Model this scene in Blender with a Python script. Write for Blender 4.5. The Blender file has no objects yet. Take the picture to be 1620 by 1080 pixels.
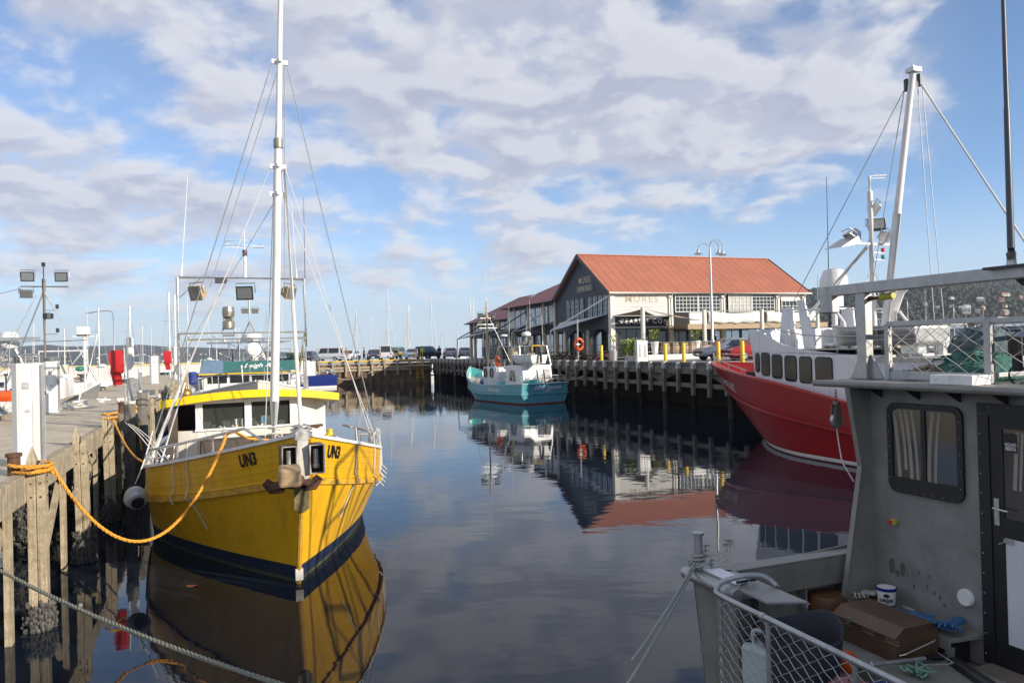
import bpy, bmesh, math, random
from mathutils import Vector as V, Matrix
R = math.radians
sin, cos, pi = math.sin, math.cos, math.pi
random.seed(11)
sc = bpy.context.scene
COL = sc.collection
# ------------------------------------------------------------------ camera model (metres, water at z = 0)
F, HC, ROLL, PITCH = 1200.0, 4.0, R(1.45), R(.525)
FW = V((0, cos(PITCH), sin(PITCH)))
_u0 = V((0, -sin(PITCH), cos(PITCH)))
RT = V((1, 0, 0))*cos(ROLL) - _u0*sin(ROLL)
UP = V((1, 0, 0))*sin(ROLL) + _u0*cos(ROLL)
CAM = V((0, 0, HC))
def ray(px, py): return FW + RT*((px-810)/F) - UP*((py-540)/F)
def P(px, py, y):
    d = ray(px, py); return CAM + d*(y/d.y)
def G(px, py, z):
    d = ray(px, py); return CAM + d*((z-HC)/d.z)
TH = R(21)                       # the harbour's axis
U = V((-sin(TH), cos(TH), 0)); W = V((cos(TH), sin(TH), 0))
camd = bpy.data.cameras.new('camera'); cam = bpy.data.objects.new('camera', camd); COL.objects.link(cam)
camd.sensor_width = 36; camd.lens = F/1620*36; camd.clip_end = 30000; camd.clip_start = .05
cam.matrix_world = Matrix(((RT.x, UP.x, -FW.x, 0), (RT.y, UP.y, -FW.y, 0), (RT.z, UP.z, -FW.z, HC), (0, 0, 0, 1)))
sc.camera = cam
# ------------------------------------------------------------------ materials
MATS = {}
def mk(name, c, rough=.5, metal=0., var=.15, s=5., bump=0., bs=30., dirt=None, damt=.5, dsc=(3, 3, .7), coat=0., lines=None, spec=.5):
    """procedural paint, metal or timber: patchy tone, optional streaks of dirt, grain bump, fine lines"""
    if name in MATS: return MATS[name]
    m = bpy.data.materials.new(name); m.use_nodes = True; MATS[name] = m
    nt = m.node_tree; N = nt.nodes; L = nt.links; b = N['Principled BSDF']
    b.inputs['Roughness'].default_value = rough; b.inputs['Metallic'].default_value = metal
    b.inputs['Specular IOR Level'].default_value = spec
    if coat: b.inputs['Coat Weight'].default_value = coat; b.inputs['Coat Roughness'].default_value = .08
    tc = N.new('ShaderNodeTexCoord'); co = tc.outputs['Object']
    n = N.new('ShaderNodeTexNoise'); n.inputs['Scale'].default_value = s; n.inputs['Detail'].default_value = 6; n.inputs['Roughness'].default_value = .65
    L.new(co, n.inputs['Vector'])
    r = N.new('ShaderNodeMapRange'); r.inputs['From Min'].default_value = .28; r.inputs['From Max'].default_value = .72
    L.new(n.outputs['Fac'], r.inputs['Value'])
    mx = N.new('ShaderNodeMix'); mx.data_type = 'RGBA'
    c2 = tuple(min(1, v*(1+var)) for v in c); c1 = tuple(v*(1-var) for v in c)
    mx.inputs['A'].default_value = (*c1, 1); mx.inputs['B'].default_value = (*c2, 1)
    L.new(r.outputs[0], mx.inputs['Factor']); out = mx.outputs['Result']
    if dirt:
        mp = N.new('ShaderNodeMapping'); mp.inputs['Scale'].default_value = dsc; L.new(co, mp.inputs['Vector'])
        d = N.new('ShaderNodeTexNoise'); d.inputs['Scale'].default_value = 1.6; d.inputs['Detail'].default_value = 8; d.inputs['Roughness'].default_value = .7
        L.new(mp.outputs[0], d.inputs['Vector'])
        dr = N.new('ShaderNodeMapRange'); dr.inputs['From Min'].default_value = .5; dr.inputs['From Max'].default_value = .72; dr.inputs['To Max'].default_value = damt
        L.new(d.outputs['Fac'], dr.inputs['Value'])
        m2 = N.new('ShaderNodeMix'); m2.data_type = 'RGBA'; m2.inputs['B'].default_value = (*dirt, 1)
        L.new(dr.outputs[0], m2.inputs['Factor']); L.new(out, m2.inputs['A']); out = m2.outputs['Result']
    hin = None
    if lines:                     # (uv or axis, spacing count, width, darkness): plank seams, cladding joints, painted roof-rib shading
        ax, cnt, wid, dark = lines
        sx = N.new('ShaderNodeSeparateXYZ'); L.new(tc.outputs['UV'] if ax in 'uv' else co, sx.inputs[0])
        mu = N.new('ShaderNodeMath'); mu.operation = 'MULTIPLY'; mu.inputs[1].default_value = cnt
        L.new(sx.outputs[{'u': 0, 'v': 1, 'x': 0, 'y': 1, 'z': 2}[ax]], mu.inputs[0])
        fr = N.new('ShaderNodeMath'); fr.operation = 'FRACT'; L.new(mu.outputs[0], fr.inputs[0])
        lt = N.new('ShaderNodeMath'); lt.operation = 'LESS_THAN'; lt.inputs[1].default_value = wid; L.new(fr.outputs[0], lt.inputs[0])
        sc_ = N.new('ShaderNodeMath'); sc_.operation = 'MULTIPLY'; sc_.inputs[1].default_value = dark; L.new(lt.outputs[0], sc_.inputs[0])
        m3 = N.new('ShaderNodeMix'); m3.data_type = 'RGBA'; m3.inputs['B'].default_value = (*(v*.25 for v in c), 1)
        L.new(sc_.outputs[0], m3.inputs['Factor']); L.new(out, m3.inputs['A']); out = m3.outputs['Result']
    L.new(out, b.inputs['Base Color'])
    rr = N.new('ShaderNodeMapRange'); rr.inputs['To Min'].default_value = max(.03, rough-.1); rr.inputs['To Max'].default_value = min(1, rough+.12)
    L.new(n.outputs['Fac'], rr.inputs['Value']); L.new(rr.outputs[0], b.inputs['Roughness'])
    if bump:
        bn = N.new('ShaderNodeTexNoise'); bn.inputs['Scale'].default_value = bs; bn.inputs['Detail'].default_value = 4; L.new(co, bn.inputs['Vector'])
        bp = N.new('ShaderNodeBump'); bp.inputs['Strength'].default_value = bump; bp.inputs['Distance'].default_value = .02
        L.new(bn.outputs['Fac'], bp.inputs['Height']); L.new(bp.outputs[0], b.inputs['Normal'])
    return m
WHITE = mk('white_paint', (.80, .79, .76), .35, var=.05, dirt=(.45, .40, .33), damt=.45)
CREAM = mk('cream_paint', (.66, .61, .50), .45, var=.06, dirt=(.35, .29, .2), damt=.4)
GALV = mk('galvanised_steel', (.50, .50, .48), .38, .75, var=.2, s=12)
STEEL = mk('stainless_tube', (.62, .61, .58), .28, .85, var=.12, dirt=(.35, .22, .12), damt=.35)
ALU = mk('worn_aluminium', (.42, .42, .41), .42, .65, var=.2, s=8, dirt=(.2, .19, .17), damt=.5)
ALUPAINT = mk('dull_grey_aluminium', (.245, .238, .212), .5, .15, var=.18, s=3, dirt=(.13, .12, .11), damt=.55, bump=.08, bs=90)
BLACK = mk('black_rubber', (.014, .014, .016), .5, var=.3)
DARKM = mk('dark_metal', (.05, .05, .055), .45, .3, var=.3)
GLASS = mk('dark_window_glass', (.018, .022, .026), .04, var=.3, s=2, spec=.8)
GLASSB = mk('reflecting_window_glass', (.34, .40, .46), .03, .7, var=.3, s=1, spec=1., coat=1.)
RUST = mk('rusty_steel', (.12, .06, .035), .8, .2, var=.45, s=14, bump=.4, bs=40)
YEL = mk('yellow_hull_paint', (.80, .44, .012), .28, var=.05, s=1.2, dirt=(.42, .19, .02), damt=.55, dsc=(2.4, 2.4, .22), coat=.15)
YELP = mk('yellow_plank_paint', (.80, .44, .012), .32, var=.06, s=1.2, dirt=(.40, .20, .03), damt=.55, dsc=(2.6, 2.6, .3), lines=('v', 6, .05, .75), coat=.2)
YELR = mk('yellow_roof_paint', (.86, .60, .01), .35, var=.05)
NAVY = mk('navy_boot_paint', (.010, .022, .055), .55, var=.35, s=5, dirt=(.03, .04, .03), damt=.6)
REDH = mk('red_hull_paint', (.29, .010, .013), .35, var=.08, s=1.5, dirt=(.13, .018, .014), damt=.65, dsc=(2., 2., .22), bump=.05, bs=2., coat=.03, spec=.25)
REDD = mk('red_inside_paint', (.62, .035, .02), .4, var=.1)
TEAL = mk('teal_hull_paint', (.095, .33, .39), .35, var=.08, s=1.5, dirt=(.05, .12, .14), damt=.4, dsc=(1, 1, .3), coat=.2)
TEALL = mk('light_teal_paint', (.12, .55, .54), .4, var=.1)
ANTIF = mk('red_antifouling', (.20, .035, .03), .7, var=.3)
BLUEH = mk('blue_hull_paint', (.012, .025, .17), .3, var=.1, coat=.3)
GRN = mk('green_cabin_paint', (.02, .22, .17), .4, var=.1)
ORANGE = mk('orange_plastic', (.75, .10, .012), .4, var=.1)
REDC = mk('red_vinyl_cover', (.55, .022, .025), .35, var=.12, bump=.15, bs=6)
ROPEO = mk('orange_rope_fibre', (.80, .36, .04), .75, var=.25, s=40, bump=.6, bs=120)
ROPEG = mk('grey_rope_fibre', (.40, .40, .34), .85, var=.25, s=40, bump=.6, bs=120)
ROPEW = mk('white_rope_fibre', (.68, .66, .60), .85, var=.2, s=40)
WIRE = mk('grey_wire', (.40, .40, .40), .4, .5, var=.2)
TIMB = mk('weathered_pile_timber', (.40, .33, .22), .85, var=.4, s=5, bump=.7, bs=28, dirt=(.11, .085, .055), damt=.85, dsc=(16, 16, .45))
TIMBG = mk('grey_wharf_timber', (.17, .155, .13), .85, var=.35, s=3, bump=.5, bs=20, dirt=(.05, .045, .035), damt=.7, dsc=(5, 5, .6))
TIMBD = mk('dark_underdeck_timber', (.035, .03, .025), .8, var=.4, s=6, bump=.4, bs=20)  # near-black tone puts the shade under the decks into the timber
DECKT = mk('pale_jetty_planking', (.54, .46, .33), .8, var=.16, s=2.5, dirt=(.30, .24, .16), damt=.5, dsc=(4, .8, 1), bump=.3, bs=15)
DECKP = mk('boat_deck_paint', (.45, .43, .38), .6, var=.15, s=4, dirt=(.25, .17, .1), damt=.5)
BROWNP = mk('brown_varnish', (.10, .04, .025), .4, var=.3)
CONC = mk('quay_concrete', (.34, .32, .29), .85, var=.15, s=1.2, dirt=(.2, .18, .16), damt=.5, dsc=(1, 1, 1))
YELB = mk('yellow_bollard_paint', (.80, .48, .008), .4, var=.06)
NAVYW = mk('charcoal_weatherboard', (.055, .062, .076), .6, var=.14, s=2, lines=('z', 5.5, .09, .7))
WHITEW = mk('white_weatherboard', (.56, .55, .52), .5, var=.06, s=2, lines=('z', 4., .12, .5))
ROOF = mk('orange_corrugated_roof', (.45, .155, .085), .5, var=.12, s=.5, dirt=(.30, .12, .08), damt=.55, dsc=(2.5, .35, .35), lines=('x', 1.3, .28, .16))  # dark stripes paint the shading between the low roof ribs
ROOFD = mk('maroon_corrugated_roof', (.27, .050, .036), .5, var=.12, s=.7, dirt=(.18, .04, .03), damt=.5, dsc=(1, 1, 1))
SAIL = mk('grey_shade_sail', (.62, .63, .66), .7, var=.06)
SAILB = mk('brown_shade_sail', (.40, .33, .26), .75, var=.08)
SHEETP = mk('rusty_sheet_piling', (.17, .105, .06), .9, var=.5, s=1.5, bump=.5, bs=5, dirt=(.04, .035, .03), damt=.9, dsc=(2, 2, 1))
LEAF = mk('planter_leaf', (.30, .36, .05), .6, var=.5, s=8)
BARREL = mk('barrel_oak', (.36, .25, .15), .7, var=.25, s=4, lines=('z', 6, .12, .8))
SKIN = mk('skin', (.50, .28, .2), .6, var=.05)
BLUEP = mk('blue_plastic', (.012, .025, .22), .4, var=.15)
def cloth(name, c): return mk(name, c, .85, var=.15)
# ------------------------------------------------------------------ mesh builder
def frame_from(d):
    d = d.normalized(); a = V((0, 0, 1)) if abs(d.z) < .95 else V((1, 0, 0))
    x = d.cross(a).normalized(); return x, x.cross(d).normalized()
class MB:
    def __init__(s): s.v = []; s.f = []; s.m = []; s.uv = {}; s.k = 0
    def add(s, vs, fs, uvs=None):
        n = len(s.v); s.v += [V(p) for p in vs]
        for q, f in enumerate(fs):
            if uvs: s.uv[len(s.f)] = [uvs[i] for i in f]
            s.f.append([i+n for i in f]); s.m.append(s.k)
        return s
    def box(s, c, d, rz=0, rx=0, ry=0):
        M = Matrix.Rotation(rz, 3, 'Z') @ Matrix.Rotation(ry, 3, 'Y') @ Matrix.Rotation(rx, 3, 'X'); c = V(c)
        vs = [c + M @ V((x*d[0]/2, y*d[1]/2, z*d[2]/2)) for z in (-1, 1) for y in (-1, 1) for x in (-1, 1)]
        return s.add(vs, [(0, 2, 3, 1), (4, 5, 7, 6), (0, 1, 5, 4), (2, 6, 7, 3), (0, 4, 6, 2), (1, 3, 7, 5)])
    def span(s, a, b): # axis-aligned box between two corners
        a, b = V(a), V(b); return s.box((a+b)/2, (abs(b.x-a.x), abs(b.y-a.y), abs(b.z-a.z)))
    def beam(s, a, b, w, h):
        a, b = V(a), V(b); x, y = frame_from(b-a)
        if abs((b-a).normalized().z) < .95 and y.z < 0: y = -y
        o = [x*(i*w/2)+y*(j*h/2) for i, j in ((-1, -1), (1, -1), (1, 1), (-1, 1))]
        return s.add([a+q for q in o]+[b+q for q in o], [(0, 1, 2, 3), (7, 6, 5, 4), (0, 4, 5, 1), (1, 5, 6, 2), (2, 6, 7, 3), (3, 7, 4, 0)])
    def cyl(s, a, b, r0, r1=None, n=10):
        a, b = V(a), V(b); r1 = r0 if r1 is None else r1; x, y = frame_from(b-a)
        vs = [c+x*(r*cos(2*pi*i/n))+y*(r*sin(2*pi*i/n)) for c, r in ((a, r0), (b, r1)) for i in range(n)]
        fs = [(i, (i+1) % n, n+(i+1) % n, n+i) for i in range(n)]+[tuple(range(n))[::-1], tuple(range(n, 2*n))]
        return s.add(vs, fs)
    def tube(s, pts, r, n=6, closed=False):
        pts = [V(p) for p in pts]; N = len(pts); rings = []; x = None
        for i, p in enumerate(pts):
            if closed: d = pts[(i+1) % N]-pts[i-1]
            else: d = pts[min(i+1, N-1)]-pts[max(i-1, 0)]
            if d.length < 1e-9: d = V((0, 0, 1))
            d.normalize()
            if x is None: x, y = frame_from(d)
            else:
                x = (x-d*x.dot(d)).normalized(); y = d.cross(x)
            rr = r[i] if isinstance(r, (list, tuple)) else r
            rings.append([p+x*(rr*cos(2*pi*k/n))+y*(rr*sin(2*pi*k/n)) for k in range(n)])
        vs = [q for g in rings for q in g]; fs = []
        for i in range(N if closed else N-1):
            j = (i+1) % N
            fs += [(i*n+k, i*n+(k+1) % n, j*n+(k+1) % n, j*n+k) for k in range(n)]
        if not closed: fs += [tuple(range(n))[::-1], tuple(range((N-1)*n, N*n))]
        return s.add(vs, fs)
    def prism(s, poly, vec):
        poly = [V(p) for p in poly]; vec = V(vec); n = len(poly)
        return s.add(poly+[p+vec for p in poly], [tuple(range(n))[::-1], tuple(range(n, 2*n))]+[(i, (i+1) % n, n+(i+1) % n, n+i) for i in range(n)])
    def poly(s, pts): return s.add(pts, [tuple(range(len(pts)))])
    def lathe(s, prof, c=(0, 0, 0), n=16, ax=None):
        c = V(c); ax = V(ax or (0, 0, 1)).normalized(); x, y = frame_from(ax)
        vs = [c+ax*z+x*(r*cos(2*pi*i/n))+y*(r*sin(2*pi*i/n)) for r, z in prof for i in range(n)]
        fs = [(j*n+i, j*n+(i+1) % n, (j+1)*n+(i+1) % n, (j+1)*n+i) for j in range(len(prof)-1) for i in range(n)]
        return s.add(vs, fs)
    def ball(s, c, r, n=10, sq=(1, 1, 1)):
        c = V(c); m = max(4, n//2+1)
        vs = [c+V((r*sq[0]*sin(pi*j/m)*cos(2*pi*i/n), r*sq[1]*sin(pi*j/m)*sin(2*pi*i/n), r*sq[2]*cos(pi*j/m))) for j in range(m+1) for i in range(n)]
        return s.add(vs, [(j*n+i, (j+1)*n+i, (j+1)*n+(i+1) % n, j*n+(i+1) % n) for j in range(m) for i in range(n)])
    def grid(s, rows, closed=False, uv=False):
        n = len(rows[0]); m = len(rows); vs = [p for r in rows for p in r]; fs = []
        for j in range(m-1):
            for i in range(n if closed else n-1):
                fs.append((j*n+i, j*n+(i+1) % n, (j+1)*n+(i+1) % n, (j+1)*n+i))
        return s.add(vs, fs, [(i/(n-1), j/(m-1)) for j in range(m) for i in range(n)] if uv else None)
    def sheet(s, quad, t, nx=1, ny=1): # thin solid panel between four corners
        a, b, c, d = [V(p) for p in quad]; nrm = (b-a).cross(d-a).normalized()*t
        return s.prism([a, b, c, d], nrm)
    def build(s, name, mats, parent=None, smooth=False, world=False, bevel=0, ang=40):
        me = bpy.data.meshes.new(name)
        vs = s.v
        if world and parent is not None:
            inv = wm(parent).inverted(); vs = [inv @ p for p in vs]
        me.from_pydata([tuple(p) for p in vs], [], s.f)
        for m in (mats if isinstance(mats, (list, tuple)) else [mats]): me.materials.append(m)
        for p, k in zip(me.polygons, s.m): p.material_index = k
        if s.uv:
            ul = me.uv_layers.new(name='UVMap')
            for i, p in enumerate(me.polygons):
                if i in s.uv:
                    for l, t in zip(p.loop_indices, s.uv[i]): ul.data[l].uv = t
        bm = bmesh.new(); bm.from_mesh(me); bmesh.ops.remove_doubles(bm, verts=bm.verts, dist=1e-5)
        bmesh.ops.recalc_face_normals(bm, faces=bm.faces); bm.to_mesh(me); bm.free()
        if smooth:
            me.shade_smooth(); me.set_sharp_from_angle(angle=R(ang))
        o = bpy.data.objects.new(name, me); COL.objects.link(o)
        if parent is not None: o.parent = parent
        if bevel:
            b = o.modifiers.new('bevel', 'BEVEL'); b.width = bevel; b.segments = 2; b.limit_method = 'ANGLE'; b.angle_limit = R(40)
        return o
def wm(o):
    m = o.matrix_basis.copy()
    while o.parent: o = o.parent; m = o.matrix_basis @ m
    return m
def tag(o, label, cat, group=None, kind=None):
    if label: o['label'] = label
    if cat: o['category'] = cat
    if group: o['group'] = group
    if kind: o['kind'] = kind
    return o
def thing(name, label, cat, loc=(0, 0, 0), rz=0, group=None):
    o = bpy.data.objects.new(name, None); COL.objects.link(o); o.empty_display_size = .3
    o.location = V(loc); o.rotation_euler = (0, 0, rz)
    return tag(o, label, cat, group)
def single(name, mb, mat, label, cat, group=None, loc=None, smooth=False, bevel=0, kind=None):
    """a thing of one mesh, its origin moved to loc (mesh given in world coordinates)"""
    loc = V(loc) if loc is not None else V((sum(p.x for p in mb.v)/len(mb.v), sum(p.y for p in mb.v)/len(mb.v), min(p.z for p in mb.v)))
    mb.v = [p-loc for p in mb.v]
    o = mb.build(name, mat, None, smooth=smooth, bevel=bevel); o.location = loc
    return tag(o, label, cat, group, kind)
def dup(o, loc=None, rz=None, label=None, parent=None, scale=None):
    c = o.copy(); COL.objects.link(c)
    if parent is not None: c.parent = parent
    if loc is not None: c.location = V(loc)
    if rz is not None: c.rotation_euler = (0, 0, rz)
    if scale is not None: c.scale = scale
    if label: c['label'] = label
    for ch in list(o.children):
        dup(ch, parent=c)
    return c
_ti = {}
def text_geo(st, size, shear=0., bold=0., space=1.):
    key = (st, size, shear, bold, space)
    if key in _ti: return _ti[key]
    cu = bpy.data.curves.new('lettering', 'FONT'); cu.body = st; cu.size = size; cu.shear = shear; cu.offset = bold
    cu.align_x = 'CENTER'; cu.align_y = 'CENTER'; cu.space_character = space; cu.resolution_u = 2
    ob = bpy.data.objects.new('lettering', cu); COL.objects.link(ob)
    me = bpy.data.meshes.new_from_object(ob.evaluated_get(bpy.context.evaluated_depsgraph_get()))
    r = ([(v.co.x, v.co.y) for v in me.vertices], [tuple(p.vertices) for p in me.polygons])
    bpy.data.objects.remove(ob); bpy.data.curves.remove(cu); bpy.data.meshes.remove(me)
    _ti[key] = r; return r
TEXTS = [('UN3', .28, 0, .014, 1.05), ('MURES', 1, 0, .004, 1.15), ('MURES', .72, 0, .003, 1.1), ('UPPER DECK', .5, 0, .003, 1.1), ('PEARL + CO.', .55, 0, .012, 1.35),
         ('fresh seafood', .35, .3, 0, 1), ('VENTURE', .5, 0, .004, 1.), ('KT 05976', .2, 0, .004, 1.), ('Leigh Ann', .75, .5, .008, 1.), ('GREEK', .034, 0, .001, 1.),
         ('VOLVO', .036, 0, .001, 1.), ('PENTA', .036, 0, .001, 1.), ('Silver Spectre', .55, .45, .006, 1.), ('HOBART', .16, 0, 0, 1.), ('Venus', .6, .45, .004, 1.), ('MURES FAMOUS ICE CREAM', .26, 0, .0, 1.), ('FARMERS', .012, 0, 0, 1.), ('12', .1, 0, 0, 1.)]
for t in TEXTS: text_geo(*t)
def lettering(mb, key, o, ax, ay, fn=None):
    """put the words on a plane (origin o, right ax, up ay) or through fn(x, y)"""
    vs, fs = text_geo(*key)
    o = V(o) if o is not None else None
    if fn: pts = [fn(x, y) for x, y in vs]
    else:
        ax, ay = V(ax), V(ay); pts = [o+ax*x+ay*y for x, y in vs]
    return mb.add(pts, fs)
def sag(a, b, d, n=16):
    a, b = V(a), V(b)
    return [a.lerp(b, i/n)-V((0, 0, 4*d*(i/n)*(1-i/n))) for i in range(n+1)]
def strand(mb, path, r, n=5, pitch=9.):
    """a three-strand laid rope along a path"""
    pts = [V(p) for p in path]; seg = [(b-a).length for a, b in zip(pts, pts[1:])]; tot = sum(seg); k = max(8, int(tot/(r*1.5))); out = []; i = 0; acc = 0.
    for j in range(k+1):
        s = tot*j/k
        while i < len(seg)-1 and acc+seg[i] < s: acc += seg[i]; i += 1
        out.append(pts[i].lerp(pts[i+1], (s-acc)/max(seg[i], 1e-9)))
    x = None; fr = []
    for j, p in enumerate(out):
        d = (out[min(j+1, k)]-out[max(j-1, 0)]); d = d.normalized() if d.length > 1e-9 else V((0, 0, 1))
        if x is None: x, y = frame_from(d)
        else: x = (x-d*x.dot(d)).normalized(); y = d.cross(x)
        fr.append((x.copy(), y.copy()))
    for q in range(3):
        mb.tube([p+f[0]*(.52*r*cos(a))+f[1]*(.52*r*sin(a)) for j, (p, f) in enumerate(zip(out, fr)) for a in (2*pi*(q/3+tot*j/k/(pitch*r)),)], r*.56, n)
    return mb
def coil(c, r, turns, h, n=14, wob=.12, seed=1):
    q = random.Random(seed); c = V(c); pts = []
    for i in range(int(turns*n)+1):
        a = 2*pi*i/n; k = r*(1-.3*i/(turns*n))+r*wob*(q.random()-.5)
        pts.append(c+V((k*cos(a), k*sin(a), h*i/(turns*n)+.02*q.random())))
    return pts
def tangle(c, d, n, seed=1):
    q = random.Random(seed); c = V(c); p = c.copy(); pts = []
    for i in range(n):
        t = c+V(((q.random()-.5)*d[0], (q.random()-.5)*d[1], q.random()*d[2])); p = p.lerp(t, .62); pts.append(p.copy())
    out = []
    for i in range(len(pts)-1):     # smooth the walk
        for k in range(3):
            a = pts[max(i-1, 0)]; b = pts[i]; e = pts[i+1]; f = pts[min(i+2, len(pts)-1)]; t = k/3
            out.append(.5*((2*b)+(e-a)*t+(2*a-5*b+4*e-f)*t*t+(3*b-a-3*e+f)*t**3))
    return out
# ------------------------------------------------------------------ light and sky
sc.view_settings.view_transform = 'Standard'; sc.view_settings.look = 'None'; sc.view_settings.gamma = 1; sc.view_settings.exposure = .3
SUN_EL = R(19.0); SD = V((.87, -.49, 0)).normalized(); SUNV = V((SD.x*cos(SUN_EL), SD.y*cos(SUN_EL), sin(SUN_EL)))
ld = bpy.data.lights.new('sun', 'SUN'); ld.energy = 5.0; ld.angle = R(.5); ld.color = (1, .90, .76)
lo = bpy.data.objects.new('sun', ld); COL.objects.link(lo); lo.location = (60, -40, 60)
lo.rotation_euler = SUNV.to_track_quat('Z', 'Y').to_euler()
w = bpy.data.worlds.new('World'); sc.world = w; w.use_nodes = True
nt = w.node_tree; N = nt.nodes; L = nt.links; bg = N['Background']
def mth(op, a, b=None, c=None, clamp=False):
    n = N.new('ShaderNodeMath'); n.operation = op; n.use_clamp = clamp
    for i, x in enumerate((a, b, c)):
        if x is None: continue
        if isinstance(x, (int, float)): n.inputs[i].default_value = x
        else: L.new(x, n.inputs[i])
    return n.outputs[0]
def mrange(v, a, b, c=0., d=1.):
    n = N.new('ShaderNodeMapRange'); n.interpolation_type = 'SMOOTHSTEP'
    for k, x in (('From Min', a), ('From Max', b), ('To Min', c), ('To Max', d)): n.inputs[k].default_value = x
    L.new(v, n.inputs['Value']); return n.outputs[0]
sky = N.new('ShaderNodeTexSky'); sky.sky_type = 'NISHITA'; sky.sun_disc = False
sky.sun_elevation = SUN_EL; sky.sun_rotation = math.atan2(SD.x, SD.y); sky.air_density = .8; sky.dust_density = 0.; sky.ozone_density = 4.0
tc = N.new('ShaderNodeTexCoord'); sp = N.new('ShaderNodeSeparateXYZ'); L.new(tc.outputs['Generated'], sp.inputs[0])
X, Y, Z = sp.outputs
zc = mth('MAXIMUM', Z, 0.)
den = mth('ADD', zc, .30)
pxn = mth('DIVIDE', X, den); pyn = mth('DIVIDE', Y, den)
def noise(dx, dy, scale, detail, rough, sy=1.0, dist=.2):
    cb = N.new('ShaderNodeCombineXYZ'); L.new(mth('ADD', pxn, dx), cb.inputs[0]); L.new(mth('MULTIPLY', mth('ADD', pyn, dy), sy), cb.inputs[1])
    n = N.new('ShaderNodeTexNoise'); n.inputs['Scale'].default_value = scale; n.inputs['Detail'].default_value = detail; n.inputs['Roughness'].default_value = rough
    n.inputs['Distortion'].default_value = dist
    L.new(cb.outputs[0], n.inputs['Vector']); return n.outputs['Fac']
ya = mth('MAXIMUM', mth('ABSOLUTE', Y), .15)
uu = mth('DIVIDE', X, ya); vv = mth('DIVIDE', zc, ya)      # direction of view, as slopes
# where the bank of cloud lies: thick in the middle and upper right, open low down and to the right of a slanting edge
edge = mth('SUBTRACT', vv, mth('ADD', mth('MULTIPLY', mth('MAXIMUM', uu, 0.), .34), .036))
bank = mrange(edge, -.035, .075)
right = mrange(uu, .53, .65, 1., 0.)
bank = mth('MULTIPLY', bank, right)
def blob(cu, cv, ru, rv, amt):
    a = mth('DIVIDE', mth('SUBTRACT', uu, cu), ru); b = mth('DIVIDE', mth('SUBTRACT', vv, cv), rv)
    d = mth('ADD', mth('MULTIPLY', a, a), mth('MULTIPLY', b, b))
    return mth('MULTIPLY', mrange(d, 0., 1.6, 1., 0.), amt)
holes = blob(-.52, .37, .12, .07, .12)
for h in ((-.40, .27, .14, .035, .10), (-.19, .22, .10, .05, .06), (-.08, .30, .05, .03, .10), (.45, .44, .10, .035, .14), (-.26, .135, .2, .02, .08)): holes = mth('ADD', holes, blob(*h))
holes = mth('SUBTRACT', holes, blob(.16, .36, .44, .15, .10))
holes = mth('SUBTRACT', holes, blob(-.58, .20, .22, .07, .03))
n1 = noise(3.1, 1.7, 4.6, 9, .55, 1.05)
n2 = noise(9.3, 4.1, .8, 3, .5)
dens = mth('ADD', mth('MULTIPLY', n1, .86), mth('MULTIPLY', n2, .24))
dens = mth('ADD', dens, mth('MULTIPLY', mth('SUBTRACT', bank, 1.), .30))
dens = mth('SUBTRACT', dens, holes)
fac = mth('MAXIMUM', mrange(dens, .375, .625), mth('MULTIPLY', bank, .16))
# the side of each puff that the sun reaches is brighter
n1b = noise(3.1+SD.x*.04, 1.7+SD.y*.04-.03, 4.6, 5, .53, 1.05)
n1c = noise(3.1, 1.7, 4.6, 5, .53, 1.05)
lit = mrange(mth('SUBTRACT', n1c, n1b), -.075, .085)
thick = mrange(dens, .50, .70)
lit2 = mth('ADD', mth('MULTIPLY', lit, .62), mth('MULTIPLY', mth('SUBTRACT', 1., thick), .38))
cm = N.new('ShaderNodeMix'); cm.data_type = 'RGBA'; L.new(lit2, cm.inputs['Factor'])
SKY_S = .15; EXK = 2**sc.view_settings.exposure*SKY_S
cm.inputs['A'].default_value = (.49/EXK, .52/EXK, .65/EXK, 1); cm.inputs['B'].default_value = (.86/EXK, .86/EXK, .89/EXK, 1)
hz = mth('ADD', mth('MULTIPLY', mrange(zc, -.02, .20, 1., 0.), .84), .05)      # thin veil low in the sky
veil = N.new('ShaderNodeMix'); veil.data_type = 'RGBA'; L.new(hz, veil.inputs['Factor']); L.new(sky.outputs[0], veil.inputs['A']); veil.inputs['B'].default_value = (.64/EXK, .76/EXK, .90/EXK, 1)
mx = N.new('ShaderNodeMix'); mx.data_type = 'RGBA'; L.new(mth('MULTIPLY', fac, .92), mx.inputs['Factor'])
L.new(veil.outputs['Result'], mx.inputs['A']); L.new(cm.outputs['Result'], mx.inputs['B'])
L.new(mx.outputs['Result'], bg.inputs['Color']); bg.inputs['Strength'].default_value = SKY_S
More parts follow.
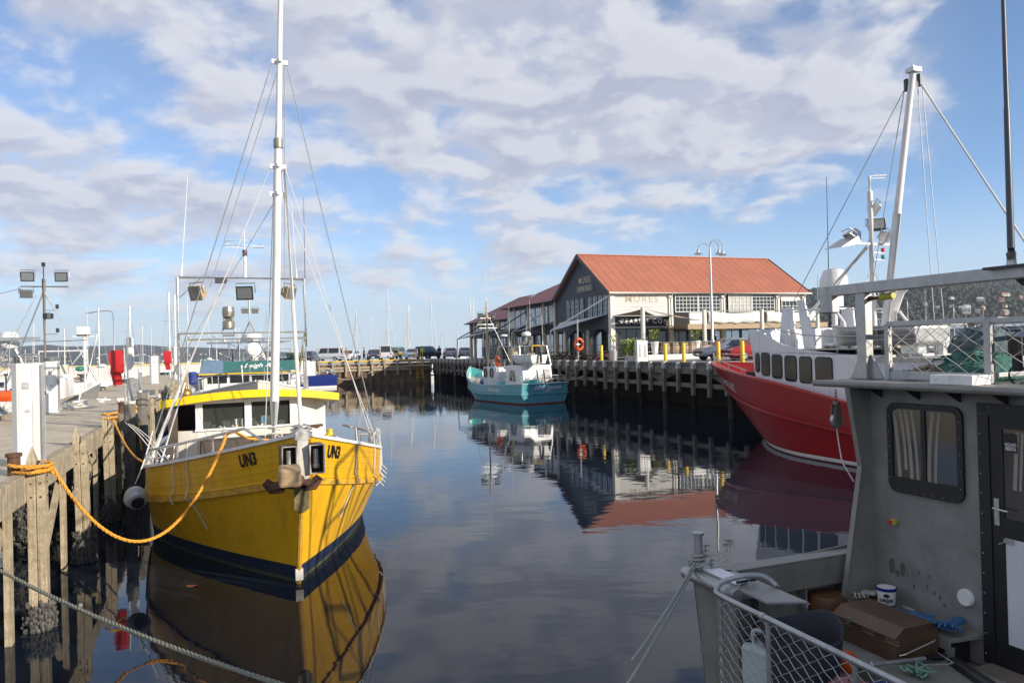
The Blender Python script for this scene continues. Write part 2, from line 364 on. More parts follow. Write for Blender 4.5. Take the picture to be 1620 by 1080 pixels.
# ------------------------------------------------------------------ water
wm_ = bpy.data.materials.new('harbour_water'); wm_.use_nodes = True
nt2 = wm_.node_tree; N2 = nt2.nodes; L2 = nt2.links; b = N2['Principled BSDF']
b.inputs['Base Color'].default_value = (.010, .016, .026, 1); b.inputs['Roughness'].default_value = .02; b.inputs['IOR'].default_value = 1.34
t2 = N2.new('ShaderNodeTexCoord')
def wave(scl, det, stx, sty):
    mp = N2.new('ShaderNodeMapping'); mp.inputs['Scale'].default_value = (stx, sty, 1); mp.inputs['Rotation'].default_value = (0, 0, R(14))
    L2.new(t2.outputs['Object'], mp.inputs['Vector'])
    n = N2.new('ShaderNodeTexNoise'); n.inputs['Scale'].default_value = scl; n.inputs['Detail'].default_value = det; n.inputs['Roughness'].default_value = .5
    L2.new(mp.outputs[0], n.inputs['Vector']); return n.outputs['Fac']
def wmath(op, a, bb):
    n = N2.new('ShaderNodeMath'); n.operation = op
    for i, x in enumerate((a, bb)):
        if isinstance(x, (int, float)): n.inputs[i].default_value = x
        else: L2.new(x, n.inputs[i])
    return n.outputs[0]
hgt = wmath('ADD', wmath('MULTIPLY', wave(.9, 2, .55, 1.3), 1.0), wmath('MULTIPLY', wave(3.2, 2, .5, 1.2), .22))
calm = N2.new('ShaderNodeMapRange'); calm.inputs['From Min'].default_value = .40; calm.inputs['From Max'].default_value = .62; calm.inputs['To Min'].default_value = .45; calm.inputs['To Max'].default_value = 1.
L2.new(wave(.09, 2, 1, 1.6), calm.inputs['Value'])
bp = N2.new('ShaderNodeBump'); bp.inputs['Distance'].default_value = .0075; bp.inputs['Strength'].default_value = 1.
L2.new(wmath('MULTIPLY', hgt, calm.outputs[0]), bp.inputs['Height']); L2.new(bp.outputs[0], b.inputs['Normal'])
m = MB(); m.poly([(-9000, -400, 0), (9000, -400, 0), (9000, 14000, 0), (-9000, 14000, 0)])
tag(m.build('water', wm_), 'still dark harbour water mirroring the boats and sky', 'water', kind='structure')
# ------------------------------------------------------------------ hills across the bay
def lerp_tab(tab, x):
    if x <= tab[0][0]: return tab[0][1]
    for (a, b), (c, d) in zip(tab, tab[1:]):
        if x <= c: return b+(d-b)*(x-a)/(c-a)
    return tab[-1][1]
def hill(name, tab, dist, depth, mat, label, step=6, rough=.04, seed=1, z0=0):
    q = random.Random(seed); xs = []; x = tab[0][0]
    while x <= tab[-1][0]: xs.append(x); x += step
    top = [P(x, lerp_tab(tab, x), dist) for x in xs]; rows = []
    ph = [q.random()*6 for _ in range(6)]
    for j in range(9):
        t = j/8; row = []
        for i, p in enumerate(top):
            h = max(p.z, 1.)*sin(t*pi/2)**.9*(1+rough*sin(i*.35+ph[j % 6]+t*4)*(1-t))
            k = (dist-depth*(1-t))/dist
            row.append(V((p.x, p.y*k, z0+h*k)))
        rows.append(row)
    rows.append([V((p.x, p.y*1.3, -2)) for p in top])
    m = MB(); m.grid(rows); o = m.build(name, mat, smooth=True, ang=80)
    tag(o, label, 'hill', kind='structure')
    return rows
def landmat(name, c1, c2, c3, s):
    m = bpy.data.materials.new(name); m.use_nodes = True; nt = m.node_tree; N = nt.nodes; L = nt.links; b = N['Principled BSDF']
    b.inputs['Roughness'].default_value = .95; b.inputs['Specular IOR Level'].default_value = .1
    tc = N.new('ShaderNodeTexCoord'); n = N.new('ShaderNodeTexNoise'); n.inputs['Scale'].default_value = s; n.inputs['Detail'].default_value = 10; n.inputs['Roughness'].default_value = .7
    L.new(tc.outputs['Object'], n.inputs['Vector'])
    r = N.new('ShaderNodeValToRGB'); e = r.color_ramp.elements
    e[0].position = .36; e[0].color = (*c1, 1); e[1].position = .66; e[1].color = (*c3, 1); k = e.new(.5); k.color = (*c2, 1)
    L.new(n.outputs['Fac'], r.inputs['Fac']); L.new(r.outputs[0], b.inputs['Base Color']); return m
LAND1 = landmat('eucalypt_hillside', (.030, .036, .024), (.055, .060, .042), (.095, .09, .065), .035)
LAND2 = landmat('far_shore_land', (.05, .055, .05), (.075, .08, .07), (.11, .11, .09), .006)
hl = hill('far_hill', [(-120, 556), (-60, 556), (0, 555), (40, 553), (60, 548), (78, 545), (100, 548), (165, 547), (222, 545), (260, 548), (300, 549), (340, 550), (380, 552), (420, 555), (455, 559), (470, 562)], 3600, 900, LAND2, 'low blue hill on the far shore behind the marina', seed=3)
hb = hill('wooded_ridge', [(1180, 480), (1240, 468), (1280, 460), (1300, 457), (1340, 461), (1400, 456), (1450, 452), (1490, 448), (1515, 446), (1540, 443), (1575, 441), (1600, 443), (1650, 444), (1750, 462)], 1700, 300, LAND1, 'dark wooded ridge on the skyline at the right', seed=5)
hr = hill('town_hillside', [(1160, 520), (1240, 497), (1300, 478), (1350, 470), (1400, 461), (1450, 454), (1490, 453), (1530, 458), (1570, 465), (1600, 472), (1640, 482), (1720, 500)], 1250, 330, LAND1, 'wooded hillside with houses on its lower slopes at the right', seed=8)
def surf(rows, fi, t):   # a point on a hill: column fi (0..1), height t (0..1)
    n = len(rows[0])-1; i = min(int(fi*n), n-1); a = fi*n-i; j = min(int(t*8), 7); c = t*8-j
    p = rows[j][i].lerp(rows[j][i+1], a); r = rows[j+1][i].lerp(rows[j+1][i+1], a); return p.lerp(r, c)
FOR = mk('eucalypt_canopy', (.040, .046, .030), .9, var=.35, s=.05)
q = random.Random(4)
def canopy(name, rows, n, r0, r1, label, lo=.0, f0=.02, f1=.98):
    m = MB()
    for k in range(n):
        t = lo+(1-lo)*q.random()**.75; p = surf(rows, f0+(f1-f0)*q.random(), min(t, .999)); r = r0+(r1-r0)*q.random()
        n5 = 5; ph = q.random()*6; h = r*(1.0+.9*q.random()); m_ = []
        for j, (kr, kz) in enumerate(((.55, -.5), (1., .1), (.75, .65))):
            m_.append([p+V((r*kr*cos(2*pi*i/n5+ph)*(.8+.4*q.random()), r*kr*sin(2*pi*i/n5+ph)*(.8+.4*q.random()), h*kz)) for i in range(n5)])
        m.grid(m_, closed=True); m.poly(m_[2])
    tag(m.build(name, FOR), label, 'forest', kind='stuff')
canopy('forest', hr, 4200, 2.6, 5.2, 'grey green gum forest covering the town hillside', lo=.05, f0=.1)
canopy('forest', hb, 2200, 3, 6.5, 'dark gum trees along the wooded ridge skyline', lo=.55, f0=.1)
HW = [mk('pale_house_wall', (.70, .68, .63), .7, var=.1), mk('brick_house_wall', (.42, .26, .19), .8, var=.15), mk('cream_house_wall', (.60, .54, .42), .7, var=.1)]
HR = [mk('grey_house_roof', (.30, .30, .31), .6), mk('tile_house_roof', (.33, .13, .08), .7), mk('pale_house_roof', (.55, .55, .54), .5)]
def house(p, s, rz, k, group, label):
    m = MB(); a, b_, h = s*1.3, s, s*.55
    m.box((0, 0, h/2-1.2), (a, b_, h+2.4)); m.k = 1
    m.prism([(-a*.54, -b_*.56, h), (-a*.54, b_*.56, h), (-a*.54, 0, h*1.6)], (a*1.08, 0, 0)); m.k = 2
    for i in (-.25, .25): m.box((a*i, -b_/2-.02, h*.5), (a*.18, .08, h*.4))
    o = m.build('hillside_house', [HW[k % 3], HR[(k//3) % 3], DARKM]); o.location = p; o.rotation_euler = (0, 0, rz)
    return tag(o, label, 'house', group)
protos = []
for k in range(9):
    p = surf(hr, .25, .1); protos.append(house(p, 9, 0, k, 'houses on the wooded hillside', 'small house among trees on the lower hillside'))
for k in range(80):
    f = .36+.50*q.random()**.8; t = .26+.30*q.random()**1.3; p = surf(hr, f, min(t, .7))
    o = protos[k] if k < 9 else dup(protos[k % 9])
    o.location = p+V((0, -5, 2.5)); o.rotation_euler = (0, 0, R(q.uniform(-40, 40))); s = q.uniform(.4, .95); o.scale = (s, s, s)
    o['label'] = 'small house among trees on the lower hillside'
o2 = []
for k in range(44):
    f = .3+.62*q.random(); p = surf(hl, f, .02+.22*q.random()); o = dup(protos[k % 9]); o.location = p+V((0, -8, 3)); s = q.uniform(.5, 1.1); o.scale = (s, s, s)
    o['label'] = 'distant house on the far shore'; o['group'] = 'houses along the far shore'
# ------------------------------------------------------------------ right-hand quay, its wharf face of fender piles
Q0 = V((13.96, 33.5, 0)); ZQ = 2.85
def Q(s, w=0, z=0): return Q0+U*s+W*w+V((0, 0, z))
m = MB(); m.prism([Q(-26, .02, ZQ-.25), Q(68, .02, ZQ-.25), Q(68, 70, ZQ-.25), Q(-26, 70, ZQ-.25)], (0, 0, .25))
tag(m.build('quay_pavement', CONC), 'concrete quay pavement in front of the restaurants', 'pavement', kind='structure')
wharf = thing('quay_wharf', 'long dark timber wharf face with pale-topped fender piles below the restaurants', 'wharf', Q(20, 0, 0), TH)
m = MB(); m.prism([Q(-26, -.22, 2.30), Q(-26, -.04, 2.30), Q(-26, -.04, 2.83), Q(-26, -.22, 2.83)], U*94)
m.build('fascia_beam', TIMBG, wharf, world=True)
m = MB(); m.beam(Q(-26, -.12, 2.91), Q(68, -.12, 2.91), .34, .12); m.build('kerb_timber', TIMBG, wharf, world=True)
m = MB(); m.beam(Q(-26, -.17, 1.66), Q(68, -.17, 1.66), .16, .24); m.build('waler', TIMBG, wharf, world=True)
m = MB()                      # knee brackets making flat arches between the bents
for b in range(-4, 11):
    s0 = b*6.4+1; pts = []
    for i in range(13):
        a = i/12; pts.append(Q(s0+6.4*a, -.02, 2.30-.62*abs(2*a-1)**2.6))
    pts += [Q(s0+6.4, -.02, 2.32), Q(s0, -.02, 2.32)]
    m.prism(pts, W*.14)
m.build('knee_bracket', TIMBG, wharf, world=True)
ps = [-6.7+1.5*i for i in range(50)]
PALE = mk('pale_pile_cap', (.50, .49, .46), .6, var=.15)
q = random.Random(21)
def fender_pile(): 
    m = MB(); m.box((0, 0, -.72), (.2, .2, 1.36)); o = m.build('fender_pile', TIMBG, wharf, bevel=.015)
    c = MB(); c.box((0, 0, .14), (.235, .235, .40)); c.box((0, -.0, -.12), (.2, .2, .12)); c.build('pile_cap', PALE, o, bevel=.02); return o
fp = fender_pile(); inv = wm(wharf).inverted()
for i, s in enumerate(ps):
    o = fp if i == 0 else dup(fp, parent=wharf)
    o.location = inv @ Q(s, -.36, 2.62+.04*q.random()); o.rotation_euler = (R(q.uniform(-2.5, 2.5)), R(q.uniform(-2, 2)), 0); o.scale = (1, 1, q.uniform(.95, 1.15))
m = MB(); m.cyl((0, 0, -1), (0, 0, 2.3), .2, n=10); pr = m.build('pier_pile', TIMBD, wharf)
for b in range(-4, 11):
    for k, ww in enumerate((.35, 2.4)):
        o = pr if (b == -4 and k == 0) else dup(pr, parent=wharf)
        o.location = inv @ Q(b*6.4+1, ww, 0)
m = MB(); m.prism([Q(-26, 4.5, -1), Q(68, 4.5, -1), Q(68, 4.5, 2.6), Q(-26, 4.5, 2.6)], W*.3); m.prism([Q(67.6, .3, -1), Q(67.6, 5, -1), Q(67.6, 5, 2.55), Q(67.6, .3, 2.55)], U*.3); m.build('back_wall', TIMBD, wharf, world=True)  # wall kept near-black to paint the darkness beneath the wharf
# ------------------------------------------------------------------ pier across the head of the basin
E0 = Q(68)                     # its inner corner; it runs to the left from here
def E_(s, w=0, z=0): return E0-W*s+U*w+V((0, 0, z))
m = MB(); m.prism([E_(0.01, .1, ZQ-.25), E_(0.01, 15, ZQ-.25), E_(21, 15, ZQ-.25), E_(21, .1, ZQ-.25)], (0, 0, .25)); tag(m.build('pier_pavement', CONC), 'concrete top of the pier where cars are parked', 'pavement', kind='structure')
pier = thing('basin_pier', 'low pier of rusty sheet piling and timber rails crossing the head of the basin', 'pier', E_(10), TH)
m = MB(); n = 84; pts = []
for i in range(n+1):
    d = .0 if (i//2) % 2 else .16
    pts.append((E_(21*i/n, d)))
rows = [[p+V((0, 0, z)) for p in pts] for z in (-1, ZQ-.3)]; m.grid(rows); m.build('sheet_piling', SHEETP, pier, world=True)
m = MB(); m.prism([E_(21, .16, -1), E_(21, 15, -1), E_(21, 15, 2.6), E_(21, .16, 2.6)], -W*.15); m.build('end_wall', SHEETP, pier, world=True)
m = MB()
for z in (2.12, 1.78): m.beam(E_(0, -.12, z), E_(20.4, -.12, z), .14, .26)
m.build('timber_rail', TIMB, pier, world=True)
m = MB(); m.box((0, 0, 0), (.22, .22, 2.0)); pp = m.build('timber_post', TIMB, pier); inv = wm(pier).inverted()
for i in range(13):
    o = pp if i == 0 else dup(pp, parent=pier); o.location = inv @ E_(1.2+1.6*i, -.3, 2.05)
m = MB(); m.beam(E_(2, .2, 2.92), E_(20, .2, 2.92), .3, .14); m.build('kerb_beam', YELB, pier, world=True)
lad = thing('quay_ladder', 'yellow steel ladder on a timber landing at the corner of the basin', 'ladder', E_(1.5, -.5), TH)
m = MB()
for k in (-.4, .4): m.tube([E_(1.6+k, -.5, .5), E_(1.6+k, -.5, 4.0), E_(1.6+k, .1, 4.05), E_(1.6+k, .5, 3.7), E_(1.6+k, .5, 2.9)], .05)
m.build('stile', YELB, lad, world=True)
m = MB()
for i in range(9): m.cyl(E_(1.2, -.5, .7+.28*i), E_(2.0, -.5, .7+.28*i), .03, n=6)
m.build('rung', YELB, lad, world=True)
m = MB(); m.prism([E_(.3, -1., 2.05), E_(3.2, -1., 2.05), E_(3.2, -.35, 2.05), E_(.3, -.35, 2.05)], (0, 0, .2)); m.build('landing', TIMB, lad, world=True)
# ------------------------------------------------------------------ left jetty
J0 = V((-6.8, 10.1, 0)); ZJ = 2.3
def J(x, y, z=0): return J0+W*x+U*y+V((0, 0, z))
jet = thing('jetty', 'timber jetty with pale plank deck and pointed edge piles along the left', 'jetty', J(0, 20), TH)
m = MB()
y = -9.
qd = random.Random(3)
while y < 66:                 # deck boards, each with its own small rise
    wdt = 2.4; m.box(J(-1.72, y+wdt/2, ZJ-.06+.004*qd.random()), (3.1, wdt-.012, .12), rz=TH); y += wdt
m.build('deck', DECKT, jet, world=True)
m = MB(); m.beam(J(-.09, -9, ZJ-.19), J(-.09, 66, ZJ-.19), .17, .42); m.build('edge_beam', TIMB, jet, world=True, bevel=.01)
m = MB(); m.beam(J(-3.3, -9, ZJ-.1), J(-3.3, 66, ZJ-.1), .17, .42); m.build('edge_beam', TIMB, jet, world=True)
inv = wm(jet).inverted(); q = random.Random(31)
def edge_pile():
    m = MB(); h = 3.1
    for dx, hh in ((-.062, 3.16), (.062, 2.98)):
        m.prism([(dx-.058, -.11, 0), (dx+.058, -.11, 0), (dx+.058, .11, 0), (dx-.058, .11, 0)], (0, 0, hh-.2))
        m.add([(dx-.058, -.11, hh-.2), (dx+.058, -.11, hh-.2), (dx+.058, .11, hh-.2), (dx-.058, .11, hh-.2), (dx, -.05, hh), (dx, .06, hh)], [(0, 1, 4), (1, 2, 5, 4), (2, 3, 5), (3, 0, 4, 5)])
    m.k = 1
    for z in (2.42, 2.62):
        for dx in (-.062, .062): m.cyl((dx, -.108, z), (dx, -.122, z), .018, n=7); m.cyl((.118, .03, z), (.132, .03, z), .018, n=7)
    o = m.build('edge_pile', [TIMB, RUST], jet, bevel=.008); return o
MUS = mk('mussel_shell', (.10, .095, .085), .55, var=.9, s=25)
def mussels(parent, loc, r, h, n, seed):
    qq = random.Random(seed); m = MB()
    for k in range(n):
        a = qq.random()*6.28; z = qq.random()*h; rr = r*(.75+.4*qq.random())*(1-.25*abs(z/h-.4)); c = V((rr*cos(a), rr*sin(a), z)); s = .022+.022*qq.random()
        m.ball(c, s, 5, (qq.uniform(.5, 1), qq.uniform(.5, 1), qq.uniform(.7, 1.7)))
    m.lathe([(r*.4, 0), (r*.85, h*.15), (r*.9, h*.6), (r*.5, h)], n=9)
    o = m.build('mussel_cluster', MUS, parent); o.location = loc; o['kind'] = 'stuff'; return o
ep = edge_pile(); py = [1.3, 5.3, 9.3, 13.8]+[17.6+3.9*i for i in range(12)]
for i, y in enumerate(py):
    o = ep if i == 0 else dup(ep, parent=jet)
    o.location = inv @ J(.13, y, -.45-.05*q.random()); o.rotation_euler = (R(q.uniform(-1.5, 1.5)), R(q.uniform(-1.5, 1.5)), 0)
    if i < 5: mussels(o, (0, 0, .35), .20, .75 if i else .5, 190 if i < 2 else 80, i)
    # a lighter plank beside each pile and a raking strut under the beam
m = MB(); m.prism([(-.045, -.075, 0), (.045, -.075, 0), (.045, .075, 0), (-.045, .075, 0)], (0, 0, 2.4)); bp_ = m.build('backing_plank', TIMB, jet)
m = MB(); m.beam((0, 0, 0), (0, 1.5, 1.15), .09, .13); bs_ = m.build('raking_strut', TIMB, jet)
for i, y in enumerate(py[:9]):
    o = bp_ if i == 0 else dup(bp_, parent=jet); o.location = inv @ J(-.14, y-.55, -.4)
    o = bs_ if i == 0 else dup(bs_, parent=jet); o.location = inv @ J(-.22, y-1.8, .65)
m = MB(); m.cyl((0, 0, -.6), (0, 0, 2.1), .16, n=10); ip = m.build('inner_pile', TIMBD, jet)
k = 0
for y in [-1+3.9*i for i in range(10)]:
    for x in (-1.2, -3.1):
        o = ip if k == 0 else dup(ip, parent=jet); o.location = inv @ J(x, y, 0)
        if k < 8: mussels(o, (0, 0, .1), .27, 1.2, 120, 50+k)
        k += 1
m = MB()
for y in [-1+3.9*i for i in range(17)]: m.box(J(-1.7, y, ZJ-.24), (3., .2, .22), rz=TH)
m.build('cross_bearer', TIMBD, jet, world=True)
# short dark fender posts and mooring gear further along the jetty
FP = thing('mooring_posts', 'cluster of dark mooring posts beside the yellow boat at the jetty edge', 'mooring posts', J(.3, 14.5, 0), TH)
for x, y, h, r in ((.33, 11.6, 2.72, .15), (.36, 14.8, 2.9, .17), (.32, 16.4, 2.6, .14)):
    m = MB(); m.cyl(J(x, y, -.5), J(x, y, h), r, n=9); m.build('post', TIMBG, FP, world=True)
m = MB(); m.beam(J(.3, 10.8, 2.15), J(.3, 17, 2.25), .12, .3); m.build('crossbeam', TIMBG, FP, world=True)
# ------------------------------------------------------------------ things standing on the jetty
PED = mk('white_pedestal_coating', (.78, .77, .73), .4, var=.03, s=2, dirt=(.5, .46, .4), damt=.3); PEDG = mk('grey_pedestal_side', (.30, .30, .30), .4, .5)
def pedestal(x, y, h, w_, label):
    p = J(x, y, ZJ); t = thing('service_pedestal', label, 'service pedestal', p, TH, 'white service pedestals on the jetty')
    m = MB(); a = w_/2; c = a*.42
    poly = [(-a+c, -a, .04), (a-c, -a, .04), (a, -a+c, .04), (a, a-c, .04), (a-c, a, .04), (-a+c, a, .04), (-a, a-c, .04), (-a, -a+c, .04)]
    m.prism(poly, (0, 0, h)); m.build('column', PED, t, bevel=.006)
    m = MB(); m.box((a-.01, -a+.08, h/2+.04), (.05, .13, h-.06), rz=R(38)); m.build('cable_door', PEDG, t)
    m = MB(); m.prism([(v[0]*1.12, v[1]*1.12, 0) for v in poly], (0, 0, .04)); m.build('base_plate', GALV, t)
    m = MB()
    for z in (.05, .09, .13): m.lathe([(a*.9, h+z), (a*1.04, h+z), (a*1.04, h+z+.018), (a*.9, h+z+.018)], n=14)
    for k in range(5): m.cyl((a*.9*cos(k*1.26), a*.9*sin(k*1.26), h+.04), (a*.9*cos(k*1.26), a*.9*sin(k*1.26), h+.15), .012, n=5)
    m.build('louvre_ring', mk('dull_grey_ring', (.22, .22, .21), .5, .3), t)
    m = MB(); m.lathe([(a*.95, h+.16), (a*.6, h+.19), (0, h+.2)], n=12); m.build('cap', PEDG, t, smooth=True)
    m = MB()
    for sx_ in (-.45, .45): m.box((sx_*a, -a-.001, h*.5+.04), (.006, .006, h*.9))
    m.box((0, -a-.001, h*.80), (a*.5, .006, .12)); m.box((.02, -a-.001, h*.55), (a*.35, .006, .05)); m.build('seam_and_sticker', mk('grey_sticker', (.45, .45, .44), .6, var=.4, s=30), t)
    m = MB(); m.box((a+.02, .02, h*.72), (.02, .05, .05)); m.build('keyhole_plate', DARKM, t)
    return t
pa = G(45, 737, ZJ); pb = G(82, 654, ZJ); pc = G(245, 607, ZJ)
def toJ(p):
    d = p-J0; return d.dot(W), d.dot(U)
ja = toJ(pa); jb = toJ(pb); jc = toJ(pc)
pedestal(ja[0], ja[1]+.1, 1.62, .42, 'tall white service pedestal standing nearest on the jetty beside the first edge pile')
pedestal(jb[0], jb[1]+.1, 1.62, .42, 'white service pedestal with a small white dome behind its top, second along the jetty')
pedestal(jc[0], jc[1], 1.75, .55, 'small far white service pedestal between the two red covers')
def tall_post(px, py, htop, r, label):
    p = G(px, py, ZJ); t = thing('marker_post', label, 'post', p, TH, 'white round posts on the jetty edge')
    m = MB(); m.lathe([(r, 0), (r, htop-.06), (r*.8, htop), (0, htop+.01)], n=14); m.build('shaft', mk('chalky_white_post', (.66, .65, .61), .7, var=.12, s=8, dirt=(.4, .36, .3), damt=.6), t, smooth=True)
    m = MB(); m.lathe([(r*1.5, 0), (r*1.5, .03), (r, .05)], n=12); m.build('foot_plate', GALV, t)
    m = MB(); m.box((r*.8, -.1, .75), (.12, .2, .7), ry=R(-8)); m.build('side_shield', GALV, t)
tall_post(208, 652, 2.35, .11, 'thick chalky white round post in front of the nearer red cover')
tall_post(278, 600, 2.5, .14, 'far white round post standing just right of the farther red cover')
tall_post(222, 630, 1.2, .07, 'short thin white post right of the thick white post')
def hose_cover(px, py, Yd, s, label):
    p = P(px, py, Yd); b_ = V((p.x+.16*s, p.y, ZJ)); t = thing('lifebuoy_cover', label, 'lifebuoy cover', b_, R(10), 'red vinyl lifebuoy covers')
    m = MB(); m.tube([(0, .06, 0), (0, .06, 2.12*s)], .035, 8); m.build('post', GALV, t)
    m = MB(); rows = []
    for j, (z, wx, wy) in enumerate(((.98, .20, .15), (1.02, .24, .17), (1.32, .26, .18), (1.34, .32, .21), (1.55, .36, .22), (1.8, .38, .22), (1.98, .36, .20), (2.04, .30, .16))):
        rows.append([V((-.2*s+s*wx/2*max(-1, min(1, 1.35*cos(a)))+.03*s*sin(j*2), s*wy/2*max(-1, min(1, 1.35*sin(a))), s*z)) for a in [2*pi*i/16 for i in range(16)]])
    m.grid(rows, closed=True); m.poly(rows[0]); m.poly(rows[-1]); m.build('cover', REDC, t, smooth=True, ang=60)
    m = MB(); m.box((-.2*s, -.22*s/2, 1.325*s), (.32*s, .02, .02)); m.build('strap', mk('dark_red_webbing', (.25, .015, .02), .7), t)
hose_cover(188, 600, 22, .95, 'red vinyl cover on a post, nearer and larger of the two')
hose_cover(267, 582, 43, 1.0, 'red vinyl cover on a post, farther and smaller of the two')
tag(single('steel_bollard', MB().cyl(J(-.18, 1.35, ZJ), J(-.18, 1.35, ZJ+.28), .085, n=12).cyl(J(-.18, 1.35, ZJ+.28), J(-.18, 1.35, ZJ+.33), .11, n=12), RUST, 'short rusty steel bollard at the near jetty edge under the orange rope', 'bollard'), None, None)
single('steel_bollard', MB().cyl(J(-.2, 14.6, ZJ), J(-.2, 14.6, ZJ+.3), .09, n=12).cyl(J(-.2, 14.6, ZJ+.3), J(-.2, 14.6, ZJ+.34), .11, n=12), RUST, 'short rusty bollard on the jetty beyond the third pile', 'bollard')
# ------------------------------------------------------------------ breakwater, far shed
bw = thing('breakwater', 'long low white breakwater wall behind the marina boats', 'breakwater', P(120, 575, 125)*1+V((0, 0, -3)), R(4))
a, b_ = P(-60, 578, 125), P(330, 575, 140)
m = MB(); m.beam(V((a.x, a.y, 1.5)), V((b_.x, b_.y, 1.5)), 2.5, 2.8); m.build('wall', mk('pale_breakwater_concrete', (.62, .60, .56), .8, var=.12), bw, world=True)
m = MB(); m.beam(V((a.x, a.y-1.3, 2.75)), V((b_.x, b_.y-1.3, 2.75)), .2, .3); m.build('kerb', mk('faded_yellow_kerb', (.58, .48, .16), .7), bw, world=True)
shed = thing('pier_shed', 'long pale pier shed with white roof in front of the wooded hillside', 'shed', (150, 240, 0), R(0))
a, b_ = P(1370, 505, 270), P(1700, 505, 170); a.z = b_.z = 0; d = (b_-a).normalized(); nn = V((d.y, -d.x, 0))
m = MB(); m.prism([a, b_, b_-nn*18, a-nn*18], (0, 0, 6.4)); m.build('wall', mk('blue_grey_shed_wall', (.30, .33, .38), .7, var=.1, lines=('x', .2, .1, .5)), shed, world=True)
m = MB(); m.prism([a+nn*.6+V((0, 0, 6.4)), a-nn*9+V((0, 0, 9.0)), a-nn*18.6+V((0, 0, 6.4))], (b_-a)); m.build('roof', mk('white_shed_roof', (.72, .72, .70), .5, var=.05), shed, world=True)
# warehouse on the shore behind the photographer: its shadow lies over the near workboat
wh = thing('shore_warehouse', 'brick warehouse on the shore behind the near workboat', 'warehouse', (24, -10, 2.2), R(0))
c0 = V((2.9, 6.9, 0))+SD*24.5; tdir = V((SD.y, -SD.x, 0))
hgt_ = 3.2+24*math.tan(SUN_EL)
p1 = c0-tdir*4.7; p2 = c0+tdir*22
if (p1-p2).length > 0: pass
m = MB(); m.prism([p1, p2, p2+SD*14, p1+SD*14], (0, 0, hgt_-.6)); m.build('wall', mk('warehouse_brick', (.28, .17, .12), .85, var=.2, lines=('z', 6, .1, .4)), wh, world=True)
m = MB(); m.prism([p1-SD*.3+V((0, 0, hgt_-.6)), p2-SD*.3+V((0, 0, hgt_-.6)), p2+SD*14.3+V((0, 0, hgt_-.6)), p1+SD*14.3+V((0, 0, hgt_-.6))], (0, 0, .6)); m.build('roof', HR[0], wh, world=True)
for k in range(6):
    for z in (3, 7):
        c = p1+(p2-p1)*((k+.5)/6)-SD*.03+V((0, 0, z)); 
        m = MB(); m.beam(c-tdir*.8, c+tdir*.8, .05, 2.0); m.build('window', GLASS, wh, world=True)
m = MB(); g0 = c0-SD*24; m.prism([V((6, -120, 1.7)), V((120, -120, 1.7)), V((120, -7, 1.7)), V((14, -7, 1.7)), V((6, -9, 1.7))], (0, 0, .4)); tag(m.build('shore_pavement', CONC), 'paved shore behind the near workboat', 'pavement', kind='structure')
# ------------------------------------------------------------------ the gabled restaurant hall; local x along its lit side, y away along the quay, z above the quay
BO = V((7.93, 60.4, ZQ))
FRW = mk('white_window_frame', (.62, .62, .58), .45, var=.05); FRG = mk('grey_window_frame', (.07, .075, .08), .5, var=.1)
POSTC = mk('sandstone_post_paint', (.55, .48, .36), .6, var=.1); CREAMP = mk('cream_post_paint', (.70, .67, .58), .5, var=.05)
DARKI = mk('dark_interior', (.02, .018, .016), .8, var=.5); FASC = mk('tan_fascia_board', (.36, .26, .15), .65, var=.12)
TRIMW = mk('cream_gutter_paint', (.68, .65, .57), .45, var=.05)
def window(par, o, ax, w, h, nx, ny, fm, gm, nrm, fw=.07, mw=.04):
    """a window laid on a wall: frame and glazing bars, with its glass as a piece of the frame; o = bottom corner"""
    o, ax, nrm = V(o), V(ax).normalized(), V(nrm).normalized(); up = V((0, 0, 1)); m = MB()
    def bar(a0, a1, z0, z1, d0, d1):
        m.prism([o+ax*a0+up*z0+nrm*d0, o+ax*a1+up*z0+nrm*d0, o+ax*a1+up*z1+nrm*d0, o+ax*a0+up*z1+nrm*d0], nrm*(d1-d0))
    bar(0, w, 0, fw, .02, .085); bar(0, w, h-fw, h, .02, .085); bar(0, fw, fw, h-fw, .02, .085); bar(w-fw, w, fw, h-fw, .02, .085)
    iw, ih = w-2*fw, h-2*fw
    for i in range(1, nx): bar(fw+iw*i/nx-mw/2, fw+iw*i/nx+mw/2, fw, h-fw, .025, .07)
    for j in range(1, ny): bar(fw, w-fw, fw+ih*j/ny-mw/2, fw+ih*j/ny+mw/2, .028, .066)
    f = m.build('window', fm, par)
    g = MB(); g.prism([o+nrm*.01, o+ax*w+nrm*.01, o+ax*w+up*h+nrm*.01, o+up*h+nrm*.01], nrm*.025); g.build('pane', gm, f)
    return f
hall = thing('restaurant_hall', 'two storey gabled restaurant with orange roof, charcoal gable and white boarded sunny side', 'restaurant', BO, TH)
GW, GL, EH, RH = 10.4, 19.5, 5.63, 9.05
m = MB(); m.prism([(0, 0, 2.55), (0, GW, 2.55), (0, GW, EH), (0, GW/2, RH-.12), (0, 0, EH)], (.3, 0, 0)); m.build('gable_wall', NAVYW, hall)
m = MB(); m.prism([(GL-.3, 0, 2.55), (GL-.3, GW, 2.55), (GL-.3, GW, EH), (GL-.3, GW/2, RH-.12), (GL-.3, 0, EH)], (.3, 0, 0)); m.build('gable_wall', NAVYW, hall)
m = MB(); m.span((.3, .02, 2.55), (5.4, .3, EH)); m.build('boarded_wall', WHITEW, hall)
m = MB(); m.span((5.4, .10, 2.55), (GL-.3, .3, EH)); m.span((.3, GW-.3, 2.55), (GL-.3, GW, EH)); m.span((.3, .3, 2.55), (GL-.3, GW-.3, 2.7)); m.build('upper_wall', DARKI, hall)
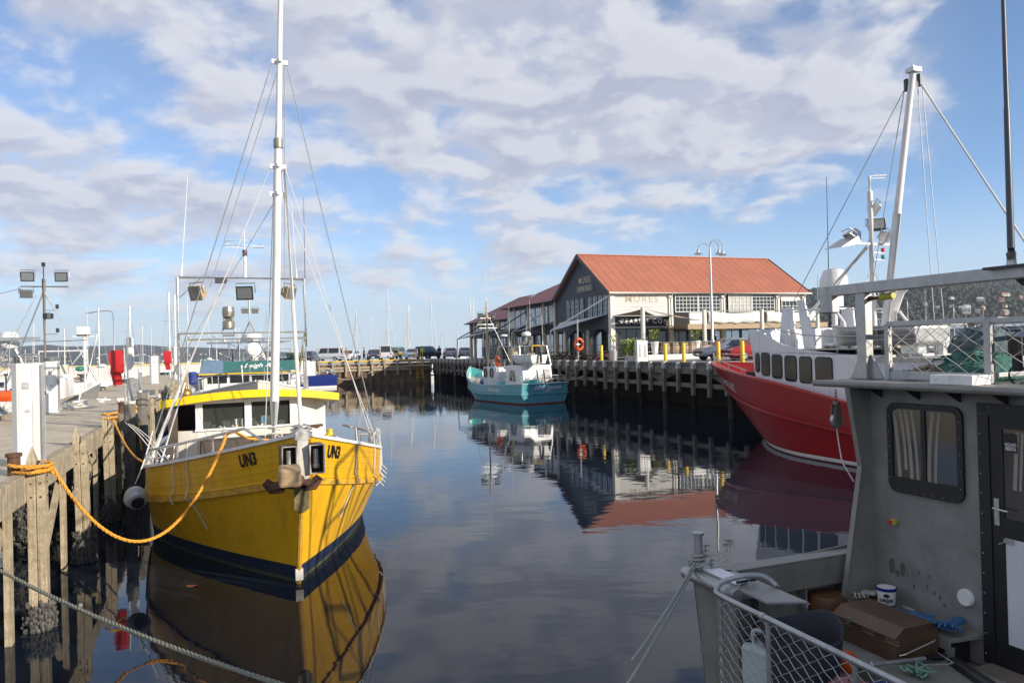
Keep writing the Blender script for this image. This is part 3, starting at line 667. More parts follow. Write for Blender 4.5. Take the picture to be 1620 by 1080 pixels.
m = MB(); m.span((1.6, 1.6, 0), (GL-.4, GW-.4, 2.54)); m.build('ground_core', DARKI, hall)
sl = math.hypot(GW/2+.35, (RH-EH)*(GW/2+.35)/(GW/2)); k = (RH-EH)/(GW/2)
def roof_half(sg, mat):
    m = MB(); ye = GW/2-sg*(GW/2+.35); ze = RH-k*(GW/2+.35); n = 110; rows = []
    for i in range(n+1):
        x = -.35+(GL+.7)*i/n; dz = .018 if i % 2 else 0
        rows.append([(x, GW/2, RH+dz), (x, ye, ze+dz)])
    m.grid(rows); m.prism([(-.35, GW/2, RH-.03), (-.35, ye, ze-.03), (-.35, ye, ze-.12), (-.35, GW/2, RH-.12)], (GL+.7, 0, 0))
    return m.build('roof', mat, hall)
roof_half(1, ROOF); roof_half(-1, ROOF)
m = MB(); m.beam((-.36, GW/2, RH+.04), (GL+.36, GW/2, RH+.04), .22, .06); m.build('ridge_cap', ROOF, hall)
for sg in (1, -1):
    ye = GW/2-sg*(GW/2+.38); ze = RH-k*(GW/2+.38)
    for x in (-.38, GL+.38): m = MB(); m.beam((x, GW/2, RH-.10), (x, ye, ze-.10), .05, .30); m.build('bargeboard', mk('dark_bargeboard', (.05, .055, .065), .5), hall)
ze = RH-k*(GW/2+.35)
m = MB(); m.tube([(-.36, -.43, ze-.06), (GL+.36, -.43, ze-.06)], .085, 8); m.build('gutter', TRIMW, hall)
m = MB(); m.span((0.31, -.05, EH-.36), (GL-.1, .09, EH-.04)); m.build('frieze_board', TRIMW, hall)
m = MB()
for x in (5.55, 10.72, 16.4, 19.25): m.tube([(x, -.42, ze-.1), (x, -.3, ze-.3), (x, -.12, ze-.5), (x, -.12, 2.6)], .045, 6)
m.build('downpipe', TRIMW, hall)
for x in (.12, 5.55, 10.72, 16.45, 19.3):
    m = MB(); m.span((x-.2, -.09, 2.4), (x+.2, .31, EH-.37)); m.build('corner_post', CREAMP, hall, bevel=.02)
    m = MB(); m.span((x-.2, -.09, 0), (x+.2, .31, 2.38)); m.build('ground_post', POSTC if x > .2 else CREAMP, hall, bevel=.02)
# upper windows of the lit side
window(hall, (6.0, .08, 3.78), (1, 0, 0), 2.25, 1.68, 6, 5, FRW, GLASS, (0, -1, 0)); window(hall, (8.28, .08, 3.78), (1, 0, 0), 2.2, 1.68, 6, 5, FRW, GLASS, (0, -1, 0))
CURT = mk('window_with_pale_blind', (.42, .40, .35), .25, var=.25, s=3, spec=.8)
window(hall, (11.3, .08, 3.78), (1, 0, 0), 2.4, 1.66, 6, 5, FRW, CURT, (0, -1, 0)); window(hall, (13.75, .08, 3.78), (1, 0, 0), 2.4, 1.66, 6, 5, FRW, GLASS, (0, -1, 0))
window(hall, (16.9, .08, 3.78), (1, 0, 0), 2.15, .98, 5, 2, FRW, GLASS, (0, -1, 0))
m = MB()
for j in range(7): m.box((17.97, .05, 4.84+.1*j), (2.2, .05, .105), rx=R(12))
m.build('roller_shutter', WHITE, hall)
# gable windows: two banks of four sashes
for y0 in (8.35, 4.05):
    for i in range(4):
        y = y0-i*.92-.9
        f = window(hall, (0, y, 3.52), (0, 1, 0), .86, 1.80, 3, 4, FRG, GLASSB, (-1, 0, 0), .05, .03)
m = MB(); m.prism([(-.06, 4.35, 8.05), (-.06, 6.05, 8.05), (-.06, 5.2, 8.62)], (.05, 0, 0)); lv = m.build('louvre', DARKM, hall)
m = MB(); m.box((-.09, 5.2, 8.3), (.05, .1, .6)); m.build('mullion', NAVYW, lv)
GOLD = mk('pale_gold_lettering', (.55, .44, .26), .4, .2, var=.1)
m = MB(); m.span((-.07, 2.85, 5.78), (-.01, 6.0, 6.36)); sb_ = m.build('sign_board', mk('charcoal_sign_board', (.10, .11, .12), .5), hall)
m = MB(); lettering(m, ('UPPER DECK', .5, 0, .003, 1.1), (-.078, 4.45, 6.07), (0, -.78, 0), (0, 0, 1)); m.build('lettering', GOLD, sb_)
m = MB(); lettering(m, ('MURES', .72, 0, .003, 1.1), (-.012, 4.5, 6.78), (0, -1.0, 0), (0, 0, 1.05)); m.build('lettering', GOLD, hall)
m = MB(); lettering(m, ('MURES', 1, 0, .004, 1.15), (2.85, .012, 4.86), (.95, 0, 0), (0, 0, .86)); m.build('lettering', mk('faded_gold_lettering', (.36, .31, .17), .4, var=.1), hall)
m = MB(); lettering(m, ('fresh seafood', .35, .3, 0, 1), (2.85, .012, 4.25), (1, 0, 0), (0, 0, 1)); m.build('lettering', mk('grey_script_lettering', (.45, .44, .40), .5), hall)
m = MB(); m.span((.36, -.06, 2.66), (5.3, .015, 3.50)); sg_ = m.build('sign_board', mk('black_sign_board', (.012, .012, .013), .5), hall)
m = MB(); lettering(m, ('PEARL + CO.', .55, 0, .012, 1.35), (2.9, -.066, 3.08), (1, 0, 0), (0, 0, 1)); m.build('lettering', WHITE, sg_)
m = MB()
for x in (.75, 4.95): m.ball((x, -.16, 3.1), .17, 8, (1, .5, .7))
m.build('sign_light', GALV, sg_)
# ground floor: glazing, fascia, dim rooms
for (x0, x1) in ((.45, 3.3), (3.4, 5.25)): window(hall, (x0, .12, .15), (1, 0, 0), x1-x0, 2.35, 3 if x1-x0 > 2.5 else 2, 1, FRG, GLASS, (0, -1, 0), .09, .07)
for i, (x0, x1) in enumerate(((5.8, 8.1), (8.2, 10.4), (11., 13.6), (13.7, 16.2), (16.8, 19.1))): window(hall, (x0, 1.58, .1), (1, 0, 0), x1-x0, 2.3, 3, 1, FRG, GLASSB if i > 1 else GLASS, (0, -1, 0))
m = MB(); lettering(m, ('MURES FAMOUS ICE CREAM', .26, 0, .0, 1.), (13.0, 1.46, 1.35), (.8, 0, 0), (0, 0, 1)); m.build('lettering', WHITE, hall)
m = MB(); m.span((5.42, -2.5, 2.42), (GL, 1.5, 2.54)); m.span((5.42, -2.6, 2.30), (GL, -2.46, 2.72)); m.build('balcony_floor', FASC, hall)
for i, (y0, y1) in enumerate(((.5, 3.6), (4.5, 8.4), (9, 10.3))): window(hall, (1.58, y0, .1), (0, 1, 0), y1-y0, 2.35, 3, 2, FRG, GLASSB, (-1, 0, 0))
for y in (4.2, 8.75):
    m = MB(); m.span((-.05, y-.17, 0), (.29, y+.17, 2.54)); m.build('ground_post', POSTC, hall, bevel=.02)
# arched braces between the posts
for (y0, y1) in ((.3, 4.03), (4.37, 8.58)):
    pts = [(.1, y0+(y1-y0)*i/12, 2.54-.75*abs(2*i/12-1)**2.4) for i in range(13)]
    m = MB(); m.prism(pts+[(.1, y1, 2.56), (.1, y0, 2.56)], (.12, 0, 0)); m.build('arched_brace', NAVYW, hall)
# terrace in front of the lit side: posts, rail, platform, cloth parapets
terr = thing('restaurant_terrace', 'white railed terrace with cloth parapet banners along the sunny side of the gabled restaurant', 'terrace', BO+W*9-U*2.5, TH)
def B_(x, y, z): return BO+W*x+U*y+V((0, 0, z))
TP = [(1.35, -2.6, 4.05), (6.95, -2.6, 3.85), (12.6, -2.6, 3.85), (18.4, -2.6, 3.85)]
for x, y, h in TP:
    m = MB(); m.cyl(B_(x, y, 0), B_(x, y, h), .17, .17, n=12); m.build('post', CREAMP, terr, world=True, smooth=True)
m = MB(); m.beam(B_(.9, -3.2, .2), B_(6.9, -3.2, .2), 1.6, .4); m.build('platform', mk('white_stone_platform', (.62, .61, .57), .7, var=.08), terr, world=True)
m = MB()
for z in (1.32, .62): m.tube([B_(.9, -3.6, z), B_(6.8, -3.6, z)], .025)
for i in range(8): m.cyl(B_(.9+.84*i, -3.6, .4), B_(.9+.84*i, -3.6, 1.32), .022, n=6)
m.tube([B_(7.1, -2.75, 1.3), B_(18, -2.75, 1.3)], .03); m.tube([B_(6.95, -2.6, 3.75), B_(18.4, -2.6, 3.75)], .05)
for i in range(8): m.cyl(B_(7.1+1.55*i, -2.75, 0), B_(7.1+1.55*i, -2.75, 1.3), .022, n=6)
m.build('railing', GALV, terr, world=True)
BAN = mk('creased_white_banner', (.72, .71, .67), .75, var=.04, s=1.2, dirt=(.12, .12, .12), damt=.75, dsc=(.9, .9, 5))  # dark streaks put crease shade into the cloth colour
for x0, x1 in ((7.3, 12.3), (13.0, 18.1)):
    rows = []
    for i in range(25):
        a = i/24; x = x0+(x1-x0)*a; sg = .10*sin(pi*a)
        rows.append([B_(x, -2.68-.05*sin(a*40+j)*(j/5)-.08*sin(pi*j/5), 3.70-sg*.5-(.92-.25*abs(2*a-1)**4*0)*j/5+.05*sin(a*23+j)*(j/5)-sg*(1-j/5)) for j in range(6)])
    m = MB(); m.grid(rows); o = m.build('banner', BAN, terr, world=True, smooth=True)
    o.modifiers.new('thick', 'SOLIDIFY').thickness = .02
m = MB()
for x0, x1 in ((5.6, 7.2),): m.span((x0, -2.62, 2.73), (x1, -2.5, 3.6)); 
m.v = [B_(*p) for p in m.v]; m.build('parapet', WHITE, terr, world=True)
def sail(name, corners, mat, label, peak=.25, n=10, group=None, extra=None):
    """a tensioned cloth between three or four corners with hollowed edges"""
    c = [V(p) for p in corners]; 
    if len(c) == 3: c = [c[0], c[1], c[2].lerp(c[1], .02), c[2]]
    ce = sum(c, V())/4; rows = []
    for j in range(n+1):
        row = []
        for i in range(n+1):
            u, v = i/n, j/n; p = c[0].lerp(c[1], u).lerp(c[3].lerp(c[2], u), v)
            pull = .10*(max(4*u*(1-u)*abs(2*v-1)**3, 4*v*(1-v)*abs(2*u-1)**3)); p = p.lerp(ce, pull)-V((0, 0, peak*sin(pi*u)*sin(pi*v))); row.append(p)
        rows.append(row)
    m = MB(); m.grid(rows); t = thing(name, label, 'shade sail', V((ce.x, ce.y, ZQ)), TH, group)
    o = m.build('fabric', mat, t, world=True, smooth=True); o.modifiers.new('thick', 'SOLIDIFY').thickness = .015
    return t
def strut(t, a, b, r, mat, name='strut'):
    m = MB(); m.cyl(a, b, r, r, 8); m.build(name, mat, t, world=True)
t = sail('shade_sail', [B_(1.35, -2.6, 3.95), B_(5.6, -.2, 3.55), B_(6.95, -2.6, 3.0), B_(4, -3.4, 3.25)], SAILB, 'brown shade sail rising to a white post in front of the black sign', .1)
t = sail('shade_sail', [B_(1.35, -2.6, 3.95), B_(.1, -.1, 3.55), B_(4, -.1, 3.55)], SAILB, 'small brown shade sail between the white post and the corner of the orange roofed hall', .05)
# grey sails along the shaded quay side
def quay_sail(y0, y1, zt, zo, label, white):
    t = sail('shade_sail', [B_(-.05, y0, zt), B_(-.05, y1, zt-.35), B_(-2.9, (y0+y1)/2+.3, zo)], SAIL, label, .12, group='grey shade sails on the quay side')
    tip = B_(-2.95, (y0+y1)/2+.3, zo)
    strut(t, B_(-.02, y0-.2, zt+1.45), tip, .065, white); strut(t, tip, B_(-3.1, (y0+y1)/2+.3, 0), .06, GALV, 'pole'); return t
quay_sail(.2, 9.6, 3.75, 2.55, 'grey shade sail fixed to the charcoal gable wall with a long white strut', WHITE)
quay_sail(10.8, 17.2, 3.6, 2.7, 'grey shade sail just left of the gable, under maroon roof', GALV)
quay_sail(17.6, 23.4, 3.5, 2.6, 'grey shade sail behind the small teal boat\'s mast', DARKM)
quay_sail(27., 37.2, 3.3, 2.4, 'grey shade sail farthest along the quay, with dark strut at its end', DARKM)
# ------------------------------------------------------------------ the two lower wings beyond the gable
def wing(y0, y1, x0, x1, eh, rh, hipn, label, wins, posts, fardark=True):
    t = thing('restaurant_wing', label, 'restaurant', B_(x0, y0, 0), TH)
    def l(x, y, z): return (x-x0, y-y0, z)
    m = MB(); m.prism([l(x0, y0+.05, 2.5), l(x0, y1, 2.5), l(x0, y1, eh), l(x0, y0+.05, eh)], (x1-x0, 0, 0)); m.build('upper_wall', NAVYW, t)
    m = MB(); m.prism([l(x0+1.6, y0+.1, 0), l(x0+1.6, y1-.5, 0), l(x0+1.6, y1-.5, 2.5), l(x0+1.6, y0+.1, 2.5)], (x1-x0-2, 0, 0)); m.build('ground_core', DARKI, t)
    ov = .55; xm = (x0+x1)/2; a = [l(x0-ov, y0, eh-.1), l(x0-ov, y1+ov, eh-.1), l(x1+ov, y1+ov, eh-.1), l(x1+ov, y0, eh-.1), l(xm, y0, rh), l(xm, y1-hipn, rh)]
    m = MB(); m.add(a, [(0, 1, 5, 4), (1, 2, 5), (2, 3, 4, 5), (0, 4, 3), (0, 3, 2, 1)]); m.build('roof', ROOFD, t)
    m = MB(); m.tube([l(x0-ov-.03, y0, eh-.12), l(x0-ov-.03, y1+ov+.03, eh-.12), l(x1+ov, y1+ov+.03, eh-.12)], .08, 6); m.build('gutter', mk('dark_gutter', (.08, .075, .075), .5), t)
    for y, w_, nx in wins: window(t, l(x0, y, 3.3), (0, 1, 0), w_, min(1.75, eh-3.65), nx, 4, FRW, GLASSB, (-1, 0, 0), .05, .035)
    for y in posts:
        m = MB(); m.prism([l(x0-.12, y-.18, 2.5), l(x0-.12, y+.18, 2.5), l(x0-.12, y+.18, eh-.15), l(x0-.12, y-.18, eh-.15)], (.11, 0, 0)); m.build('pilaster', POSTC, t)
        m = MB(); m.prism([l(x0-.12, y-.18, 0), l(x0-.12, y+.18, 0), l(x0-.12, y+.18, 2.49), l(x0-.12, y-.18, 2.49)], (.3, 0, 0)); m.build('ground_post', POSTC, t)
    n = int((y1-y0)/3)
    for i in range(n): window(t, l(x0+1.58, y0+.4+i*3, .1), (0, 1, 0), 2.7, 2.35, 3, 2, FRW if i % 2 else FRG, GLASSB, (-1, 0, 0), .05, .05)
    return t, l
t, l = wing(10.45, 23.2, 0, 10, 5.55, 8.2, 5.2, 'middle charcoal restaurant wing with maroon hipped roof beyond the gable', [(11.0, 1.05, 3), (12.4, .95, 2), (13.8, 1.5, 3), (15.5, 1.5, 3), (18.0, 1.3, 3), (19.5, 1.4, 3), (21.4, 1.2, 3)], [10.75, 13.4, 17.3, 21.1, 22.9])
m = MB(); m.box(l(1.8, 20.5, 6.55), (.9, .7, .12), ry=R(-27)); m.build('skylight', WHITE, t)
t, l = wing(23.25, 38.5, .6, 10, 4.5, 7.4, 5.5, 'farthest low restaurant wing with maroon roof and skylight near the parked cars', [(24.3, 1.3, 3), (25.8, 1.3, 3), (28.8, 1.2, 3), (30.2, 1.2, 3), (33.5, 1.2, 3), (35., 1.2, 3)], [23.6, 27.6, 32, 36.6, 38.2])
m = MB(); m.box(l(2.3, 30.5, 5.55), (1.1, .9, .12), ry=R(-30)); m.build('skylight', WHITE, t)
# ------------------------------------------------------------------ on the quay
bg_ = 'yellow bollards along the quay edge'
def bollard(px, py, label, zz=1.22):
    p = G(px, py, ZQ); t = thing('bollard', label, 'bollard', p, 0, bg_)
    m = MB(); m.lathe([(.11, 0), (.11, zz-.03), (.09, zz), (0, zz)], n=12); m.build('tube', YELB, t, smooth=True)
    m = MB(); m.lathe([(.16, 0), (.16, .02), (.11, .03)], n=12); m.build('base_plate', GALV, t)
bollard(952, 572.5, 'yellow bollard standing alone left of the big leafy planter')
bollard(1053, 573.5, 'yellow bollard, first right of the white power box')
bollard(1082, 574, 'yellow bollard in front of the row of oak barrels')
bollard(1137, 576, 'yellow bollard beside the lamp post just behind the red bow', 1.25)
bollard(1175, 578, 'yellow bollard showing above the red boat\'s bow deck near its cabin', 1.25)
# lamp post with three bell shades
lp = G(1128, 568.5, ZQ); lamp = thing('street_lamp', 'tall grey street lamp with curved arms and bell shades in front of the gabled restaurant', 'street lamp', lp, R(21))
H_ = P(1126, 386, lp.y).z-ZQ
m = MB(); m.lathe([(.17, 0), (.17, 1.3), (.11, 1.4), (.085, H_*.6), (.065, H_-.25)], n=12); m.build('pole', GALV, lamp, smooth=True)
def arc(x1, z0, rise, drop, y1=0): 
    return [(x1*(.5-.5*cos(pi*i/12)), y1*i/12, H_+z0+rise*sin(pi*i/12)*(1.)-drop*(i/12)**2) for i in range(13)]
m = MB()
arms = [(-1.0, -.25, .28, .05, 0), (.75, -.2, .42, 0.06, .0), (1.35, -.15, .55, .12, .35)]
for a in arms: m.tube(arc(*a), .03, 6)
m.tube([(-.65, 0, 5.6), (.65, 0, 5.75)], .02)
m.build('arm', GALV, lamp)
for a in arms:
    e = arc(*a)[-1]; m = MB(); m.lathe([(.03, -.02), (.06, -.12), (.10, -.18), (.12, -.30), (.28, -.42), (.30, -.46), (.27, -.45), (.1, -.3)], e, n=14); o = m.build('lamp_shade', GALV, lamp, smooth=True)
    g = MB(); g.ball((e[0], e[1], e[2]-.42), .09, 8); g.build('bulb', WHITE, o)
# lifebuoy on post
lb = G(915, 571.5, ZQ); t = thing('lifebuoy_stand', 'grey post carrying a lifebuoy at the quay edge', 'post', lb, TH)
m = MB(); m.cyl((0, 0, 0), (0, 0, 3.3), .06, n=8); m.build('post', GALV, t); m = MB(); m.box((0, -.08, 1.35), (.45, .04, .12)); m.build('bracket', GALV, t)
m = MB(); ring = [lb+W*(.33*cos(a))+U*(-.2)+V((0, 0, 1.35+.42*sin(a))) for a in [2*pi*i/20 for i in range(20)]]; m.tube(ring, .11, 8, closed=True)
single('lifebuoy', m, ORANGE, 'orange lifebuoy hung on a grey post before the charcoal gable', 'lifebuoy', smooth=True)
# power box pair
pb_ = G(1016, 573.5, ZQ)
for dx, w_, h, lab in ((-.28, .34, 1.42, 'narrower white power box, left of a pair at the quay edge'), (.12, .42, 1.36, 'wider white power box with grey door, right of a pair at the quay edge')):
    t = thing('power_box', lab, 'power box', pb_+W*dx, TH, 'white power boxes on the quay'); m = MB(); m.box((0, 0, h/2), (w_, .36, h)); m.build('cabinet', PED, t, bevel=.02)
    m = MB(); m.box((0.03, -.19, h*.55), (w_*.4, .02, h*.6)); m.build('door', PEDG, t); m = MB(); m.box((0, 0, h+.03), (w_+.06, .42, .06)); m.build('lid', PED, t)
# planters
def leaves(m, c, r, h, n, s, q):
    for k in range(n):
        a = q.random()*6.28; rr = r*q.random()**.5; z = h*q.random(); p = V(c)+V((rr*cos(a), rr*sin(a), z)); d = V((cos(a)+q.uniform(-.6, .6), sin(a)+q.uniform(-.6, .6), q.uniform(-.2, .9))).normalized(); x, y = frame_from(d)
        L_ = s*q.uniform(.6, 1.4); m.add([p, p+d*L_*.5+x*L_*.22, p+d*L_, p+d*L_*.5-x*L_*.22], [(0, 1, 2, 3)])
def planter(pos, kind, label):
    t = thing('planter', label, 'planter', pos, 0); q = random.Random(int(pos.x*100)); m = MB(); f = MB(); s = MB()
    if kind == 'bush':
        m.lathe([(.42, 0), (.6, .42), (.64, .46), (.56, .46), (.5, .4), (0, .4)], n=16); leaves(f, (0, 0, .42), .72, 1.0, 330, .34, q); s.cyl((0, 0, .4), (0, 0, 1.1), .04)
    elif kind == 'tall':
        m.lathe([(.2, 0), (.32, .95), (.34, 1.0), (.28, 1.0), (0, .95)], n=14); leaves(f, (0, 0, 1.1), .36, .75, 150, .22, q); s.cyl((0, 0, .95), (0, 0, 1.6), .03)
    else:
        m.lathe([(.25, 0), (.3, .75), (.26, .78), (0, .74)], n=14); leaves(f, (0, 0, 1.35), .3, .55, 90, .2, q); s.cyl((0, 0, .75), (.02, .03, 1.6), .025)
    m.build('pot', WHITE if kind != 'small' else GALV, t, smooth=True); f.build('foliage', LEAF, t); s.build('stem', BROWNP, t)
planter(G(1001, 573.5, ZQ), 'bush', 'big bushy yellow green plant in a low pale pot at the quay edge')
planter(B_(-1.6, -3.2, 0), 'small', 'small lime green tree in a grey pot behind the bushy planter')
planter(B_(2.1, -3.0, .4), 'tall', 'tall white planter with reddish-green shrub behind the white post')
planter(B_(5.9, -3.0, .4), 'tall', 'tall white planter with bright green shrub among the oak barrels')
def barrel(pos, label):
    t = thing('barrel', label, 'barrel', pos, 0, 'oak barrels on the terrace platform'); m = MB(); m.lathe([(0, 0), (.30, 0), (.37, .25), (.385, .46), (.37, .67), (.30, .92), (0, .92)], n=18); m.build('staves', BARREL, t, smooth=True)
    m = MB()
    for z in (.06, .24, .68, .86):
        r = lerp_tab([(0, .30), (.25, .37), (.46, .385), (.67, .37), (.92, .30)], z)+.006; m.lathe([(r-.01, z-.03), (r, z-.03), (r, z+.03), (r-.01, z+.03)], n=18)
    m.build('hoop', DARKM, t)
for x, lb_ in ((3.0, 'oak barrel beside the tall reddish planter'), (3.85, 'oak barrel, second from the reddish planter'), (4.7, 'oak barrel standing behind the middle yellow bollard'), (5.3, 'oak barrel just left of the bright green planter'), (6.5, 'oak barrel at the end by the second white post')):
    barrel(B_(x, -3.05, .4), lb_)
for x, lb_ in ((6.5, 'white pendant lamp, first right of the corner column'), (7.6, 'white pendant lamp in the middle under the balcony'), (8.8, 'white pendant lamp nearest the street lamp')):
    t = thing('pendant_lamp', lb_, 'pendant lamp', B_(x, -1.5, 2.40), TH, 'white pendant lamps under the balcony'); m = MB(); m.cyl((0, 0, -.62), (0, 0, -.12), .085, n=10); m.build('shade', WHITE, t); m = MB(); m.cyl((0, 0, -.12), (0, 0, .02), .012, n=5); m.build('cord', BLACK, t)
def picnic(pos, rz, label):
    t = thing('picnic_table', label, 'picnic table', pos, rz, 'brown picnic tables on the quay')
    m = MB()
    for i in range(4): m.box((0, -.3+.2*i, .74), (1.8, .18, .04))
    m.build('tabletop', BROWNP, t)
    for s in (-1, 1):
        m = MB(); m.box((0, s*.72, .44), (1.8, .26, .04)); m.build('bench', BROWNP, t)
        m = MB(); m.beam((s*.6, -.8, 0), (s*.6, .25, .72), .05, .09); m.beam((s*.6, .8, 0), (s*.6, -.25, .72), .05, .09); m.beam((s*.6, -.8, .40), (s*.6, .8, .40), .045, .08); m.build('leg', BROWNP, t)
picnic(B_(-1.3, -1.2, 0), TH+R(80), 'brown picnic table right of the lone yellow bollard')
picnic(B_(-1.6, 2.6, 0), TH+R(85), 'brown picnic table behind the orange lifebuoy')
picnic(B_(-1.6, 5.8, 0), TH+R(88), 'brown picnic table under the grey sail by the gable wall')
picnic(B_(-1.6, 9.2, 0), TH+R(88), 'brown picnic table at the far end of the gable wall')
# ------------------------------------------------------------------ cars, people
def car(pos, rz, col, label, style='hatch', group='cars parked on the quays'):
    """local x forward; body lofted from cross sections, glass as its own pieces"""
    t = thing('parked_car', label, 'car', pos, rz, group)
    pm = mk('car_paint_'+str(col), col, .25, .2, var=.03, coat=.6)
    L_, Wd = 4.2, 1.76
    if style == 'van': prof = [(-2.1, .35, .95, .95), (-2.05, .3, 1.0, 1.98), (-1.9, .28, 1.02, 2.05), (.9, .26, 1.02, 2.05), (1.5, .26, 1.0, 1.95), (1.95, .27, .98, 1.1), (2.1, .3, .9, .95), (2.18, .4, .75, .76)]
    elif style == 'suv': prof = [(-2.1, .42, .9, .92), (-2.06, .38, 1.02, 1.3), (-1.9, .36, 1.04, 1.72), (-.2, .34, 1.04, 1.8), (.35, .34, 1.04, 1.72), (1.0, .34, 1.02, 1.08), (1.9, .36, .95, .98), (2.1, .42, .8, .82)]
    else: prof = [(-2.1, .36, .8, .82), (-2.04, .3, .92, 1.0), (-1.6, .26, .95, 1.40), (-.4, .25, .95, 1.50), (.3, .25, .95, 1.43), (1.05, .25, .93, .98), (1.9, .28, .78, .82), (2.12, .36, .65, .67)]
    rows = []
    for x, zb, zw, zt in prof:
        hw = Wd/2*(1-.10*(abs(x)/2.1)**4); ht = hw*.80 if zt > zw+.1 else hw*.94
        rows.append([V((x, s*w_, z)) for s, w_, z in ((-1, hw*.9, zb), (-1, hw, zb+.12), (-1, hw*1.0, (zb+zw)/2+.08), (-1, hw*.965, zw), (-1, ht, zt-.05*(zt > zw+.1)), (-1, ht*.75, zt), (1, ht*.75, zt), (1, ht, zt-.05*(zt > zw+.1)), (1, hw*.965, zw), (1, hw, (zb+zw)/2+.08), (1, hw, zb+.12), (1, hw*.9, zb))])
    m = MB(); m.grid(rows, closed=True); m.poly(rows[0]); m.poly(rows[-1]); m.build('body', pm, t, smooth=True, ang=50)
    def z_at(x, k): return lerp_tab([(p[0], p[k]) for p in prof], x)
    roof = [p for p in prof if p[3] > p[2]+.25]; xa, xb = roof[0][0], roof[-1][0]
    def side(x, zf, s): 
        zw, zt = z_at(x, 2), z_at(x, 3)-.05; hw = Wd/2*(1-.10*(abs(x)/2.1)**4)*.965; ht = Wd/2*.80
        return V((x, s*(hw+(ht-hw)*zf+.012), zw+(zt-zw)*zf))
    for s in (-1, 1):
        for x0, x1 in ((xa+.12, (xa+xb)/2-.05), ((xa+xb)/2+.05, xb+.2)):
            m = MB(); m.grid([[side(x, f, s) for x in (x0+.04, (x0+x1)/2, x1-.02)] for f in (.12, .5, .86)]); m.build('side_window', GLASS, t)
    x1, zA, zB = roof[-1][0], roof[-1][3], None; i = prof.index(roof[-1]); nx_ = prof[i+1]
    def cross(a, b, w0, w1, nm, off):
        A = V((a[0], 0, a[3])); B2 = V((b[0], 0, b[3])); d = (B2-A); n = V((-d.z, 0, d.x)).normalized()*(1 if off > 0 else -1)*.014
        if n.z < 0: n = -n
        p, r = A+d*.1+n, A+d*.88+n; m = MB(); m.poly([p+V((0, -w0, 0)), p+V((0, w0, 0)), r+V((0, w1, 0)), r+V((0, -w1, 0))]); m.build(nm, GLASS, t)
    cross(roof[-1], nx_, .60, .70, 'windscreen', 1)
    j = prof.index(roof[0]); cross(roof[0], prof[j-1], .58, .64, 'rear_window', 1)
    for sx, sy in ((-1.3, -1), (-1.3, 1), (1.32, -1), (1.32, 1)):
        m = MB(); m.lathe([(.0, -.1), (.22, -.1), (.31, -.09), (.32, 0), (.31, .09), (.2, .1), (0, .1)], (sx, sy*(Wd/2-.10), .32), n=16, ax=(0, 1, 0)); w_ = m.build('wheel', BLACK, t, smooth=True)
        m = MB(); m.lathe([(0, .0), (.19, 0), (.2, -.02)], (sx, sy*(Wd/2+.008), .32), n=12, ax=(0, sy, 0)); m.build('rim', GALV, w_)
    e = prof[-1]; b_ = prof[0]
    for s in (-1, 1):
        m = MB(); m.ball((2.02, s*.62, .70 if style == 'hatch' else .82), .13, 8, (.6, 1.3, .6)); m.build('headlight', GALV, t, smooth=True)
        m = MB(); m.box((-2.09, s*.68, .86), (.06, .2, .2)); m.build('tail_light', REDC, t)
    m = MB(); m.box((2.13, 0, .45), (.04, .4, .12)); m.build('number_plate', WHITE, t); m = MB(); m.box((-2.13, 0, .6), (.04, .4, .12)); m.build('number_plate', WHITE, t)
    m = MB(); m.box((2.11, 0, .58), (.05, 1.0, .14)); m.build('grille', BLACK, t)
    return t
WH_ = (.72, .72, .72); SIL = (.45, .46, .47); DKB = (.03, .04, .06); BLK = (.02, .02, .022)
def pier_car(px, Yd, rz, col, label, style='hatch'):
    p = P(px, 560, Yd); p.z = ZQ; return car(p, rz, col, label, style)
face = R(-90)
pier_car(487, 100, face, BLK, 'dark car at the far left end of the pier behind the blue hull')
pier_car(553, 101, R(-100), WH_, 'low white car on the pier behind the person in brown')
pier_car(592, 100.5, R(-84), DKB, 'dark blue hatchback facing the water on the pier')
pier_car(612, 102, R(95), WH_, 'boxy white van with dark rear window on the pier', 'van')
pier_car(631, 107, R(80), (.14, .19, .15), 'grey green four wheel drive parked behind the yellow jacket', 'suv')
pier_car(652.5, 101, R(-86), WH_, 'white car with dark windscreen facing the water on the pier', 'hatch')
pier_car(677, 103, R(60), DKB, 'dark wagon next to the yellow ladder', 'suv')
pier_car(711.5, 103, R(100), SIL, 'silver hatchback seen from behind near the end of the restaurants')
pier_car(735, 104, R(96), SIL, 'silver car half hidden below the farthest shade sail')
pier_car(520, 112, R(170), WH_, 'white van parked near the left end of the pier', 'van')
p = P(1150, 560, 51.); p.z = ZQ; car(p, TH+R(172), (.10, .12, .16), 'dark blue grey hatchback below the street lamp by the red bow', 'hatch')
p = P(1200, 560, 49.); p.z = ZQ; car(p, TH+R(165), (.42, .02, .025), 'red car behind the bow of the red fishing boat', 'hatch')
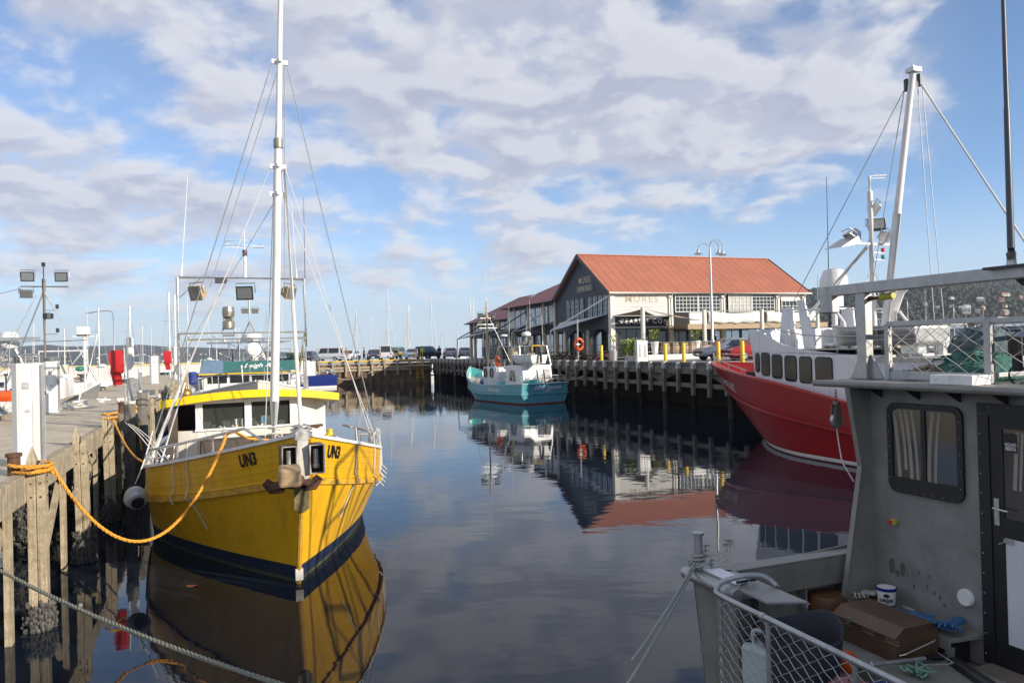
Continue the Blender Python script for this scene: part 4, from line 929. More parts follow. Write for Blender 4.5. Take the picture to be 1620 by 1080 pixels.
# ---- people, each body one skinned figure
def skin_body(name, joints, edges, mat, parent, sub=1):
    me = bpy.data.meshes.new(name); me.from_pydata([j[0] for j in joints], edges, []); me.materials.append(mat)
    o = bpy.data.objects.new(name, me); COL.objects.link(o); o.parent = parent
    s = o.modifiers.new('skin', 'SKIN'); s.use_smooth_shade = True
    for i, j in enumerate(joints): me.skin_vertices[0].data[i].radius = (j[1], j[2] if len(j) > 2 else j[1])
    me.skin_vertices[0].data[0].use_root = True
    u = o.modifiers.new('sub', 'SUBSURF'); u.levels = sub; u.render_levels = sub
    return o
def person(pos, rz, top, legs, hair, label, pose='stand', seed=0):
    t = thing('person', label, 'person', pos, rz, None); q = random.Random(seed); st = .1+.1*q.random()
    J_ = [((0, 0, .95), .13, .16), ((0, .0, 1.15), .12, .15), ((0, 0, 1.38), .12, .17), ((0, 0, 1.50), .055), ((0.01, 0, 1.58), .075), ((.02, 0, 1.68), .09, .075),
          ((0, .17, 1.42), .06), ((.03, .24, 1.16), .048), ((.14, .22, .95), .035), ((.2, .21, .87), .03),
          ((0, -.17, 1.42), .06), ((-.02, -.25, 1.16), .048), ((.10, -.23, .95), .035), ((.16, -.22, .87), .03),
          ((st*.2, .09, .86), .09), ((st*.6, .10, .48), .062), ((st, .10, .08), .045), ((st+.13, .11, .03), .04),
          ((-st*.2, -.09, .86), .09), ((-st*.4, -.10, .48), .062), ((-st, -.10, .08), .045), ((-st+.13, -.11, .03), .04)]
    E_s = [(0, 1), (1, 2), (2, 3), (3, 4), (4, 5), (2, 6), (6, 7), (7, 8), (8, 9), (2, 10), (10, 11), (11, 12), (12, 13), (0, 14), (14, 15), (15, 16), (16, 17), (0, 18), (18, 19), (19, 20), (20, 21)]
    if pose == 'crouch':
        J_ = [((p[0][0]+.35*max(0, p[0][2]-.95), p[0][1], p[0][2]*.72 if p[0][2] > .5 else p[0][2]),)+tuple(p[1:]) for p in J_]
    skin_body('body', J_, E_s, SKIN, t)
    jt = [(p[0],)+tuple(r*1.18 for r in p[1:]) for p in J_]
    def sub_(ids, k, nm, mat):
        mp = {a: i for i, a in enumerate(ids)}; skin_body(nm, [(J_[a][0],)+tuple(r*k for r in J_[a][1:]) for a in ids], [(mp[a], mp[b]) for a, b in E_s if a in mp and b in mp], mat, t)
    sub_([0, 1, 2, 6, 7, 8, 10, 11, 12], 1.22, 'jacket', top); sub_([0, 14, 15, 16, 18, 19, 20], 1.2, 'trousers', legs)
    h = J_[5][0]; m = MB(); m.ball((h[0]-.015, 0, h[2]+.03), .098, 10, (1, .85, .9)); m.build('hair', hair, t, smooth=True)
    return t
HB = cloth('dark_hair', (.02, .014, .01))
def pier_person(px, Yd, rz, *a, **k):
    p = P(px, 560, Yd); p.z = ZQ; return person(p, rz, *a, **k)
pier_person(548, 99.3, R(-70), cloth('brown_jacket', (.20, .11, .06)), cloth('dark_trousers', (.03, .03, .04)), HB, 'person in a brown jacket standing at the pier edge', seed=1)
pier_person(576, 99.3, R(200), cloth('black_jacket', (.015, .015, .018)), cloth('black_trousers', (.02, .02, .025)), HB, 'person in black standing between the white car and the dark blue hatchback', seed=2)
pier_person(632.5, 99.2, R(-90), cloth('amber_jacket', (.55, .28, .02)), cloth('grey_trousers', (.05, .05, .06)), HB, 'person in an amber work jacket bending at the pier edge', pose='crouch', seed=3)
pier_person(668, 100, R(-80), cloth('lime_vest', (.55, .55, .03)), cloth('navy_trousers', (.02, .025, .05)), HB, 'person in a lime vest near the yellow ladder', seed=4)
pier_person(695, 101, R(-90), cloth('charcoal_coat', (.02, .02, .024)), cloth('dark_jeans', (.02, .025, .04)), HB, 'person in a dark coat walking beside the silver hatchback', seed=5)
# ------------------------------------------------------------------ hulls: local y aft from the bow, x to the right looking aft, z up from the water
class Hull:
    def __init__(s, L_, B, sheer, rub, rake, td, nd, tw, nw, kw, ta=.2, q=1.2, boot=.3, stern_rake=.1):
        s.__dict__.update(L=L_, B=B, sheer=sheer, rub=rub, rake=rake, td=td, nd=nd, tw=tw, nw=nw, kw=kw, ta=ta, q=q, boot=boot, sr=stern_rake)
    def y0(s, z):
        z0 = s.sheer(0); a = max(0, min(1, z/z0)); return s.rake*(1-a)**1.15 + (0 if z >= 0 else -z*.5)
    def yz(s, t, z): 
        y0 = s.y0(z); return y0+(s.L-y0-s.sr*(s.sheer(s.L)-z))*t
    def half(s, t, z):
        e = lambda td, n: 1-(1-min(t/td, 1))**n
        tp = 1-s.ta*max(0, (t-.55)/.45)**2
        bd = s.B/2*e(s.td, s.nd)*tp; bw = s.kw*s.B/2*e(s.tw, s.nw)*tp
        r = s.rub(t*s.L); a = max(0, min(1, z/r))**s.q
        w_ = bw+(bd-bw)*a
        return w_*(1+z*.35) if z < 0 else w_
    def pt(s, t, z, sd, off=0):
        return V((sd*(s.half(t, z)+off), s.yz(t, z), z))
    def at(s, y, z, sd, off=0):    # the hull's side at a distance y aft
        y0 = s.y0(z); t = max(0, (y-y0)/(s.L-y0-s.sr*(s.sheer(s.L)-z))); return s.pt(t, z, sd, off)
    def rows(s, zf, n):
        """zf(t) -> list of heights at station t"""
        out = []
        ts = [ (i/n)**1.35 for i in range(n+1)]
        for t in ts: out.append((t, zf(t)))
        return out
    def skin(s, m, za, zb, nz, n=40, uv=False, transom=True):
        for sd in (1, -1):
            g = []
            for j in range(nz+1):
                g.append([s.pt(t, za(t*s.L)+(zb(t*s.L)-za(t*s.L))*j/nz, sd) for t in [(i/n)**1.35 for i in range(n+1)]])
            m.grid(g, uv=uv)
        if transom:
            a, b = za(s.L), zb(s.L); g = [[s.pt(1, a+(b-a)*j/nz, sd) for sd in (-1, -.5, 0, .5, 1)] for j in range(nz+1)]; m.grid(g)
    def line(s, z, off, sd, y1=None, y0=0, n=36, dz=0):
        ts = [y0/s.L+((y1 or s.L)-y0)/s.L*(i/n)**1.2 for i in range(n+1)]
        return [s.pt(t, z(t*s.L)+dz, sd, off) for t in ts]
    def around(s, m, z, off, w_, h, dz=0, n=36, transom=True):
        """a solid strake round the hull (rub rail, cap rail): rectangular section"""
        for sd in (1, -1):
            g = [[p+V((sd*a, 0, b)) for p in s.line(z, off, sd, n=n)] for a, b in ((0, dz-h/2), (w_, dz-h/2), (w_, dz+h/2), (0, dz+h/2), (0, dz-h/2))]
            m.grid(g)
        if transom:
            a, b = s.pt(1, z(s.L), -1, off+w_), s.pt(1, z(s.L), 1, off+w_); m.beam(a+V((0, 0, dz)), b+V((0, 0, dz)), w_*1.6, h)
    def deck(s, m, z, inset=.06, n=30):
        g = []
        for i in range(n+1):
            t = (i/n)**1.3*.995; zz = z(t*s.L); h = max(0, s.half(t, zz)-inset); g.append([V((h*k, s.yz(t, zz)+.05, zz)) for k in (-1, -.5, 0, .5, 1)])
        m.grid(g)
    def inner(s, m, z0, th=.08, n=30):
        """inside of the bulwark"""
        for sd in (1, -1):
            g = []
            for j in range(3): g.append([V((sd*max(0, s.half(t, z0(t*s.L)+(s.sheer(t*s.L)-z0(t*s.L))*j/2)-th), s.yz(t, z0(t*s.L)+(s.sheer(t*s.L)-z0(t*s.L))*j/2)+(.12 if i == 0 else 0), z0(t*s.L)+(s.sheer(t*s.L)-z0(t*s.L))*j/2)) for i, t in enumerate([(i/n)**1.35*.99 for i in range(n+1)])])
            m.grid(g)
    def text(s, m, key, y, zc, sd, flip, off=.012, up=0, kx=1., ky=1.):
        vs, fs = text_geo(*key)
        m.add([s.at(y+(x*kx*(-1 if flip else 1)), zc+yy*ky+up*x*(-1 if flip else 1), sd, off) for x, yy in vs], fs)
def floodlight(par, p, yaw, pitch, s=1., col=None, loc=True, name='floodlight'):
    """box lamp: housing with cooling fins, reflector face, bracket"""
    M = Matrix.Rotation(yaw, 3, 'Z') @ Matrix.Rotation(pitch, 3, 'X')
    def T(v): return V(p)+M @ (V(v)*s)
    m = MB(); a = [T(v) for v in ((-.2, -.09, -.16), (.2, -.09, -.16), (.2, -.09, .16), (-.2, -.09, .16))]; b = [T(v) for v in ((-.12, .1, -.08), (.12, .1, -.08), (.12, .1, .1), (-.12, .1, .1))]
    m.add(a+b, [(0, 4, 5, 1), (1, 5, 6, 2), (2, 6, 7, 3), (3, 7, 4, 0), (4, 7, 6, 5), (0, 1, 2, 3)])
    for i in range(4):
        m.beam(T((-.1+.066*i, .1, -.07)), T((-.1+.066*i, .1, .09)), .015*s, .05*s)
    o = m.build(name, col or DARKM, par)
    m = MB(); m.prism([T((-.165, -.094, -.125)), T((.165, -.094, -.125)), T((.165, -.094, .125)), T((-.165, -.094, .125))], M @ V((0, -.012*s, 0))); m.build('lens', mk('lamp_reflector', (.33, .33, .31), .15, .6, var=.2, s=20), o)
    m = MB(); m.tube([T((-.22, 0, 0)), T((-.22, 0, .22)), T((.22, 0, .22)), T((.22, 0, 0))], .016*s, 5); m.build('bracket', GALV, o); return o
def radome(par, p, r, h):
    m = MB(); m.lathe([(0, 0), (r*.8, 0), (r, h*.2), (r*.98, h*.55), (r*.7, h*.9), (0, h)], p, n=16); return m.build('radome', WHITE, par, smooth=True)
def whip(par, p, h, r=.012, lean=(0, 0), mat=None):
    p = V(p); m = MB(); m.cyl(p, p+V((lean[0]*.12, lean[1]*.12, h*.12)), r*2, r*1.4, 6); m.tube([p+V((lean[0]*k, lean[1]*k, h*k)) for k in (.1, .4, .7, 1)], [r, r*.8, r*.6, r*.4], 5); return m.build('whip_antenna', mat or WHITE, par)
def wires(par, prs, r=.012, name='stay', mat=None, n=5):
    for a, b in prs:
        m = MB(); m.cyl(a, b, r, r, n); m.build(name, mat or WIRE, par)
# ================================================================== the yellow fishing boat
YA = R(24.5)
yb = thing('fishing_boat', 'yellow wooden fishing boat with white mast, yellow wheelhouse roof and UN3 on its bow', 'fishing boat', (-3.52, 12.6, 0), YA)
ysh = lambda y: 1.50+1.15*max(0, 1-y/8.)**2+.012*max(0, y-8)
yrb = lambda y: 1.0+.86*max(0, 1-y/6.5)**2
HY = Hull(13.4, 4.96, ysh, yrb, .78, .36, 1.75, .42, 1.30, .95, ta=.25, q=1.15)
m = MB(); c0_ = lambda v: (lambda y: v)
m.k = 1; HY.skin(m, c0_(-.5), c0_(-.02), 2); HY.skin(m, c0_(.07), c0_(.31), 2); m.k = 3; HY.skin(m, c0_(-.02), c0_(.07), 1); m.k = 0; HY.skin(m, c0_(.31), yrb, 6); m.k = 2; HY.skin(m, yrb, ysh, 4, uv=True)
hull = m.build('hull', [YEL, NAVY, YELP, mk('waterline_slime', (.07, .075, .045), .6, var=.5, s=9)], yb, smooth=True, ang=35)
m = MB(); HY.around(m, yrb, -.01, .06, .10); m.build('rub_rail', mk('worn_yellow_timber', (.60, .34, .03), .6, var=.25, s=4, dirt=(.13, .085, .05), damt=.95, dsc=(2.2, 2.2, 9)), yb)
m = MB(); HY.around(m, lambda y: yrb(y)+.10, -.01, .03, .05); m.build('upper_bead', YEL, yb)
m = MB(); HY.around(m, ysh, -.11, .17, .055, .02); m.build('cap_rail', WHITE, yb)
dky = lambda y: max(.95, ysh(y)-.62)
m = MB(); HY.inner(m, dky); m.build('bulwark_lining', WHITE, yb, smooth=True)
m = MB(); HY.deck(m, dky); m.build('deck', DECKP, yb)
BLK_T = mk('black_lettering', (.012, .012, .012), .5)
for sd, y, fl in ((-1, 1.02, True), (1, .92, False)):
    m = MB(); HY.text(m, ('UN3', .28, 0, .014, 1.05), y, 2.17 if fl else 2.20, sd, fl, up=-.16, kx=.60 if fl else .72, ky=1.05); m.build('lettering', BLK_T, yb)
# stem post, iron plate and anchor
STEMW = mk('peeling_white_timber', (.56, .54, .49), .8, var=.15, s=5, dirt=(.16, .12, .09), damt=.85, dsc=(9, 9, 1.1), bump=.4)
m = MB(); m.box((0, .04, 2.2), (.18, .24, .80), rx=R(-6)); m.box((0, .1, 2.63), (.24, .3, .12)); m.add([(-.12, -.03, 2.69), (.12, -.03, 2.69), (.12, .25, 2.69), (-.12, .25, 2.69), (0, .11, 2.80)], [(0, 1, 4), (1, 2, 4), (2, 3, 4), (3, 0, 4)]); m.build('stem_post', STEMW, yb, bevel=.012)
m = MB(); pts = [V((0, HY.y0(z)-.025, z)) for z in (-.4, 0, .4, .8, 1.2, 1.45)]; m.tube(pts, .045, 8); m.build('stem_bar', mk('scuffed_yellow_stem', (.50, .28, .03), .5, var=.3, s=8), yb)
m = MB(); m.prism([(-.13, HY.y0(1.85)-.03, 1.95), (.13, HY.y0(1.85)-.03, 1.95), (.13, HY.y0(1.5)-.05, 1.42), (.05, HY.y0(1.36)-.05, 1.34), (-.05, HY.y0(1.36)-.05, 1.34), (-.13, HY.y0(1.5)-.05, 1.42)], (0, -.05, -.02)); m.build('stem_plate', mk('scraped_steel_plate', (.30, .25, .12), .5, .3, var=.5, s=6), yb, bevel=.01)
m = MB(); m.box((0, HY.y0(.2)-.06, .18), (.13, .05, .20)); m.build('draught_mark', STEMW, yb)
for sx in (-1, 1):            # roller boxes each side of the stem
    m = MB(); c = V((-.235 if sx < 0 else .205, .0, 2.26)); w_, h, d = .23, .46, .36
    for a, b in (((-w_/2, 0, 0), (.02, d, h)), ((w_/2, 0, 0), (.02, d, h)), ((0, 0, h/2), (w_, d, .02)), ((0, 0, -h/2), (w_, d, .02)), ((0, d/2, 0), (w_, .02, h))): m.box(c+V(a), b, rz=0)
    o = m.build('roller_box', mk('rusty_edged_steel', (.16, .13, .10), .55, .4, var=.4, s=10), yb)
    m = MB(); m.cyl(c+V((0, -.05, -.16)), c+V((0, -.05, .16)), .045, .045, 10); m.ball(c+V((0, -.06, -.12)), .065, 8); m.build('roller', GALV, o)
    m = MB(); m.tube([c+V((-w_/2, -d/2, -h/2)), c+V((w_/2, -d/2, -h/2)), c+V((w_/2, -d/2, h/2)), c+V((-w_/2, -d/2, h/2))], .018, 5, closed=True); m.build('rim', STEMW, o)
m = MB(); m.box((-.27, -.40, 2.06), (.34, .34, .30), rz=R(-6), rx=R(8)); m.build('anchor_shank', mk('raw_rusty_wood_end', (.42, .29, .17), .8, var=.3, s=9, bump=.3), yb, bevel=.04)
m = MB()
for sx in (-1, 1):
    m.tube([(-.2+sx*.04, -.3, 1.95), (-.2+sx*.18, -.28, 1.87), (-.2+sx*.33, -.22, 1.86), (-.2+sx*.43, -.2, 1.97)], [.09, .10, .10, .07], 8)
m.ball((-.2, -.28, 1.95), .16, 10, (1.2, 1, .8)); m.build('anchor_fluke', RUST, yb, smooth=True)
# rails on both bows
for sd in (-1, 1):
    m = MB(); y0r, y1r = (.75, 6.4) if sd < 0 else (.95, 6.0)
    top = [HY.at(y, ysh(y), sd, -.12)+V((0, 0, .38)) for y in [y0r+.45+(y1r-y0r-.45)*i/14 for i in range(15)]]
    foot = HY.at(y0r, ysh(y0r), sd, -.12)+V((0, 0, .03)); m.tube([foot]+top, .028, 7)
    for i in (2, 5, 8, 11, 14): m.cyl(top[i], top[i]-V((0, 0, .36)), .024, n=6)
    m.build('bow_rail', STEEL, yb)
    m = MB(); mid = [p-V((0, 0, .19)) for p in top[6:]]; m.tube(mid, .016, 6); m.build('mid_rail', STEEL, yb)
# wheelhouse
wz0, wz1, ry0 = .95, 2.86, 7.55
front = [(-1.95, 8.1), (-1.35, 7.95), (1.05, 7.95), (1.95, 8.55)]
m = MB()
def wall(a, b, z0, z1, t=.06): 
    m.beam((a[0], a[1], (z0+z1)/2), (b[0], b[1], (z0+z1)/2), t, z1-z0)
sill = 2.12
for a, b in zip(front[:-1], front[1:]): wall(a, b, wz0, sill)
for sx in (-1, 1): m.span((sx*1.98, 8.1 if sx < 0 else 8.55, wz0), (sx*1.92, 11.2, wz1)); 
m.span((-1.95, 11.15, wz0), (1.95, 11.2, wz1)); wall(front[2], front[3], sill, wz1)
m.build('wheelhouse', mk('warm_white_paint', (.72, .685, .60), .4, var=.06, dirt=(.36, .28, .19), damt=.5, dsc=(4, 4, .6)), yb)
m = MB()
for x in (-1.93, -1.30, -.12, 1.02): m.box((x, 7.95+(.1 if x < -1.5 else 0), (sill+wz1)/2), (.17 if x > -1.5 else .1, .1, wz1-sill))
m.span((-1.95, 7.93, wz1-.08), (1.05, 8.02, wz1+.12)); m.span((-1.4, 7.86, sill-.02), (1.05, 8.02, sill+.03)); m.build('window_post', WHITE, yb)
m = MB(); m.span((-1.9, 8.6, 1.0), (1.9, 11, 1.05)); m.span((-1.9, 11.05, 1.0), (1.9, 11.1, 2.85)); m.span((-1.85, 8.2, 2.0), (1.85, 8.9, 2.06)); m.build('cabin_lining', BROWNP, yb)
CLR = bpy.data.materials.new('clear_window_glass'); CLR.use_nodes = True
_b = CLR.node_tree.nodes['Principled BSDF']; _b.inputs['Roughness'].default_value = .02; _b.inputs['Base Color'].default_value = (.42, .45, .42, 1); _b.inputs['Transmission Weight'].default_value = .92; _b.inputs['IOR'].default_value = 1.1; _b.inputs['Specular IOR Level'].default_value = .5
for x0, x1 in ((-1.22, -.21), (-.03, .93)):
    m = MB(); m.span((x0, 7.965, sill+.03), (x1, 7.975, wz1-.08)); m.build('window_pane', CLR, yb)
qd = random.Random(17)
m = MB()
for i in range(26):
    x = -1.2+2.1*qd.random(); s_ = .07+.13*qd.random(); m.box((x, 8.06+.12*qd.random(), 2.10+s_*.65), (s_*1.3, .08, s_*1.3), rz=qd.random())
m.build('dashboard_clutter', mk('faded_paper_and_gear', (.70, .69, .62), .7, var=.6, s=7), yb)
m = MB(); m.box((.38, 8.03, 2.28), (.36, .10, .25), rz=R(4)); o = m.build('carton', WHITE, yb); m = MB(); m.box((.30, 7.972, 2.29), (.13, .012, .14), rz=R(4)); m.build('printed_label', mk('blue_print', (.03, .18, .35), .6), o)
m = MB(); m.tube([(-1.0+.05*i, 8.0+.1*sin(i), 2.16+.04*sin(i*2.1)) for i in range(26)], .022, 5); m.build('windowsill_rope', ROPEW, yb)
m = MB(); m.tube([(.1, 8.1, 2.14), (.55, 7.9, 2.14), (.75, 8.1, 2.16), (.3, 8.2, 2.18)], .03, 6); m.build('hose', GRN, yb)
m = MB(); m.span((-1.3, 7.2, 1.0), (1.3, 7.9, 1.9)); m.build('foredeck_locker', mk('brown_timber_locker', (.075, .06, .045), .8, var=.25, s=4), yb, bevel=.03)
m = MB(); m.span((-.75, 5.6, 1.0), (.45, 6.8, 1.55)); m.k = 1; m.span((-.85, 5.5, 1.55), (.55, 6.9, 1.65)); m.build('hatch', [DECKP, WHITE], yb, bevel=.02)
m = MB(); rows = []
for j, y in enumerate((7.35, 7.45, 8.5, 11.6)):
    rows.append([V((x, y+(.35*(x/2.2)**2 if j < 2 else 0), 2.92+.20*(1-(x/2.2)**2)-.066*(y-7.35))) for x in [-2.2+4.4*i/16 for i in range(17)]])
low = [[p-V((0, 0, .19)) for p in r] for r in rows]
m.grid(rows); m.grid(low); m.grid([rows[0], low[0]]); m.grid([rows[-1], low[-1]]); m.grid([[r[0] for r in rows], [r[0] for r in low]]); m.grid([[r[-1] for r in rows], [r[-1] for r in low]])
m.build('wheelhouse_roof', YELR, yb, smooth=True, ang=30)
m = MB(); m.span((-2.02, 7.75, 1.0), (-1.8, 7.95, 2.72)); m.build('corner_timber', mk('dark_oiled_post', (.07, .05, .035), .5, var=.3), yb)
m = MB(); m.lathe([(0, 0), (.13, 0), (.15, .06), (.12, .14), (.05, .18), (.03, .24), (0, .25)], (-1.6, 7.7, 3.02), n=12); m.build('brass_bell', mk('old_brass', (.40, .26, .09), .4, .8), yb, smooth=True)
# mast, derrick, stays
MAST = mk('white_mast_paint', (.78, .76, .71), .38, var=.06, s=3, dirt=(.42, .38, .32), damt=.5, dsc=(8, 8, .5))
mb_ = V((-.02, 3.9, 1.0)); mt_ = V((.45, 4.15, 13.2)); 
def mast(z): return mb_.lerp(mt_, (z-1.)/12.2)
m = MB(); m.tube([mast(z) for z in (.95, 3, 6, 8.5, 8.52, 13.2)], [.108, .095, .083, .076, .064, .048], 12); mst = m.build('mast', MAST, yb, smooth=True)
m = MB(); m.lathe([(.085, 0), (.098, .02), (.098, .20), (.08, .22)], mast(8.45), n=12); m.build('mast_band', mk('greenish_bronze', (.30, .29, .24), .5, .5), mst)
m = MB()
for z in (10.35, 8.05, 7.45):
    m = MB(); p = mast(z); m.box(p, (.34, .05, .10)); m.box(p+V((0, -.05, .02)), (.06, .2, .08)); m.build('mast_bracket', WHITE, mst)
m = MB(); m.tube([mast(1.55+i*.012)+V((.13*cos(i*.55), .13*sin(i*.55), 0)) for i in range(80)], .016, 5); m.tube([mast(2.3)+V((.14, -.1, -.0)), mast(2.0)+V((.22, -.1, 0)), mast(1.7)+V((.15, -.12, 0))], .02, 5); m.build('rope_lashing', ROPEW, mst)
m = MB(); a, b = mast(8.0)+V((.12, -.1, 0)), V((.62, 4.1, 2.35)); m.tube([a, a.lerp(b, .5), b], [.028, .042, .046], 8); dk = m.build('derrick_boom', MAST, yb, smooth=True)
m = MB(); m.cyl(b+V((-.06, 0, -.1)), b+V((.06, 0, -.1)), .0, .0, 3)
m = MB()
for i, r_ in enumerate((.20, .24, .24, .18)): m.lathe([(r_*.6, 0), (r_, .02), (r_, .05), (r_*.6, .07)], b+V((0, 0, .04-.075*i)), n=14)
m.ball(b+V((0, 0, -.3)), .11, 8); m.cyl(b+V((0, 0, -.4)), b+V((.02, -.1, -1.05)), .012, n=5); m.build('tackle_block', GALV, dk)
wires(yb, [(mast(10.35)+V((-.15, 0, 0)), HY.at(5.0, ysh(5.), -1)+V((0, 0, .05))), (mast(10.3)+V((.15, 0, 0)), HY.at(4.2, ysh(4.2), 1)+V((0, 0, .05)))], .012, 'shroud', GALV)
wires(yb, [(mast(8.05)+V((-.15, 0, 0)), HY.at(5.7, ysh(5.7), -1)), (mast(8.05)+V((-.15, .1, 0)), HY.at(4.5, ysh(4.5), -1)), (mast(8.05)+V((.15, 0, 0)), HY.at(5.0, ysh(5.), 1)), (mast(7.45)+V((.15, .1, 0)), HY.at(4.0, ysh(4.), 1)), (mast(10.3), (-.9, 9.6, 5.9)), (mast(7.4), (-2.1, 9.4, 3.2)), (mast(10.3)+V((.1, 0, 0)), (1.1, 9.6, 5.9))], .0085, 'stay', ROPEW)
wires(yb, [(mast(8.1)+V((.08, .05, 0)), (.75, 4.6, 2.3)), (mast(9)+V((-.06, 0, 0)), (-.1, 4.4, 2.2))], .009, 'halyard', ROPEW)
# outrigger stowed up at the left, and lines hanging over the bulwarks
m = MB(); a = HY.at(6.0, ysh(6), -1)+V((.1, 0, .1)); m.tube([a, a+V((.5, .8, 1.25)), a+V((.85, 1.5, 2.2))], .035, 7); m.tube([a+V((.2, -.3, 0)), a+V((.75, .8, 1.7))], .018, 6); m.build('stowed_outrigger', WHITE, yb)
m = MB()
for k in range(3): m.tube(sag(a+V((-.5+.05*k, .3*k, .9-.05*k)), a+V((.15+.1*k, -.5+.1*k, .05)), -.08, 8), .009, 5)
m.build('coiled_stays', ROPEW, yb)
for y, z, sd, nm in ((2.45, .75, -1, 'lanyard'), (2.9, 1.2, -1, 'lanyard'), (1.75, .85, 1, 'lanyard'), (2.9, 1.1, 1, 'lanyard'), (3.9, 1.0, 1, 'lanyard')):
    q = random.Random(int(y*10)); p = HY.at(y, ysh(y), sd, -.1)+V((0, 0, .36)); pts = [p, p+V((sd*.1, 0, -.02))]
    zs = ysh(y); n = 9
    for i in range(n): z_ = zs-.03-(zs-z)*i/(n-1); pts.append(HY.at(y+.18*i/n+.015*q.random(), z_, sd, .03 if abs(z_-yrb(y)) > .12 else .1))
    m = MB(); m.tube(pts, .012, 5); m.build(nm, ROPEW, yb)
m = MB()
for k in range(5): 
    b = HY.at(4.3+.15*k, ysh(4.3), 1, .02); m.tube([b+V((0, 0, .45)), b+V((.03, .02, 0)), b+V((.05-.02*k, .05, -.35-.1*k)), b+V((.12, -.1, -.45-.12*k))], .011, 5)
m.build('shroud_tails', ROPEW, yb)
# gantry on the wheelhouse roof with three floodlights and antennas
gy = 9.4; gx0, gx1, gz = -1.72, 1.62, 6.15
m = MB()
for x in (gx0, gx1): m.tube([(x, gy, 3.0), (x, gy, gz)], .045, 8)
m.tube([(gx0, gy, gz), (gx1, gy, gz)], .04, 8)
for z in (4.62, 4.45): m.tube([(gx0+(.2 if z < 4.5 else 0), gy-.25, z), (gx1, gy-.25, z)], .032, 7)
m.tube([(gx0+.2, gy-.25, 4.45), (gx0+.2, gy-.25, 3.0)], .032, 7); m.tube([(gx1-.1, gy-.25, 4.45), (gx1-.1, gy-.25, 3.0)], .032, 7); m.tube([(gx0+.05, gy, 5.6), (gx0+.6, gy, gz)], .02, 6)
m.tube([(gx0, gy, 4.62), (gx0, gy+1.8, 3.)], .03, 6); m.tube([(gx1, gy, 4.62), (gx1, gy+1.8, 3.)], .03, 6)
gan = m.build('gantry', STEEL, yb)
LAMPT = mk('weathered_lamp_housing', (.40, .30, .17), .55, var=.2)
floodlight(gan, (gx0+.52, gy-.05, gz-.42), R(-55), R(14), 1.25, LAMPT); floodlight(gan, (.02, gy-.08, gz-.42), R(-25), R(8), 1.2, DARKM); floodlight(gan, (gx1-.45, gy, gz-.4), R(50), R(12), 1.2, LAMPT)
m = MB(); m.box((-.62, gy, gz-.09), (.3, .16, .12)); m.build('junction_box', DARKM, gan)
m = MB(); m.cyl((.02, gy, gz), (.02, gy, gz+.62), .04, n=8); m.k = 1; m.cyl((.02, gy, gz+.62), (.02, gy, gz+.78), .065, n=8); m.k = 0
m.tube([(.02+.55*cos(a), gy+.55*sin(a), gz+.88+.04*sin(a)) for a in [2*pi*i/24 for i in range(24)]], .01, 5, closed=True); m.tube([(.02+.53*cos(a), gy+.53*sin(a), gz+.98) for a in [.4+2*pi*i/30 for i in range(22)]], .01, 5); m.cyl((.02, gy, gz+.7), (.02, gy, gz+1.3), .012, n=5); m.build('loop_antenna', [WHITE, mk('maroon_band', (.12, .015, .02), .4)], gan)
whip(gan, (gx0+.1, gy, gz), 2.8, .016, (.22, 0)); whip(gan, (gx1-.2, gy, gz), 2.2, .013, (-.1, 0)); whip(gan, (gx1+.02, gy, 4.2), 4.3, .014, (.02, 0), DARKM); whip(gan, (gx0+.25, gy, 4.4), 1.4, .014, (-.02, 0))
# deck gear
m = MB(); m.tube(tangle((-.5, 5.6, 1.0), (1.6, 1.8, .5), 40, 3), .02, 5); m.build('deck_ropes', ROPEW, yb)
o = tag(None or single('rope_coil', MB().tube([yb.matrix_basis @ p for p in coil((.45, 3.2, 1.75), .28, 5, .26, seed=4)], .028, 6).tube([yb.matrix_basis @ p for p in tangle((.55, 3.3, 1.75), (.7, .6, .35), 22, 9)], .026, 6), ROPEO, 'heap of orange rope on the yellow boat behind its stem post', 'rope'), None, None)
NETD = mk('dark_fishing_net', (.035, .045, .035), .9, var=.7, s=14, bump=.8, bs=60)
def heap(pts_, c, d, n, mat, label, seed, r=.018, name='net_heap', cat='net', base=True, M=None, nseg=150):
    q = random.Random(seed); m = MB(); c = V(c); rows = []
    for j in range(6):
        z = j/5; k = (1-z**1.8)**.5 if z < 1 else 0
        rows.append([c+V((d[0]/2*k*cos(a)*(.85+.3*q.random()), d[1]/2*k*sin(a)*(.85+.3*q.random()), d[2]*z*(.9+.2*q.random()))) for a in [2*pi*i/14 for i in range(14)]])
    if base: m.grid(rows, closed=True)
    m.tube(tangle(c, (d[0]*1.0, d[1]*1.0, d[2]*1.05), nseg, seed), r, 5)
    if M is not None: m.v = [M @ p for p in m.v]
    return single(name, m, mat, label, cat, smooth=True)
YM = yb.matrix_basis
heap(None, (1.45, 3.5, 1.45), (1.0, 1.6, .55), 0, NETD, 'dark heap of fishing net on the right side deck of the yellow boat', 5, .02, M=YM, nseg=90)
heap(None, (-1.5, 5.4, 1.1), (.9, 1.4, .5), 0, mk('tan_net_and_rope', (.30, .24, .15), .9, var=.5, s=20), 'tan heap of rope and net inside the left rail of the yellow boat', 6, .022, M=YM, nseg=70)
def bottle(M, p, h, r, mat, capm, name, label, cat, lean=0):
    b_ = M @ V(p); t = thing(name, label, cat, b_, 0); m = MB(); m.lathe([(0, 0), (r, 0), (r*1.02, h*.1), (r, h*.62), (r*.9, h*.7), (r*.42, h*.84), (r*.4, h*.9)], n=12); m.build('body', mat, t, smooth=True)
    m = MB(); m.lathe([(r*.46, h*.88), (r*.46, h), (0, h)], n=10); m.build('cap', capm, t)
